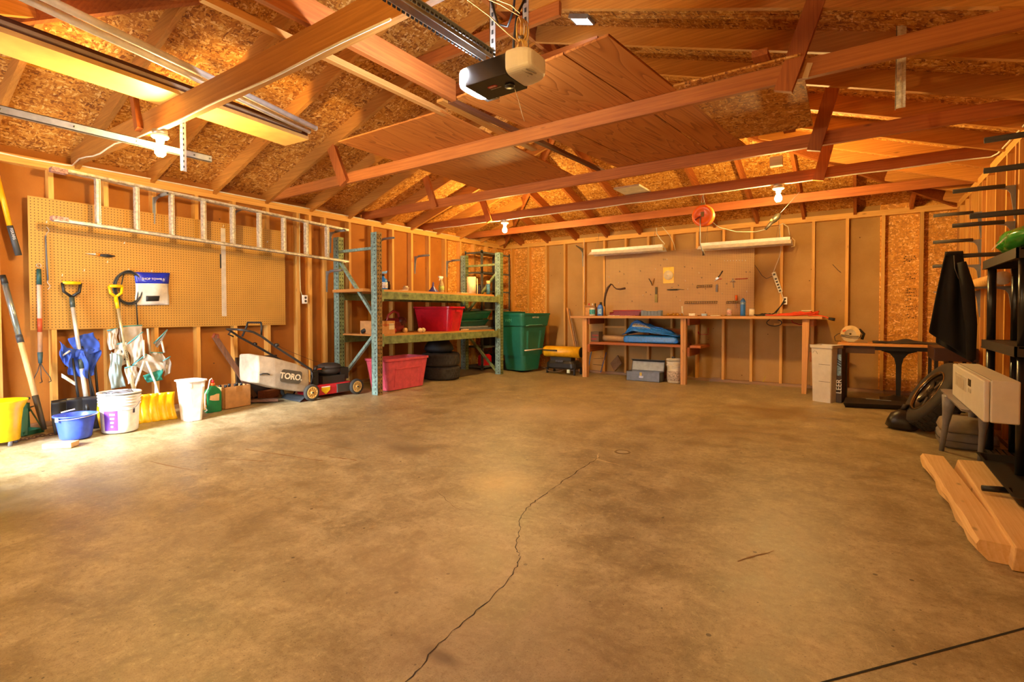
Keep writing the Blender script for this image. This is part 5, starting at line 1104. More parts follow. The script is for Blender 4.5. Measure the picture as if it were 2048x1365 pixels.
g = G(); g.cyl((3.38, -0.016, 1.73), (3.38, -0.03, 1.73), 0.078, n=28); obj('disc', g, plain('#e4d3b0', 0.3), t)
g = G(); g.cyl((3.38, -0.03, 1.73), (3.38, -0.036, 1.73), 0.016, n=14); obj('disc_boss', g, WHT, t)
t = thing('pliers', (3.09, y, 1.6), 'open handled black pliers hung left of the yellow package', 'pliers', world=True)
for a in ([(3.105, y, 1.565), (3.085, y, 1.62), (3.045, y, 1.685)], [(3.105, y, 1.565), (3.12, y, 1.62), (3.14, y, 1.685)]):
    g = G(); g.tube(a, [0.007, 0.008, 0.006]); obj('handle', g, plain('#3a2a20', 0.5) if a[2][0] < 3.1 else plain('#a8742c', 0.5), t)
t = thing('wire_brush', (3.175, y, 1.4), 'olive wooden handled brush below the pliers', 'brush', world=True)
g = G(); g.rbox((3.175, y, 1.345), (0.042, 0.025, 0.14)); obj('handle', g, plain('#8a7a2c', 0.5), t)
g = G(); g.rbox((3.175, y, 1.475), (0.034, 0.02, 0.13)); obj('bristles', g, plain('#5a5038', 0.8), t)
t = thing('flat_file', (3.5, y, 1.485), 'dark knife hung level on the rear pegboard', 'knife', world=True)
g = G(); g.tube([(3.36, y, 1.487), (3.42, y, 1.484), (3.53, y, 1.484)], [0.008, 0.012, 0.012]); obj('handle', g, BLK, t)
g = G(); g.tube([(3.53, y, 1.484), (3.57, y, 1.488), (3.64, y, 1.48)], [0.014, 0.006, 0.002]); obj('blade', g, plain('#5e5a54', 0.4, 0.6), t)
t = thing('wrench', (4.18, y, 1.67), 'adjustable wrench hung at a slant on the rear pegboard', 'wrench', world=True)
g = G(); g.tube([(4.17, y, 1.66), (4.20, y, 1.70), (4.235, y, 1.76)], [0.012, 0.009, 0.011]); obj('handle', g, plain('#4a4038', 0.4, 0.5), t)
g = G(); g.rbox((4.155, y, 1.645), (0.05, 0.014, 0.03), 0, 0, -0.6); g.tube([(4.14, y, 1.63), (4.115, y, 1.60)], [0.008, 0.004]); obj('jaw', g, STEEL, t)
g = G(); g.tube([(4.165, y, 1.638), (4.22, y, 1.633)], 0.006); obj('red_lever', g, RED, t)
g = G(); g.rbox((4.15, y, 1.49), (0.03, 0.02, 0.12), 0, 0, 0.04); obj('leather_pouch', g, plain('#6a6470', 0.6), label='small grey pouch below the slanted wrench on the pegboard', cat='pouch', bev=0.004)
t = thing('socket_rail', (4.47, y, 1.62), 'red socket rail with a star knob on the rear pegboard', 'rail', world=True)
g = G(); g.tube([(4.42, y, 1.622), (4.60, y, 1.625)], 0.007); obj('bar', g, plain('#a8381c', 0.5), t)
for a in (90, 210, 330):
    q = math.radians(a); g = G(); g.tube([(4.385, y, 1.60), (4.385+0.04*math.cos(q), y, 1.60+0.035*math.sin(q))], 0.007); obj('knob_arm', g, STEEL, t)
g = G(); g.tube([(4.385, y, 1.60), (4.40, y, 1.49)], 0.005); obj('stem', g, STEEL, t)
t = thing('screwdriver', (4.44, y, 1.27), 'orange handled screwdriver hung on a wire rack', 'screwdriver', world=True)
g = G(); g.tube([(4.44, -0.035, 1.37), (4.44, -0.035, 1.29)], [0.018, 0.014]); obj('handle', g, plain('#e8641c', 0.4), t)
g = G(); g.tube([(4.44, -0.035, 1.29), (4.44, -0.035, 1.17)], 0.004); obj('shank', g, STEEL, t)
def rack(x0, x1, z, n, lab):
    t = thing('tool_rack', ((x0+x1)/2, -0.01, z), lab, 'tool rack', 'wire tool racks', world=True)
    g = G(); g.tube([(x0, -0.012, z+0.018), (x1, -0.012, z+0.018)], 0.004, 6); g.tube([(x0, -0.045, z-0.01), (x1, -0.045, z-0.01)], 0.004, 6); obj('rails', g, plain('#5a4a38', 0.5, 0.4), t)
    for k in range(n+1):
        x = x0+(x1-x0)*k/n; g = G(); g.tube([(x, -0.012, z+0.02), (x, -0.04, z+0.012), (x, -0.045, z-0.02)], 0.0035, 6); obj('tine', g, plain('#5a4a38', 0.5, 0.4), t)
rack(3.85, 4.08, 1.525, 7, 'short wire rack below and left of the wrench'); rack(3.66, 4.16, 1.265, 14, 'long wire rack near the bottom of the rear pegboard'); rack(4.30, 4.50, 1.26, 6, 'wire rack that holds the orange screwdriver')
for k in range(8):
    x = 4.265+k*0.043
    g = G(); g.tube([(x, -0.008, 1.915-0.002*k), (x, -0.03, 1.91-0.002*k), (x, -0.034, 1.925-0.002*k)], 0.0035, 6); obj('peg_hook', g, plain('#d8d0bc', 0.4), label='white hook in the row of eight at the top right of the rear pegboard', cat='hook', group='row of white hooks')
random.seed(31)
PH = [(2.32, 1.74), (2.52, 1.83), (2.60, 1.78), (2.50, 1.62), (2.90, 1.82), (2.66, 1.62), (2.95, 1.40), (2.75, 1.30), (3.25, 1.90), (3.16, 1.84), (3.30, 1.99), (3.33, 1.99), (3.36, 1.99), (3.65, 1.85), (3.77, 1.82), (3.66, 1.62), (3.55, 1.55), (3.78, 1.56), (3.88, 1.74), (3.92, 1.66), (3.98, 1.48), (3.70, 1.48), (3.85, 1.50), (3.88, 1.41), (4.23, 1.40), (4.30, 1.55), (3.52, 1.36), (3.58, 1.30), (3.00, 1.45), (3.08, 1.41), (3.44, 1.52), (4.58, 1.72), (4.63, 1.72), (4.59, 1.42), (3.98, 1.10), (4.05, 1.86)]
ZN = lambda z: ['bottom', 'lower', 'middle', 'upper', 'top'][min(4, max(0, int((z-1.06)/0.216)))]
for k, (x, z) in enumerate(PH):
    d_ = k % 3
    g = G(); g.tube([(x, -0.007, z), (x, -0.03, z-0.004), (x+(0.008 if d_ == 1 else 0), -0.036, z+0.016)], 0.0032, 6)
    if d_ == 1: g.tube([(x, -0.03, z-0.004), (x-0.01, -0.036, z+0.016)], 0.0032, 6)
    obj('peg_hook', g, plain('#6a5c48' if d_ else '#d8cfb8', 0.4), label='loose %s hook stuck in the rear pegboard away from any tool' % ('dark' if d_ else 'white'), cat='hook', group='loose %s pegboard hooks' % ('dark' if d_ else 'white'))
bz = thing('wall_bracket', (1.79, -0.001, 2.28), 'silver bracket on a back wall stud left of the bench lights', 'bracket', 'shelf brackets on the walls')
g = G(); P = [(0, -0.32), (-0.006, -0.32), (-0.03, -0.06), (-0.10, -0.02), (-0.29, 0.035), (-0.29, 0.045), (0, 0.01)]
g.loft([[(xx, a, b) for a, b in P] for xx in (-0.007, 0.007)]); obj('bracket_arm', g, GRYM, bz)
g = G(); g.tube([(1.815, -0.004, 2.47), (1.818, -0.006, 2.3), (1.82, -0.004, 1.3)], 0.005, 6); obj('electric_cable', g, plain('#e0d6c0', 0.6), label='white cable running down a stud beside the silver bracket', cat='cable', group='cream electric cables')
# fluorescent shop lights (off)
def shoplight(x0, x1, z0, z1, yy, lab):
    t = thing('shop_light', ((x0+x1)/2, yy, z0), lab, 'shop light', 'hanging shop lights', world=True)
    g = G(); 
    P = [(-0.035, 0.0), (-0.035, 0.05), (0.035, 0.05), (0.035, 0.0)]
    L_ = [[(x, yy+a, z+b) for a, b in P] for x, z in ((x0+0.02, z0), (x1-0.02, z1))]; g.loft(L_); obj('ballast_box', g, WHT, t)
    g = G(); Q = [(-0.13, -0.055), (-0.125, -0.055), (-0.035, 0.002), (0.035, 0.002), (0.125, -0.055), (0.13, -0.055), (0.04, 0.006), (-0.04, 0.006)]
    g.loft([[(x, yy+a, z+b) for a, b in Q] for x, z in ((x0, z0), (x1, z1))]); obj('reflector', g, plain('#e2ddd2', 0.4), t)
    for dy in (-0.045, 0.045):
        g = G(); g.cyl((x0+0.04, yy+dy, z0-0.03), (x1-0.04, yy+dy, z1-0.03), 0.017, n=12); obj('tube_lamp', g, plain('#eceae4', 0.3), t)
        for x, z in ((x0+0.03, z0), (x1-0.03, z1)):
            g = G(); g.rbox((x, yy+dy, z-0.018), (0.014, 0.026, 0.04)); obj('lamp_socket', g, plain('#c8a050' if x > x0+0.5 else '#e8e4da', 0.4), t)
    for fx in (0.08, 0.86):
        for dx in (-0.02, 0.02):
            x = x0+(x1-x0)*fx; z = z0+(z1-z0)*fx; g = G(); g.cyl((x+dx, yy, z+0.05), (x-dx*0.2, yy+0.1, 2.49), 0.0018, n=5); obj('hanging_wire', g, plain('#6a6258', 0.5, 0.6), t)
    return t
shoplight(2.10, 3.40, 2.165, 2.16, -0.30, 'white fluorescent shop light above the left half of the bench')
shoplight(3.95, 5.22, 2.13, 2.125, -0.30, 'white fluorescent shop light above the right half of the bench')
g = G(); g.tube([(3.25, -0.25, 2.50), (3.26, -0.25, 2.40), (3.33, -0.27, 2.30), (3.40, -0.28, 2.22), (3.37, -0.29, 2.19)], 0.008, 8); obj('electric_cable', g, plain('#d8ccb0', 0.5), label='thick cream cord curving down to the left shop light', cat='cord', group='shop light cords')
g = G(); g.tube([(3.33, -0.2, 2.52), (3.42, -0.1, 2.38), (3.47, -0.03, 2.25), (3.49, -0.012, 2.14)], 0.006, 8); obj('electric_cable', g, plain('#d8ccb0', 0.5), label='cream cord dropping behind the pegboard top', cat='cord', group='shop light cords')
# power strip, outlet, cords on the stud right of the pegboard
t = thing('power_strip', (5.01, -0.02, 1.4), 'white power strip hanging at a slant right of the rear pegboard', 'power strip', world=True)
m4 = frame((-0.31, 0, 0.95), (-0.95, 0, -0.31), (5.005, -0.006, 1.55))
g = G(); g.X = m4; g.box((-0.16, -0.027, 0.0), (0.16, 0.027, 0.035)); obj('housing', g, plain('#e0d8c4', 0.4), t, bev=0.004)
for k in range(6):
    g = G(); g.X = m4; g.rbox((0.10-0.046*k if k else 0.125, 0, 0.0355), (0.028, 0.03, 0.004)); obj('socket', g, plain('#40382f', 0.5), t)
outlet(frame((1, 0, 0), (0, 0, 1), (5.11, -0.001, 1.275)), 'white double outlet below the power strip')
g = G(); g.tube([(4.955, -0.03, 1.70), (4.98, -0.03, 1.78), (5.03, -0.03, 1.92), (5.06, -0.05, 2.05), (5.055, -0.25, 2.30), (5.06, -0.27, 2.36), (5.10, -0.28, 2.38), (5.17, -0.29, 2.32), (5.19, -0.3, 2.2)], 0.006, 8); obj('electric_cable', g, plain('#d8ccb0', 0.5), label='white cord from the power strip up to the right shop light', cat='cord', group='shop light cords')
g = G(); g.tube([(5.22, -0.30, 2.16), (5.255, -0.3, 2.12), (5.25, -0.3, 2.04), (5.21, -0.3, 2.03)], 0.005, 8); obj('electric_cable', g, plain('#d8c48c', 0.5), label='short yellowish cord loop at the right end of the right shop light', cat='cord', group='shop light cords')
g = G(); g.tube([(5.06, -0.03, 1.40), (5.08, -0.05, 1.34), (5.10, -0.04, 1.28)], 0.008, 8); obj('short_lead', g, plain('#d8ccb0', 0.5), label='short white lead between the power strip and the outlet', cat='cord')
g = G(); g.tube([(5.10, -0.045, 1.25), (5.04, -0.08, 1.17), (4.98, -0.12, 1.09), (4.95, -0.2, 1.07)], 0.008, 8); g.tube([(5.11, -0.045, 1.30), (5.06, -0.07, 1.20), (5.0, -0.1, 1.09)], 0.007, 8); obj('electric_cable', g, BLK, label='black cord from the outlet down to the bench top', cat='cord', group='black cords at the bench')
g = G(); g.tube([(4.92, -0.1, 1.0)]+[(4.98+0.10*math.cos(a), -0.11, 0.95+0.05*math.sin(a)) for a in [math.radians(160+20*k) for k in range(14)]], 0.006, 8); obj('electric_cable', g, BLK, label='black cord looped below the right half of the bench', cat='cord', group='black cords at the bench')
g = G(); g.tube([(4.70, -0.02, 1.82), (4.74, -0.03, 1.76), (4.80, -0.03, 1.66), (4.86, -0.03, 1.61), (4.93, -0.03, 1.64), (4.97, -0.035, 1.65)], 0.004, 6); obj('electric_cable', g, BLK, label='thin dark cord swagged from the pegboard edge to the power strip', cat='cord', group='black cords at the bench')
g = G(); g.tube([(5.20, -0.06, 0.99), (5.22, -0.05, 0.95), (5.30, -0.05, 0.925), (5.40, -0.05, 0.93)], 0.007, 8); obj('electric_cable', g, RED, label='red cord resting on blocking below the right bench end', cat='cord')
g = G(); g.tube([(5.70, -0.004, 1.78), (5.76, -0.006, 1.70), (5.80, -0.006, 1.66)], 0.004, 6); obj('wall_wire', g, plain('#5a4a38', 0.5), label='thin wire end on the wall right of the outlet', cat='wire')
# ------------------------------------------------------------------ green wheeled bin, heater, sticks
t = thing('wheeled_bin', (0.90, -0.70, fz(0.9)), 'large dark green wheeled rubbish cart between the rack and the heater', 'rubbish bin', rz=-0.12)
GB = plain('#1f6b58', 0.4, var=0.08)
g = G()
R = []
for z, x, yy in ((0.03, 0.44, 0.46), (0.06, 0.46, 0.48), (0.45, 0.53, 0.58), (0.72, 0.57, 0.64), (0.80, 0.60, 0.68), (0.84, 0.66, 0.76), (1.00, 0.70, 0.82), (1.03, 0.70, 0.82)): R.append(rr((0, 0), (x, yy), 0.07, z))
R += [rr((0, 0), (0.73, 0.85), 0.08, 1.03), rr((0, 0), (0.73, 0.85), 0.08, 1.06), rr((0, 0), (0.66, 0.78), 0.06, 1.06), rr((0, 0), (0.5, 0.6), 0.05, 0.3)]
g.loft(R); obj('tub', g, GB, t)
g = G(); g.loft([rr((-0.28, 0), (0.16, 0.70), 0.05, 1.06), rr((-0.28, 0), (0.18, 0.72), 0.05, 1.085), rr((-0.28, 0), (0.10, 0.5), 0.04, 1.095)]); obj('lid', g, GB, t)
for yy in (-0.18, 0.18):
    g = G(); g.cyl((-0.22, yy-0.04, 0.10), (-0.22, yy+0.04, 0.10), 0.10, n=24); obj('wheel', g, BLK, t)
def zx(z): return (0.46+(0.57-0.46)*(z-0.06)/0.66)/2
g = G(); g.hexa([(zx(0.42)-0.0, -0.12, 0.42), (zx(0.42), 0.16, 0.42), (zx(0.42)-0.04, 0.12, 0.42), (zx(0.42)-0.04, -0.08, 0.42), (zx(0.72)+0.004, -0.14, 0.73), (zx(0.72)+0.004, 0.14, 0.73), (zx(0.72)-0.05, 0.12, 0.73), (zx(0.72)-0.05, -0.12, 0.73)]); obj('front_pocket', g, plain('#103c32', 0.5), t)
for s in (-1, 1):
    g = G(); g.hexa([(zx(0.42)+0.002, s*0.13, 0.42), (zx(0.42)+0.002, s*0.20, 0.42), (zx(0.42)+0.02, s*0.17, 0.43), (zx(0.42)+0.02, s*0.15, 0.43), (zx(0.74)+0.004, s*0.13, 0.74), (zx(0.74)+0.004, s*0.24, 0.74), (zx(0.74)+0.03, s*0.20, 0.75), (zx(0.74)+0.03, s*0.16, 0.75)]); obj('front_rib', g, GB, t)
g = G(); g.tube([(zx(0.42)+0.02, -0.26, 0.40), (zx(0.42)+0.025, 0.24, 0.405)], 0.013, 10); obj('lift_bar', g, plain('#cfc6b0', 0.5, 0.3), t)
g = G(); g.tube([(0.33, -0.28, 0.835), (0.36, -0.22, 0.85), (0.365, 0.12, 0.85), (0.335, 0.17, 0.84)], 0.010, 8); obj('grab_rail', g, plain('#4f8a70', 0.4), t)
text('AUTO 650', 0.04, frame((0, 1, 0), (0.05, 0, 1), (0.352, -0.04, 0.985)), plain('#d8d2b8', 0.5), t)
g = G(); g.X = frame((1, 0, 0), (0, 0.09, 1), (0, -0.287, 0.55)); g.box((-0.09, -0.12, 0.0), (-0.01, 0.12, 0.012)); g.box((0.04, -0.12, 0.0), (0.09, 0.12, 0.012)); obj('side_rib', g, GB, t)
text('WM', 0.09, frame((1, 0, 0), (0, 0.1, 1), (0.02, -0.405, 0.93)), plain('#3f9480', 0.5), t)
t = thing('space_heater', (1.62, -0.42, 0.0), 'yellow torpedo heater on a black tank beside the green bin', 'heater', world=True)
HY = plain('#dca414', 0.35)
g = G(); g.tube([(1.24, -0.45, 0.40), (1.27, -0.45, 0.40), (1.96, -0.42, 0.40), (1.965, -0.42, 0.40)], [0.09, 0.10, 0.10, 0.094], 28); obj('barrel', g, HY, t)
g = G(); g.cyl((1.93, -0.42, 0.40), (1.972, -0.42, 0.40), 0.088, n=28); obj('nozzle', g, plain('#2c1f14', 0.7), t)
g = G(); g.rbox((1.60, -0.43, 0.275), (0.42, 0.16, 0.06)); obj('control_housing', g, plain('#2a2622', 0.6), t)
g = G(); g.rbox((1.40, -0.548, 0.425), (0.30, 0.004, 0.03)); obj('nameplate', g, plain('#4a3a14', 0.5, var=0.5, vs=70), t)
g = G(); g.loft([rr((1.62, -0.42), (0.60*s, 0.32*s), 0.09, z) for z, s in ((0.10, 0.9), (0.13, 1), (0.20, 1), (0.245, 0.86))]); obj('fuel_tank', g, plain('#262322', 0.45), t)
g = G(); g.tube([(1.32, -0.58, 0.10), (1.40, -0.585, 0.055), (1.52, -0.588, 0.04), (1.64, -0.588, 0.06), (1.70, -0.585, 0.09)], 0.012); obj('front_bow', g, plain('#5c4a38', 0.5, 0.3), t)
for x, yy in ((1.35, -0.55), (1.90, -0.55), (1.35, -0.30), (1.90, -0.30)):
    g = G(); g.bar((x, yy, 0.0), (x, yy, 0.12), 0.03, 0.03, (1, 0, 0)); obj('leg', g, BLK, t)
g = G(); g.rbox((1.80, -0.585, 0.07), (0.05, 0.03, 0.06)); obj('valve_tag', g, plain('#c8dce0', 0.4), t)
g = G(); g.rbox((1.62, -0.59, 0.245), (0.16, 0.006, 0.04)); obj('control_label', g, plain('#4a4a50', 0.5, var=0.6, vs=70), t)
for k, (x0, x1_, lab) in enumerate(((1.47, 1.70, 'thin pale stick leaning on the wall behind the heater'), (1.51, 1.74, 'second thin stick leaning beside the pale one behind the heater'))):
    g = G(); g.bar((x0, -0.02, 1.20-0.02*k), (x1_+0.08, -0.12, 0.02), 0.02, 0.02, (0, 1, 0)); obj('wood_stick', g, wood('plank' if k == 0 else 'old', 'z'), label=lab, cat='stick', group='sticks behind the heater')
# ------------------------------------------------------------------ right side
RB = [(-3.0, 2.085, 0.29, 'upper bracket of the column behind the plastic shelf'), (-3.0, 1.805, 0.29, 'second bracket of the column behind the plastic shelf'), (-3.0, 1.555, 0.29, 'sleeved bracket that carries the black coat'), (-3.0, 1.30, 0, 'bare bracket under the near end of the cardboard roll'),
      (-1.64, 2.10, 0.29, 'top sleeved bracket in the column nearest the back wall'), (-1.64, 1.825, 0.29, 'second sleeved bracket in the column nearest the back wall'), (-1.64, 1.575, 0.22, 'thin sleeved bracket reaching out behind the black coat'), (-1.64, 1.31, 0, 'bare bracket under the far end of the cardboard roll'),
      (-4.28, 2.145, 0.29, 'highest sleeved bracket at the right picture edge'), (-4.28, 1.96, 0.29, 'sleeved bracket just under the highest one at the right picture edge'), (-4.28, 1.69, 0.33, 'long sleeved bracket just above the green bag')]
for y, z, fo, lab in RB: bracket(X1, y, z, -1, lab, 0.36 if fo != 0.33 else 0.42, fo if fo == 0 else fo+0.02, drop=0.26)
t = thing('cardboard_roll', (6.93, -2.4, 1.31), 'long cardboard tube with white ends lying on two wall brackets', 'tube', world=True)
g = G(); g.cyl((6.935, -3.12, 1.362), (6.95, -1.35, 1.367), 0.052, n=24); obj('tube', g, plain('#cf9c58', 0.7), t)
for yy in (-3.125, -1.345):
    g = G(); g.cyl((6.935, yy-0.004, 1.362), (6.935, yy+0.004, 1.362), 0.0525, n=24); obj('end_cap', g, plain('#cfc3b4', 0.6), t)
# coat: a folded sheet over the arm
t = thing('black_coat', (6.68, -3.0, 1.57), 'long black coat draped over a wall bracket arm', 'coat', world=True)
CO = plain('#141214', 0.9)
def coat(side, w0, w1, zt, zb, yo, seed):
    random.seed(seed); ph = random.random()*6
    def f(u, v):
        xl = 6.605+(w0-6.605)*v**0.9; xr = 6.715+(w1-6.715)*v
        x = xl+(xr-xl)*u; lowl, lowr = zb
        z = zt-(zt-(lowl*(1-u)+lowr*u))*v
        yy = -3.0+yo*(0.35+0.65*min(1, v*3))+0.025*math.sin(3.5*u*PI+ph)*min(1, v*2)+0.010*math.sin(9*u+5*v+ph)
        return (x, yy, z)
    g = G(); g.grid(f, 20, 26); return g
obj('front_panel', coat(0, 6.50, 6.79, 1.58, (0.93, 0.70), -0.055, 2), CO, t, thick=0.012, sub=1)
obj('back_panel', coat(0, 6.56, 6.80, 1.58, (0.84, 0.68), 0.055, 3), CO, t, thick=0.012, sub=1)
g = G(); g.grid(lambda u, v: (6.605+0.11*u, -3.0+0.03*math.cos(PI*v), 1.565+0.028*math.sin(PI*v)), 8, 8); obj('shoulder_fold', g, CO, t, thick=0.012)
g = G(); g.tube([(6.70, -3.07, 1.50), (6.735, -3.085, 1.30), (6.76, -3.09, 1.0), (6.765, -3.09, 0.72)], [0.03, 0.045, 0.04, 0.03], 10); obj('sleeve', g, CO, t)
g = G(); g.tube([(6.655, -3.06, 1.56), (6.66, -3.075, 1.45), (6.68, -3.082, 1.38), (6.70, -3.085, 1.34)], 0.004, 6); obj('zip_edge', g, plain('#3a3430', 0.6), t)
# sewing-style table, tall white bin, circular saw, cloth
t = thing('side_table', (6.3, -1.0, 0.0), 'dark iron legged table with a wooden top against the back wall', 'table', world=True)
IR = plain('#241d18', 0.5, 0.3)
g = G(); g.box((5.80, -1.03, 0.690), (6.92, -0.50, 0.722)); obj('table_top', g, wood('plank', 'x'), t, bev=0.006)
g = G(); g.box((5.83, -1.0, 0.60), (6.18, -0.55, 0.689)); obj('drawer_apron', g, plain('#4a2c18', 0.6), t)
g = G(); g.box((6.18, -1.0, 0.645), (6.90, -0.55, 0.689)); obj('apron', g, IR, t)
for x in (6.42,):
    g = G(); P = [(-0.17, 0.645), (0.17, 0.645), (0.17, 0.625), (0.09, 0.60), (0.045, 0.54), (0.028, 0.46), (0.022, 0.08), (-0.022, 0.08), (-0.028, 0.46), (-0.045, 0.54), (-0.09, 0.60), (-0.17, 0.625)]
    g.loft([[(x+a, yy, b) for a, b in P] for yy in (-0.80, -0.75)]); obj('pedestal', g, IR, t)
g = G(); g.box((6.24, -1.0, 0.0), (6.60, -0.55, 0.03)); g.loft([rr((6.42, -0.775), (0.30, 0.42), 0.08, 0.03), rr((6.42, -0.775), (0.10, 0.12), 0.04, 0.09)]); obj('pedestal_foot', g, IR, t)
g = G(); g.box((5.84, -0.99, 0.0), (5.90, -0.56, 0.60)); obj('end_leg', g, plain('#2e2018', 0.6), t)
g = G(); g.box((6.86, -0.98, 0.0), (6.90, -0.56, 0.645)); obj('end_leg', g, IR, t)
t = thing('white_bin', (5.69, -1.13, 0.0), 'tall off white rectangular bin standing before the dark table', 'bin', rz=-0.45)
g = G(); g.loft([rr((0, 0), (0.22, 0.20), 0.012, 0), rr((0, 0), (0.25, 0.23), 0.015, 0.66), rr((0, 0), (0.275, 0.255), 0.02, 0.665), rr((0, 0), (0.28, 0.26), 0.02, 0.70), rr((0, 0), (0.24, 0.22), 0.015, 0.70), rr((0, 0), (0.21, 0.19), 0.012, 0.02)]); obj('body', g, plain('#c9c2b8', 0.5, var=0.06), t)
for z in (0.46, 0.25):
    g = G(); k = z/0.66; g.box((-0.03, -(0.20+0.03*k)/2-0.002, z), (0.105, -(0.20+0.03*k)/2+0.002, z+0.006)); obj('groove', g, plain('#77716a', 0.6), t)
g = G(); g.tube([(-0.10, -0.112, 0.60), (-0.085, -0.113, 0.625), (-0.06, -0.113, 0.62), (-0.045, -0.112, 0.59)], 0.003, 6); obj('handle_mark', g, plain('#77716a', 0.6), t)
t = thing('folded_carton', (5.845, -1.08, 0.0), 'tall narrow dark carton with white lettering beside the off white bin', 'box', rz=-0.2)
g = G(); g.box((-0.03, -0.10, 0.0), (0.03, 0.06, 0.66)); obj('carton', g, plain('#3a2a22', 0.6), t, bev=0.003)
text('LEER', 0.085, frame((0, 0, 1), (-1, 0, 0), (0.002, -0.1012, 0.20)), WHTP, t)
g = G(); g.box((-0.02, -0.102, 0.33), (0.022, -0.1005, 0.59)); obj('blue_panel', g, plain('#7f9fb4', 0.5, var=0.5, vs=30), t)
for z in (0.47, 0.50, 0.53):
    g = G(); g.bar((-0.02, -0.1028, z), (0.022, -0.1028, z-0.03), 0.002, 0.012, (0, 0, 1)); obj('dark_stripe', g, BLK, t)
t = thing('floor_tray', (6.16, -1.2, 0.0), 'low black tray on the floor in front of the iron table', 'tray', world=True)
g = G(); g.hexa([(5.90, -1.48, 0.0), (6.50, -1.30, 0.0), (6.46, -1.02, 0.0), (5.90, -1.03, 0.0), (5.88, -1.52, 0.055), (6.54, -1.32, 0.055), (6.48, -1.01, 0.055), (5.89, -1.02, 0.055)]); obj('pan', g, plain('#1f1815', 0.6), t)
g = G(); g.bar((6.10, -1.06, 0.06), (6.34, -1.08, 0.06), 0.012, 0.008); obj('rim', g, plain('#7a756e', 0.4), t)
t = thing('circular_saw', (5.95, -0.80, 0.722), 'tan circular saw standing on the iron legged table', 'saw', world=True)
SY = plain('#d8b878', 0.4)
cx, cz, yy = 5.93, 0.828, -0.80
def disc(r, y0, y1, n=36, a0=0, a1=360, ri=0.0):
    g = G(); rings = []
    P = [(cx+r*math.cos(math.radians(a0+(a1-a0)*k/n)), cz+r*math.sin(math.radians(a0+(a1-a0)*k/n))) for k in range(n+1)]
    if ri: P += [(cx+ri*math.cos(math.radians(a1-(a1-a0)*k/n)), cz+ri*math.sin(math.radians(a1-(a1-a0)*k/n))) for k in range(n+1)]
    g.loft([[(a, y, b) for a, b in P] for y in (y0, y1)]); return g
obj('blade_guard', disc(0.105, yy-0.03, yy+0.03, a0=-10, a1=190, ri=0.06), SY, t)
obj('lower_guard', disc(0.102, yy-0.02, yy+0.02, a0=190, a1=350, ri=0.055), plain('#cbb68a', 0.4), t)
obj('blade', disc(0.075, yy-0.004, yy+0.004), plain('#c8b48c', 0.3, 0.6), t)
g = G(); g.cyl((cx, yy-0.012, cz), (cx, yy+0.02, cz), 0.012, n=14); obj('arbor', g, plain('#5a4a36', 0.4, 0.5), t)
for z in (0.80, 0.782):
    g = G(); g.tube([(5.83, yy-0.035, z+0.02), (5.93, yy-0.036, z), (6.02, yy-0.035, z)], 0.004, 6); obj('guide_rod', g, plain('#2c2620', 0.4, 0.4), t)
g = G(); g.cyl((5.98, yy+0.02, 0.81), (6.0, yy+0.13, 0.81), 0.045, n=18); obj('motor', g, plain('#2c241e', 0.5), t)
g = G(); g.tube([(5.97, yy+0.05, 0.87), (6.03, yy+0.05, 0.88), (6.07, yy+0.05, 0.83), (6.05, yy+0.05, 0.76)], 0.017); obj('handle', g, plain('#241d18', 0.5), t)
g = G(); g.rbox((6.01, yy-0.01, 0.728), (0.2, 0.12, 0.008)); obj('base_plate', g, plain('#8c7c5c', 0.4, 0.5), t)
g = G(); g.tube([(5.84, yy, 0.84), (5.79, yy, 0.82), (5.76, yy, 0.79), (5.77, yy, 0.735), (5.83, yy+0.03, 0.73)], 0.004, 6); obj('power_cord', g, BLK, t)
g = G(); g.rbox((5.865, yy-0.034, 0.868), (0.035, 0.01, 0.02), 0, 0, -0.5); obj('orange_button', g, plain('#e06a2a', 0.5), t)
t = thing('dark_cloth', (6.5, -0.75, 0.723), 'dark grey cloth lying flat on the iron legged table', 'cloth', world=True)
g = G(); g.grid(lambda u, v: (6.16+0.66*u, -0.92+0.36*v, 0.731+0.045*math.exp(-((u-0.52)/0.16)**2)*math.sin(PI*v)+0.006*math.sin(12*u+7*v)), 30, 12); obj('cloth', g, plain('#3a3026', 0.9), t, thick=0.008)
t = thing('black_crate', (6.78, -1.5, 0.0), 'dark wooden cabinet box behind the coat hem', 'crate', world=True)
g = G(); g.box((6.66, -1.75, 0.60), (7.0, -1.12, 0.735)); obj('box_body', g, plain('#3a1c10', 0.5), t, bev=0.004)
for x, yy in ((6.68, -1.73), (6.97, -1.73), (6.68, -1.15), (6.97, -1.15)):
    g = G(); g.bar((x, yy, 0.0), (x, yy, 0.6), 0.03, 0.03, (1, 0, 0)); obj('leg', g, plain('#1e130c', 0.5), t)
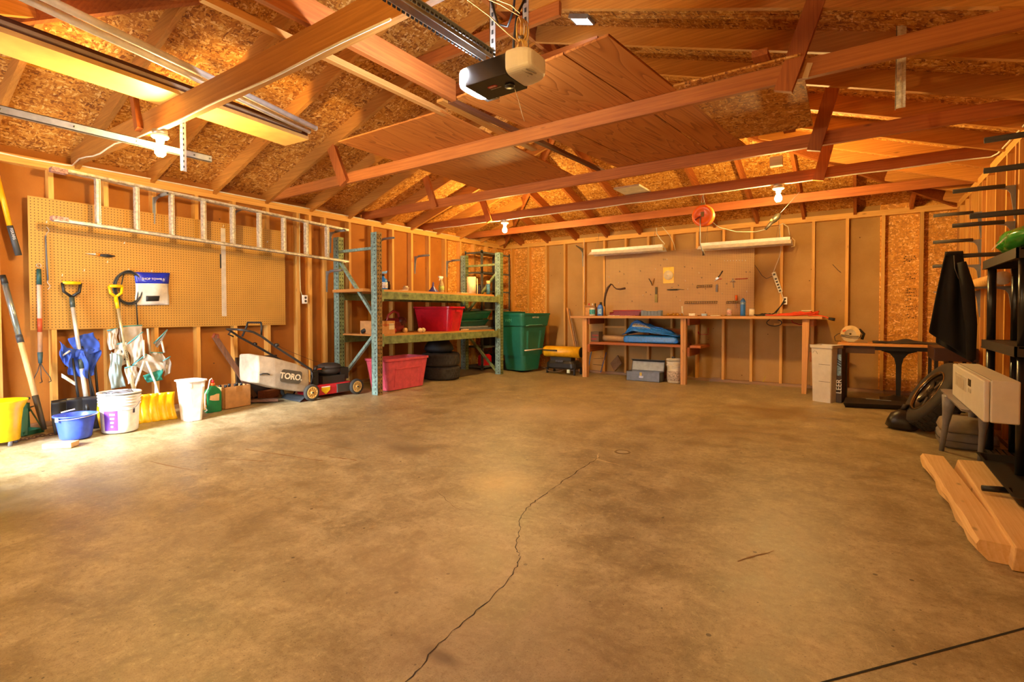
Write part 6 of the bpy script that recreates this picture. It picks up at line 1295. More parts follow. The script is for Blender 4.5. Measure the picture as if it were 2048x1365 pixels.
# leaning wheel with a chrome rim, dark bag, grey storage bag
c = V((6.63, -2.52, 0.325)); nx = V((-0.83, -0.17, 0.53)).normalized(); ux = V((0, 0, 1)).cross(nx).normalized(); vx = nx.cross(ux)
m4 = M(((ux.x, vx.x, nx.x, c.x), (ux.y, vx.y, nx.y, c.y), (ux.z, vx.z, nx.z, c.z), (0, 0, 0, 1))) @ M.Translation((0, 0, -0.1))
t = tire(m4, 0.325, 0.20, 0.21, 'dark tire with a shiny rim leaning beside the white appliance', None, True, plain('#2e2722', 0.8), plain('#4e453e', 0.25, 0.7))
g = G(); g.X = m4; g.lathe([(0.196, 0.19), (0.205, 0.205), (0.21, 0.212), (0.20, 0.214), (0.188, 0.205)], n=40); obj('chrome_ring', g, plain('#8a775c', 0.2, 0.9), t)
for k in range(5):
    g = G(); g.X = m4; a = 2*PI*k/5; g.bar((0.05*math.cos(a), 0.05*math.sin(a), 0.175), (0.18*math.cos(a), 0.18*math.sin(a), 0.168), 0.035, 0.012, (0, 0, 1)); obj('spoke', g, plain('#6a5f54', 0.3, 0.7), t)
t = thing('bin_liner', (6.37, -2.50, 0.0), 'small black plastic bag slumped on the floor before the leaning tire', 'bag')
g = G(); g.sm = True; g.loft([[(r*1.0*math.cos(a)*(1+0.10*math.sin(3*a+z*20)), 0.85*r*math.sin(a)*(1+0.12*math.sin(4*a-z*15)), z) for a in [2*PI*q/20 for q in range(20)]] for r, z in ((0.10, 0.001), (0.135, 0.03), (0.13, 0.09), (0.09, 0.15), (0.03, 0.185))]); obj('bag_body', g, plain('#1d1613', 0.35), t)
g = G(); g.tube([(0.0, 0, 0.18), (0.02, 0.01, 0.22), (0.05, 0.0, 0.23)], [0.02, 0.025, 0.008], 8); obj('knot', g, plain('#1d1613', 0.35), t)
t = thing('storage_bag', (6.76, -2.95, 0.0), 'folded grey fabric bag on the floor under the white appliance', 'bag')
g = G(); g.sm = True; g.loft([rr((0, 0), (0.36*s, 0.42*s2), 0.07, z) for z, s, s2 in ((0.002, 0.9, 0.9), (0.02, 1, 1), (0.10, 1.0, 1), (0.125, 0.93, 0.95))]); obj('bag_body', g, plain('#77706e', 0.8), t)
g = G(); g.sm = True; g.loft([rr((-0.01, 0), (0.34*s, 0.40*s), 0.08, z) for z, s in ((0.127, 0.95), (0.15, 1), (0.205, 0.9), (0.235, 0.62))]); obj('folded_flap', g, plain('#857868', 0.8), t, label='brownish upper fold')
g = G(); g.tube([(-0.181, -0.18, 0.075), (-0.183, 0.0, 0.06), (-0.181, 0.18, 0.07)], 0.004, 6); g.tube([(-0.17, -0.212, 0.07), (0.0, -0.213, 0.06), (0.17, -0.212, 0.065)], 0.004, 6); obj('piping', g, plain('#4a4648', 0.8), t)
# white appliance on a plastic stool
t = thing('plastic_stool', (6.60, -3.55, 0.0), 'grey moulded plastic stool under the white appliance', 'stool', world=True)
PG = plain('#86848c', 0.35)
g = G(); g.loft([rr((6.71, -3.55), (0.24, 1.1), 0.05, 0.445), rr((6.71, -3.55), (0.25, 1.12), 0.05, 0.462)]); obj('seat', g, PG, t)
for (x0, y0, x1, y1) in ((6.61, -3.36, 6.575, -3.26), (6.80, -3.05, 6.90, -2.72), (6.79, -3.50, 6.775, -3.46), (6.80, -3.0, 6.80, -2.80)):
    g = G(); g.tube([(x0, y0, 0.452), (x0*0.75+x1*0.25, y0*0.75+y1*0.25, 0.33), (x0*0.5+x1*0.5, y0*0.5+y1*0.5, 0.22), (x1, y1, 0.0)], [0.05, 0.034, 0.022, 0.018], 10); obj('leg', g, PG, t)
t = thing('white_appliance', (6.68, -3.99, 0.463), 'long white boxy appliance with a small dark display on the plastic stool', 'appliance', world=True)
WA = plain('#d9d2c4', 0.4, var=0.04)
ax0, ax1, ay0, ay1, az0, az1 = 6.625, 6.64, -4.55, -3.35, 0.463, 0.708
g = G(); g.box((ax0+0.03, ay0, az0), (ax1+0.14, ay1, az1)); obj('casing', g, WA, t, bev=0.008)
g = G(); g.box((ax0, ay0+0.004, az0), (ax0+0.028, ay1-0.004, az1-0.004)); obj('front_panel', g, plain('#dcd8d0', 0.35, var=0.04), t, bev=0.008)
g = G(); g.box((ax0-0.004, ay1-0.62, az0+0.10), (ax0+0.002, ay1-0.16, az1-0.05)); obj('panel_frame', g, plain('#c8c2b6', 0.4), t, bev=0.003)
g = G(); g.box((ax0-0.006, ay1-0.56, az0+0.11), (ax0-0.003, ay1-0.22, az1-0.07)); obj('panel_recess', g, plain('#b8aea0', 0.5), t)
g = G(); g.box((ax0-0.003, ay1-0.79, az0+0.155), (ax0+0.001, ay1-0.70, az0+0.20)); obj('display', g, plain('#1c2a24', 0.2), t)
g = G(); g.box((ax0-0.003, ay1-0.80, az0+0.115), (ax0+0.001, ay1-0.71, az0+0.14)); obj('keypad', g, plain('#b6b0a6', 0.5), t)
g = G(); g.box((ax0+0.029, ay0+0.0, az1-0.001), (ax0+0.033, ay1, az1+0.001)); obj('seam', g, plain('#8d8576', 0.5), t)
# black plastic shelf
t = thing('plastic_shelf', (6.88, -4.1, 0.0), 'black plastic storage shelf at the right edge', 'shelf', world=True)
PS = plain('#332c26', 0.5)
sx0, sx1, sy0, sy1 = 6.795, 7.015, -4.30, -3.29
def tier(z0, z1, nm='shelf_panel'):
    g = G(); g.box((sx0, sy0, z0), (sx0+0.012, sy1, z1)); g.box((sx1-0.012, sy0, z0), (sx1, sy1, z1)); g.box((sx0, sy1-0.012, z0), (sx1, sy1, z1)); g.box((sx0, sy0, z0), (sx1, sy0+0.012, z1))
    for k in range(7): x = sx0+0.02+k*0.036; g.box((x, sy0, z1-0.012), (x+0.026, sy1, z1-0.002))
    g.box((sx0-0.003, sy0-0.003, z0), (sx0+0.0, sy1+0.003, z0+0.008))
    obj(nm, g, PS, t, clean=False)
for z0, z1 in ((1.42, 1.483), (0.83, 0.892), (0.02, 0.07)): tier(z0, z1)
for x in (sx0+0.045, sx1-0.045):
    for y in (sy1-0.05, sy0+0.05):
        for a, b in ((0.0, 0.02), (0.07, 0.83), (0.892, 1.42)):
            g = G(); g.cyl((x, y, a), (x, y, b), 0.026, n=18); obj('post', g, plain('#1a191c', 0.3), t)
t = thing('potting_mix_bag', (6.90, -3.75, 1.484), 'green and clear plastic bag lying on top of the black shelf', 'bag', world=True)
def pb(u, v, s=1):
    y = -3.66-0.62*u; w = 0.10*(0.25+0.75*math.sin(PI*min(1, max(0, u*1.0+0.06)))**0.6)
    a = 2*PI*v
    r = 1+0.10*math.sin(5*u*PI+3*a)+0.07*math.sin(9*a+11*u)
    return (6.905+w*0.95*math.cos(a)*r, y+0.16, 1.562+0.075*(0.3+0.7*math.sin(PI*min(1, u+0.08))**0.6)*math.sin(a)*r+0.03*u)
g = G(); g.grid(pb, 24, 24); obj('bag_body', g, plain('#2f9a2c', 0.2, var=0.25, vs=9), t)
g = G(); g.grid(lambda u, v: (6.87+0.07*v, -3.42-0.09*u, 1.575+0.07*v-0.03*u+0.012*math.sin(9*v+5*u)), 8, 8); obj('clear_neck', g, plain('#d8b894', 0.15), t, thick=0.003)
text('OTAO', 0.10, frame((0.05, -1, 0.12), (0.55, 0, 0.85), (6.807, -3.77, 1.57)), WHTP, t)
# boards on the floor
t = thing('split_board', (6.5, -4.65, 0.0), 'rough split pale board lying on the floor at the right edge', 'board', world=True)
g = G(); rings = []
random.seed(3)
for k in range(13):
    q = k/12; y = -3.86-1.62*q; xl = 6.415+0.066*q+random.uniform(-0.006, 0.006); xr = 6.525+0.072*q
    rings.append([(xl-0.012+random.uniform(-0.01, 0.01), y, 0.035+random.uniform(-0.008, 0.008)), (xl+0.03, y, 0.002), (xr, y, 0.002), (xr, y, 0.088), (xl, y, 0.09), (xl-0.016+random.uniform(-0.006, 0.006), y, 0.068)])
g.loft(rings); obj('plank', g, wood('pale', 'y'), t)
t = thing('split_board', (6.68, -4.7, 0.0), 'second pale board lying beside the split one under the black shelf', 'board', world=True)
g = G(); g.hexa([(6.575, -5.54, 0.002), (6.74, -5.52, 0.002), (6.735, -3.9, 0.002), (6.565, -3.95, 0.002), (6.585, -5.54, 0.105), (6.74, -5.52, 0.098), (6.735, -3.9, 0.095), (6.59, -3.95, 0.098)]); obj('plank', g, wood('pale', 'y'), t, bev=0.006)
g = G(); g.tube([(6.60, -4.72, 0.125), (6.72, -4.70, 0.128)], [0.016, 0.018], 10); obj('black_pipe', g, BLK, label='short black tube lying across the boards under the black shelf', cat='tube')
t = thing('boot_tray', (6.84, -4.3, 0.11), 'black plastic tray lying on the boards at the right edge', 'tray', world=True)
g = G(); g.loft([rr((6.85, -4.42), (0.27, 0.98), 0.03, 0.107), rr((6.85, -4.42), (0.32, 1.03), 0.03, 0.15), rr((6.85, -4.42), (0.33, 1.04), 0.03, 0.155), rr((6.85, -4.42), (0.30, 1.0), 0.03, 0.155), rr((6.85, -4.42), (0.25, 0.95), 0.02, 0.115)]); obj('pan', g, plain('#1e1915', 0.55), t)
t = thing('floor_drain', (4.5, -4.72, 0.0), 'small round drain cover in the concrete floor', 'drain')
g = G(); g.lathe([(0.045, 0.0005), (0.05, 0.004), (0.062, 0.003), (0.064, 0.0005)], n=28); obj('rim', g, plain('#7c6a4c', 0.5, 0.4), t)
g = G(); g.lathe([(0.001, 0.002), (0.046, 0.002)], n=24); obj('cover', g, plain('#a89a80', 0.5, 0.3), t)
# ------------------------------------------------------------------ overhead things
ZT_ = 2.5925
# garage door opener
t = thing('garage_door_opener', (4.52, -6.43, 2.22), 'black and white garage door opener hanging from the roof', 'garage door opener', world=True)
ox0, ox1, oy0, oy1, oz0, oz1 = 4.41, 4.655, -6.53, -6.335, 2.22, 2.325
g = G(); g.hexa([(ox0, oy0, oz0), (ox1, oy0, oz0), (ox1, oy1, oz0), (ox0, oy1, oz0), (ox0, oy0+0.012, oz1), (ox1, oy0+0.012, oz1), (ox1, oy1, oz1), (ox0, oy1, oz1)]); obj('housing', g, plain('#2a2421', 0.3, 0.2), t, bev=0.004)
def cap(x0, sgn, w, dz):
    R = []
    for q, s in ((0, 1.0), (0.3, 1.0), (0.55, 0.965), (0.75, 0.89), (0.9, 0.78), (0.98, 0.64), (1.0, 0.5)):
        x = x0+sgn*w*q; yc = (oy0+oy1)/2; zc = (oz0+oz1)/2+dz*0.5
        hy = (oy1-oy0)/2*1.02*s; hz = ((oz1-oz0)/2+abs(dz)*0.5)*s
        ring = []
        for k in range(28):
            a = 2*PI*k/28; c_, s_ = math.cos(a), math.sin(a)
            ring.append((x, yc+hy*math.copysign(abs(c_)**0.42, c_), zc+hz*math.copysign(abs(s_)**0.42, s_)))
        R.append(ring)
    g = G(); g.sm = False; g.loft(R); return g
obj('rear_cap', cap(ox1+0.0005, 1, 0.125, 0.015), plain('#ded9d0', 0.4, var=0.03), t, bev=0.004)
LENS = NT('lens'); LENS.p.inputs['Base Color'].default_value = (0.9, 0.93, 1, 1); LENS.p.inputs['Emission Color'].default_value = (0.86, 0.92, 1.0, 1); LENS.p.inputs['Emission Strength'].default_value = LENS_E
obj('light_lens', cap(ox0-0.0005, -1, 0.055, 0.0), LENS.m, t, label='glowing white lens')
for k in range(4):
    g = G(); g.bar((ox1+0.03+0.022*k, oy0+0.02+0.004*k, oz0+0.012-0.004), (ox1+0.05+0.022*k, oy0+0.09, oz0+0.004), 0.004, 0.004); obj('vent_slot', g, plain('#8d8780', 0.5), t)
g = G(); g.box((ox0-0.03, oy1-0.02, oz0+0.01), (ox0+0.05, oy1+0.03, oz0+0.016)); obj('mount_plate', g, GALV, t)
g = G(); g.X = M.Translation((4.525, -6.455, oz0-0.0006)); g.loft([rr((0, 0), (0.055, 0.022), 0.010, z) for z in (0.0, -0.001)]); obj('badge', g, plain('#c0182c', 0.4), t, label='red oval badge')
text('GENIE', 0.015, frame((1, 0, 0), (0, 1, 0), (4.525, -6.455, oz0-0.002)) @ M.Rotation(PI, 4, 'X'), WHTP, t, ext=0.0003)
text('GARAGE DOOR', 0.009, frame((1, 0, 0), (0, 1, 0), (4.53, -6.432, oz0-0.0012)) @ M.Rotation(PI, 4, 'X'), plain('#cfcac0', 0.4), t, ext=0.0003)
g = G(); g.cyl((4.605, -6.42, oz0+0.002), (4.605, -6.42, oz0-0.010), 0.024, n=20); obj('speaker_knob', g, BLK, t)
g = G(); g.tube([(4.61, -6.39, oz0), (4.615, -6.36, 2.17), (4.62, -6.33, 2.10), (4.625, -6.32, 2.07)], 0.0015, 5); obj('antenna', g, plain('#cdb894', 0.5), t)
g = G(); g.cyl((4.44, -6.33, 2.34), (4.44, -6.33, 2.40), 0.03, n=18); obj('chain_sprocket', g, GALV, t)
RAIL = plain('#a9acb0', 0.4, 0.6)
for dx in (-0.022, 0.022):
    g = G(); g.bar((4.54+dx, -6.50, 2.342), (4.54+dx, YF+0.05, 2.28), 0.004, 0.035); g.bar((4.54+dx*1.4, -6.50, 2.36), (4.54+dx*1.4, YF+0.05, 2.298), 0.018, 0.004); obj('rail', g, RAIL, t)
    g = G()
    for k in range(96):
        q = k/96; g.rbox((4.54+dx*2.0, -6.52-2.4*q, 2.334-0.058*q), (0.005, 0.015, 0.010))
    obj('drive_chain', g, BLK, t)
for (x0, x1, z1) in ((4.437, 4.437, 3.36), (4.64, 4.64, 3.36)):
    y = -6.36
    g = G(); g.box((x0, y, 2.325), (x0+0.036, y+0.003, z1)); g.box((x0, y, 2.325), (x0+0.003, y+0.036, z1))
    g.mi = 1
    for k in range(22):
        z = 2.36+0.045*k; g.box((x0+0.012, y-0.0008, z), (x0+0.024, y+0.0005, z+0.022))
    obj('hanger_angle', g, [GALV, HOLE], t, clean=False)
g = G(); g.box((4.30, -6.40, 3.36), (4.80, -6.32, 3.42)); obj('hanger_rail', g, wood('raft', 'x'), t)
t = thing('pull_rope', (4.70, -6.42, 2.36), 'bundle of yellow cord tied beside the opener', 'rope', world=True)
ROPE = plain('#d8b060', 0.7)
g = G()
random.seed(8)
for k in range(7):
    w = 0.018+0.006*(k % 4); g.tube([(4.675+w*math.sin(a)*0.8+0.01*(k-3)*0.3, -6.43+0.004*k, 2.47-0.002*k+0.055*math.cos(a)) for a in [2*PI*q/14 for q in range(14)]], 0.003, 5, True)
for k in range(4):
    w = 0.014+0.006*k; g.tube([(4.675+w*math.sin(a), -6.43+0.004*k, 2.385+0.03*math.cos(a)) for a in [2*PI*q/12 for q in range(12)]], 0.003, 5, True)
obj('bundle', g, ROPE, t)
g = G(); g.tube([(4.668, -6.43, 2.43), (4.69, -6.43, 2.425)], 0.008); obj('tie_wrap', g, plain('#5a4630', 0.7), t)
g = G(); g.tube([(4.67, -6.44, 2.40), (4.62, -6.47, 2.45), (4.55, -6.52, 2.53), (4.45, -6.60, 2.62), (4.32, -6.7, 2.66), (4.05, -6.84, 2.62)], 0.003, 5); g.tube([(4.67, -6.43, 2.53), (4.58, -6.46, 2.60), (4.47, -6.52, 2.66), (4.30, -6.62, 2.70), (4.0, -6.84, 2.66)], 0.003, 5); g.tube([(4.665, -6.42, 2.55), (4.60, -6.40, 2.62), (4.50, -6.42, 2.68), (4.36, -6.5, 2.76)], 0.003, 5); obj('strands', g, ROPE, t)
g = G(); g.tube([(4.60, -6.38, 2.325), (4.605, -6.385, 2.45), (4.64, -6.41, 2.55), (4.68, -6.40, 2.62), (4.66, -6.39, 2.70), (4.61, -6.38, 2.68), (4.60, -6.38, 2.60), (4.55, -6.36, 2.55), (4.49, -6.36, 2.58), (4.44, -6.37, 2.75), (4.42, -6.37, 2.95)], 0.006, 8); obj('electric_cable', g, BLK, label='black power cord looping up from the garage door opener', cat='cord')
# garage door track
t = thing('door_track', (1.75, -7.8, 2.31), 'galvanised garage door track under the foremost ceiling beam', 'track', world=True)
TRK = plain('#9aa0a2', 0.35, 0.75)
g = G(); 
for (a, b) in (((1.75, 2.31), (1.754, 2.36)), ((1.72, 2.356), (1.754, 2.36)), ((1.724, 2.31), (1.754, 2.314)), ((1.724, 2.31), (1.728, 2.325))): g.box((a[0], YF+0.35, a[1]), (b[0], -6.49, b[1]))
obj('rail', g, TRK, t, clean=False)
g = G()
for y in (-6.62, -6.51, -7.0, -7.35, -7.7): g.cyl((1.7545, y, 2.335), (1.758, y, 2.335), 0.006, n=8)
obj('bolt', g, plain('#4a4a46', 0.4, 0.6), t)
g = G(); g.box((1.76, -6.72, 2.19), (1.763, -6.68, 2.60)); g.box((1.757, -6.72, 2.19), (1.797, -6.717, 2.60)); g.mi = 1
for k in range(9): g.box((1.7632, -6.705, 2.215+0.042*k), (1.7638, -6.695, 2.232+0.042*k)); g.box((1.772, -6.7205, 2.21+0.042*k), (1.782, -6.7200, 2.228+0.042*k))
obj('hanger_angle', g, [plain('#c8ccc8', 0.4, 0.5), HOLE], t, clean=False)
t = thing('angle_hanger', (6.2, -4.53, 2.36), 'white painted angle hanging between the roof rafters at the right', 'hanger', world=True)
g = G(); g.box((6.20, -4.53, 2.36), (6.25, -4.527, 3.08)); g.box((6.20, -4.53, 2.36), (6.203, -4.50, 3.08)); g.box((6.220, -4.535, 2.36), (6.230, -4.53, 3.08)); obj('angle', g, plain('#ece4d6', 0.6, var=0.3, vs=40), t)
# bulbs
BULB = NT('bulb'); BULB.p.inputs['Base Color'].default_value = (1, 0.9, 0.75, 1); BULB.p.inputs['Emission Color'].default_value = BULB_C; BULB.p.inputs['Emission Strength'].default_value = BULB_E
BULB2 = NT('bulb'); BULB2.p.inputs['Base Color'].default_value = (1, 0.9, 0.75, 1); BULB2.p.inputs['Emission Color'].default_value = BULB_C; BULB2.p.inputs['Emission Strength'].default_value = BULB_E*0.5
for x, y, lab in ((1.84, -6.885, 'lit bare bulb under the foremost ceiling beam'), (1.67, -2.33, 'lit bare bulb near the rear left corner'), (5.29, -2.33, 'lit bare bulb above the right half of the workbench'), (5.3, -8.11, 'dimmer bare bulb under the ceiling beam closest to the garage door')):
    t = thing('light_bulb', (x, y, 2.4835-(0.075*math.sin(PI*(x+0.05)/(X1+0.1)) if y < -6 else 0)), lab, 'light bulb', 'bare light bulbs')
    g = G(); g.lathe([(0.001, 0), (0.05, 0), (0.05, -0.035), (0.001, -0.035)], n=8); obj('junction_box', g, GALV, t)
    g = G(); g.lathe([(0.001, -0.036), (0.055, -0.036), (0.058, -0.045), (0.05, -0.055), (0.028, -0.06), (0.024, -0.09), (0.001, -0.09)], n=24); obj('socket', g, WHTP, t)
    g = G(); g.lathe([(0.014, -0.091), (0.016, -0.103), (0.026, -0.12), (0.036, -0.145), (0.034, -0.168), (0.02, -0.186), (0.001, -0.191)], n=14); obj('bulb', g, BULB2.m if y < -8 else BULB.m, t)
# cables along the beams
CAB = plain('#e6e2cc', 0.5)
def cable(pts, lab):
    g = G(); g.tube(pts, 0.0065, 7); obj('electric_cable', g, CAB, label=lab, cat='cable', group='cream electric cables')
random.seed(2)
P = [(0.03, -6.912, 2.47)]
for k in range(1, 26): x = 0.05+k*0.17; P.append((x, -6.912, 2.481-0.075*math.sin(PI*(x+0.05)/(X1+0.1))+(0.016*math.sin(k*1.3)+0.012 if x < 1.6 else 0.005*math.sin(k*0.9))))
cable(P, 'white cable stapled along the bottom of the foremost beam')
cable([(0.03, -6.912, 2.47), (0.012, -6.95, 2.468), (0.01, -7.2, 2.462), (0.01, -7.6, 2.475), (0.01, -8.3, 2.47)], 'white cable along the wall plate left of the foremost beam')
cable([(0.012, -6.85, 2.487), (0.012, -6.0, 2.489), (0.01, -5.0, 2.487), (0.008, -4.5, 2.488), (0.006, -2.6, 2.487), (0.012, -0.6, 2.488)], 'thin cable lying on the left wall plate')
P = [(1.5+0.05, -2.355, 2.478)]
P = [(0.25+k*0.26, -2.352, 2.479+0.004*math.sin(k*2.1)) for k in range(26)]
cable(P+[(6.97, -2.352, 2.475), (7.0, -2.45, 2.475), (7.01, -3.3, 2.47), (7.01, -4.6, 2.475)], 'cream cable stapled along the rear bulb beam to the right wall')
# orange cord reel
t = thing('cord_reel', (4.52, -2.40, 2.20), 'orange cord reel hanging from the rear bulb beam', 'cord reel', world=True)
cy = -2.40; cc = (4.53, 2.215)
def ringy(r, y): return [(cc[0]+r*math.cos(2*PI*k/36), y, cc[1]+r*math.sin(2*PI*k/36)) for k in range(36)]
ORR = plain('#ff7226', 0.3)
g = G(); g.sm = True; g.loft([ringy(0.02, cy-0.045), ringy(0.075, cy-0.045), ringy(0.08, cy-0.05), ringy(0.112, cy-0.048), ringy(0.122, cy-0.036), ringy(0.124, cy-0.012)]); obj('front_shell', g, ORR, t)
g = G(); g.sm = True; g.loft([ringy(0.118, cy-0.011), ringy(0.118, cy+0.008)], False, False); obj('seam_band', g, plain('#7c2010', 0.5), t)
g = G(); g.sm = True; g.loft([ringy(0.124, cy+0.008), ringy(0.12, cy+0.035), ringy(0.09, cy+0.05), ringy(0.02, cy+0.05)]); obj('rear_shell', g, plain('#e85a1c', 0.35), t)
g = G(); g.hexa([(4.515, cy-0.058, 2.20), (4.545, cy-0.058, 2.20), (4.545, cy-0.052, 2.20), (4.515, cy-0.052, 2.20), (4.50, cy-0.02, 2.365), (4.555, cy-0.02, 2.365), (4.555, cy-0.014, 2.365), (4.50, cy-0.014, 2.365)]); obj('hanger_strap', g, plain('#9a8a54', 0.4, 0.5), t)
g = G(); g.tube([(4.525+0.016*math.cos(a)*(1 if math.sin(a) < 0 else 0.6), cy-0.015, 2.40+0.045*math.sin(a)) for a in [2*PI*k/16 for k in range(16)]], 0.004, 6, True); obj('carabiner', g, STEEL, t)
g = G(); g.tube([(4.525, cy-0.015, 2.44), (4.525, -2.355, 2.48)], 0.004, 6); obj('screw_hook', g, STEEL, t)
g = G(); g.tube([(4.51, cy-0.06, 2.20), (4.508, cy-0.06, 2.05), (4.51, cy-0.062, 1.9), (4.53, cy-0.06, 1.83), (4.545, cy-0.06, 1.79)], 0.006, 8); obj('power_lead', g, plain('#8a8f94', 0.5), t)
g = G(); g.tube([(4.545, cy-0.06, 1.80), (4.548, cy-0.06, 1.755)], [0.012, 0.014]); obj('plug', g, plain('#4a3a2a', 0.5), t)
g = G(); g.tube([(4.45, cy-0.055, 2.17), (4.49, cy-0.06, 2.195), (4.51, cy-0.06, 2.20)], 0.009); obj('strain_relief', g, plain('#8c1e10', 0.5), t)
g = G(); g.tube([(4.63, cy, 2.13), (4.70, cy+0.05, 2.07), (4.85, cy+0.2, 2.03), (5.02, cy+0.4, 2.04), (5.10, -1.86, 2.08)], 0.004, 8); obj('lamp_lead', g, plain('#77746c', 0.5), t)
t = thing('work_light', (5.15, -1.85, 2.10), 'dark caged work light hooked up above the bench', 'work light', world=True)
a = V((5.10, -1.86, 2.08)); b = V((5.17, -1.84, 2.165)); d = (b-a).normalized()
g = G(); g.tube([a, b], [0.016, 0.022]); obj('handle', g, plain('#2c2218', 0.6), t)
g = G(); g.tube([b, b+d*0.03, b+d*0.09, b+d*0.12], [0.026, 0.036, 0.034, 0.012], 14); obj('cage', g, plain('#3f382c', 0.4, 0.4), t)
g = G(); g.ball(tuple(b+d*0.02+V((-0.02, -0.02, 0))), 0.018); obj('lamp', g, plain('#8a7648', 0.2), t)
g = G(); g.tube([b+d*0.12, b+d*0.2, b+d*0.35, b+d*0.4+V((0.02, 0, 0.02))], 0.004, 6); obj('hook', g, STEEL, t)
# plywood sheets, boards and strips lying on the beams
def slab(x, y, w, l, z, h, rz, m, lab, nm, cat, grp=None, bev=0.0):
    o = obj(nm, G().rbox((0, 0, h/2), (w, l, h)), m, label=lab, cat=cat, group=grp, bev=bev); o.location = (x, y, z); o.rotation_euler = (0, 0, rz); return o
slab(2.85, -4.47, 1.20, 2.40, ZT_+0.002, 0.012, 0.012, ply('y'), 'smooth plywood sheet laid on the ceiling beams left of the dark planks', 'plywood_sheet', 'plywood', 'sheets on the beams')
t = thing('plywood_sheet', (4.45, -4.55, ZT_+0.002), 'grooved plywood siding sheet laid on the ceiling beams right of the opener', 'plywood', 'sheets on the beams', -0.113)
for k, (x0, x1) in enumerate(((-0.60, -0.36), (-0.35, 0.30), (0.31, 0.60))):
    g = G(); g.box((x0, -1.30, 0), (x1, 1.22, 0.014)); obj('panel', g, ply('y'), t)
g = G(); g.box((-0.60, -1.295, 0.008), (0.60, 1.215, 0.015)); obj('backing', g, plain('#3a2110', 0.8), t)
slab(5.26, -4.42, 0.92, 1.34, ZT_+0.003, 0.012, 0.02, osb(), 'flake board sheet laid on the ceiling beams at the right', 'flake_board', 'board', 'sheets on the beams')
slab(5.53, -4.40, 0.085, 1.55, ZT_+0.018, 0.038, 0.0, wood('fir', 'y'), 'short timber lying on top of the flake board sheet', 'timber', 'board', 'timbers lying on the beams')
slab(3.66, -6.95, 0.038, 2.4, ZT_, 0.14, 0.0, wood('fir', 'y'), 'reddish timber on edge ending behind the opener', 'timber', 'board', 'timbers lying on the beams')
slab(3.43, -6.45, 0.038, 1.72, ZT_, 0.038, 0.0, wood('plank', 'y'), 'slim orange strip running back from above the foremost beam', 'wood_strip', 'strip', 'timbers lying on the beams')
slab(3.56, -5.15, 0.06, 1.3, ZT_+0.001, 0.02, 0.02, wood('raft', 'y'), 'flat pale strip between the two plywood sheets', 'wood_strip', 'strip', 'timbers lying on the beams')
slab(3.70, -4.45, 0.045, 2.6, ZT_+0.001, 0.03, -0.06, wood('dark', 'y'), 'dark strip lying along the left edge of the grooved plywood', 'timber', 'board', 'timbers lying on the beams')
t = thing('wide_plank', (2.05, -7.0, ZT_), 'wide pale plank laid over the foremost beam beside two white tubes', 'plank', None, 0.085)
g = G(); g.box((-0.155, -1.25, 0.001), (0.155, 1.13, 0.03)); obj('board', g, plain('#e0b468', 0.5, var=0.15, vs=4), t)
g = G(); g.box((0.135, -1.25, 0.032), (0.155, 1.12, 0.09)); obj('edge_rail', g, plain('#5a2e16', 0.6), t, label='dark upright edge board')
g = G(); g.box((0.156, -1.25, 0.04), (0.172, 1.05, 0.06)); obj('side_strip', g, plain('#a89888', 0.5), t)
t = thing('white_tube', (2.47, -7.05, ZT_+0.05), 'left white tube lying over the foremost beam beside the pale plank', 'tube', 'white tubes over the beam', 0.252)
g = G(); g.cyl((0, -1.3, 0), (0, 1.18, 0), 0.021, n=18); obj('tube', g, plain('#e8e4de', 0.35), t)
g = G(); g.cyl((0, 1.18, 0), (0, 1.19, 0), 0.0215, n=18); obj('end_cap', g, plain('#cfc8bc', 0.4), t)
copy(t, (2.575, -7.06, ZT_+0.05), 0.25, 'right white tube lying over the foremost beam beside its twin')
slab(3.72, -2.52, 0.32, 0.40, ZT_+0.001, 0.02, 0.0, plain('#cfc4ae', 0.5), 'white ridged vent panel lying on the rear bulb beam', 'vent_panel', 'vent panel')
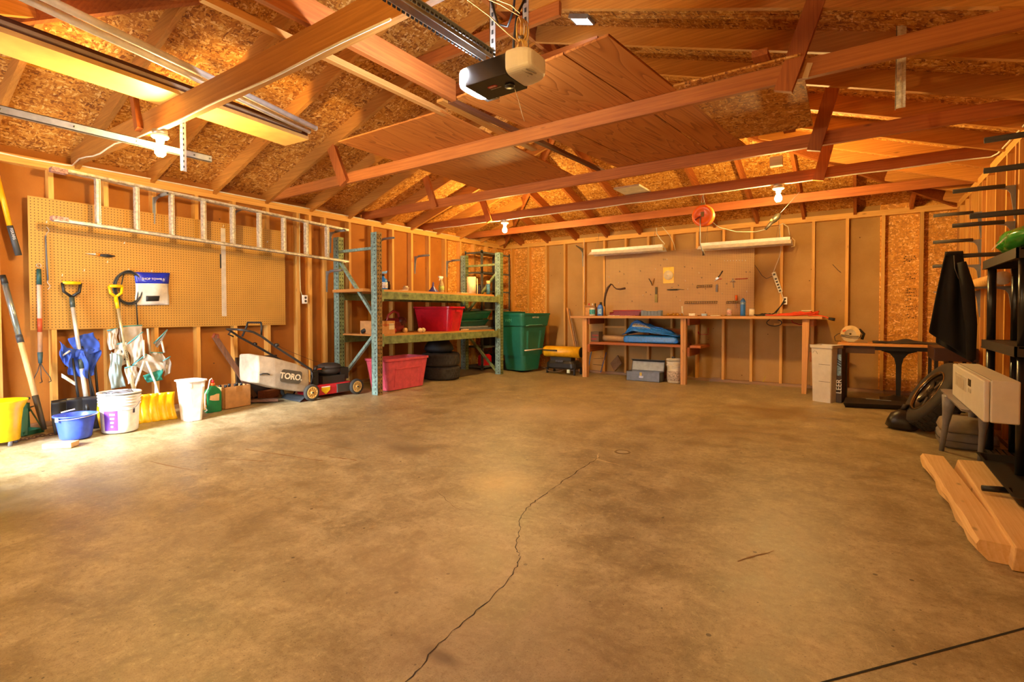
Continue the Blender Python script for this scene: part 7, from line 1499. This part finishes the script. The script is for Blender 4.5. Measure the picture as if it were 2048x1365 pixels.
g = G(); g.rbox((5.41, -3.46, 2.43), (0.10, 0.06, 0.08)); obj('wood_block', g, wood('pale', 'x'), label='small pale wood block fixed under the third beam from the back', cat='wood block')
g = G(); g.rbox((5.765, -5.026, 2.52), (0.03, 0.006, 0.085), 0, 0, 0.3); obj('wood_scrap', g, wood('pale', 'z'), label='pale splinter stuck on the face of the beam carrying the plywood', cat='wood block')
# ------------------------------------------------------------------ camera, sky and exposure
p = [6.0398, -8.4864, 1.0972, 0.6035, -0.0214, -0.002, 1013.1834, 648.7387]
cam = bpy.data.cameras.new('camera'); co = bpy.data.objects.new('camera', cam); COL.objects.link(co)
yaw, pit, rol = p[3:6]
f = V((-math.sin(yaw)*math.cos(pit), math.cos(yaw)*math.cos(pit), math.sin(pit)))
r = V((math.cos(yaw), math.sin(yaw), 0)); u = r.cross(f)
r, u = r*math.cos(rol)+u*math.sin(rol), -r*math.sin(rol)+u*math.cos(rol)
co.matrix_world = M(((r.x, u.x, -f.x, p[0]), (r.y, u.y, -f.y, p[1]), (r.z, u.z, -f.z, p[2]), (0, 0, 0, 1)))
cam.sensor_width = 36.0; cam.lens = 36.0*p[6]/2048; cam.shift_y = -(682.5-p[7])/2048.0; cam.clip_start = 0.05; cam.clip_end = 200
SC.camera = co
w = bpy.data.worlds.new('sky'); SC.world = w; w.use_nodes = True
bg = w.node_tree.nodes['Background']; bg.inputs[0].default_value = (0.80, 0.90, 1.0, 1); bg.inputs[1].default_value = SKY_E
SC.view_settings.view_transform = 'Standard'; SC.view_settings.look = 'None'; SC.view_settings.gamma = 1.0; SC.view_settings.use_curve_mapping = False
SC.view_settings.exposure = EXPO
SC.cycles.max_bounces = 8; SC.cycles.diffuse_bounces = 6; SC.cycles.use_denoising = True
SC.cycles.sample_clamp_indirect = 8.0
sl = bpy.data.lights.new('sun', 'SUN'); sl.energy = SUN_E; sl.angle = math.radians(16); sl.color = (0.94, 0.97, 1.0)
so = bpy.data.objects.new('sun', sl); COL.objects.link(so)
so.rotation_euler = V((-0.20, 1.0, -0.44)).to_track_quat('-Z', 'Y').to_euler(); so.location = (3, -14, 5)
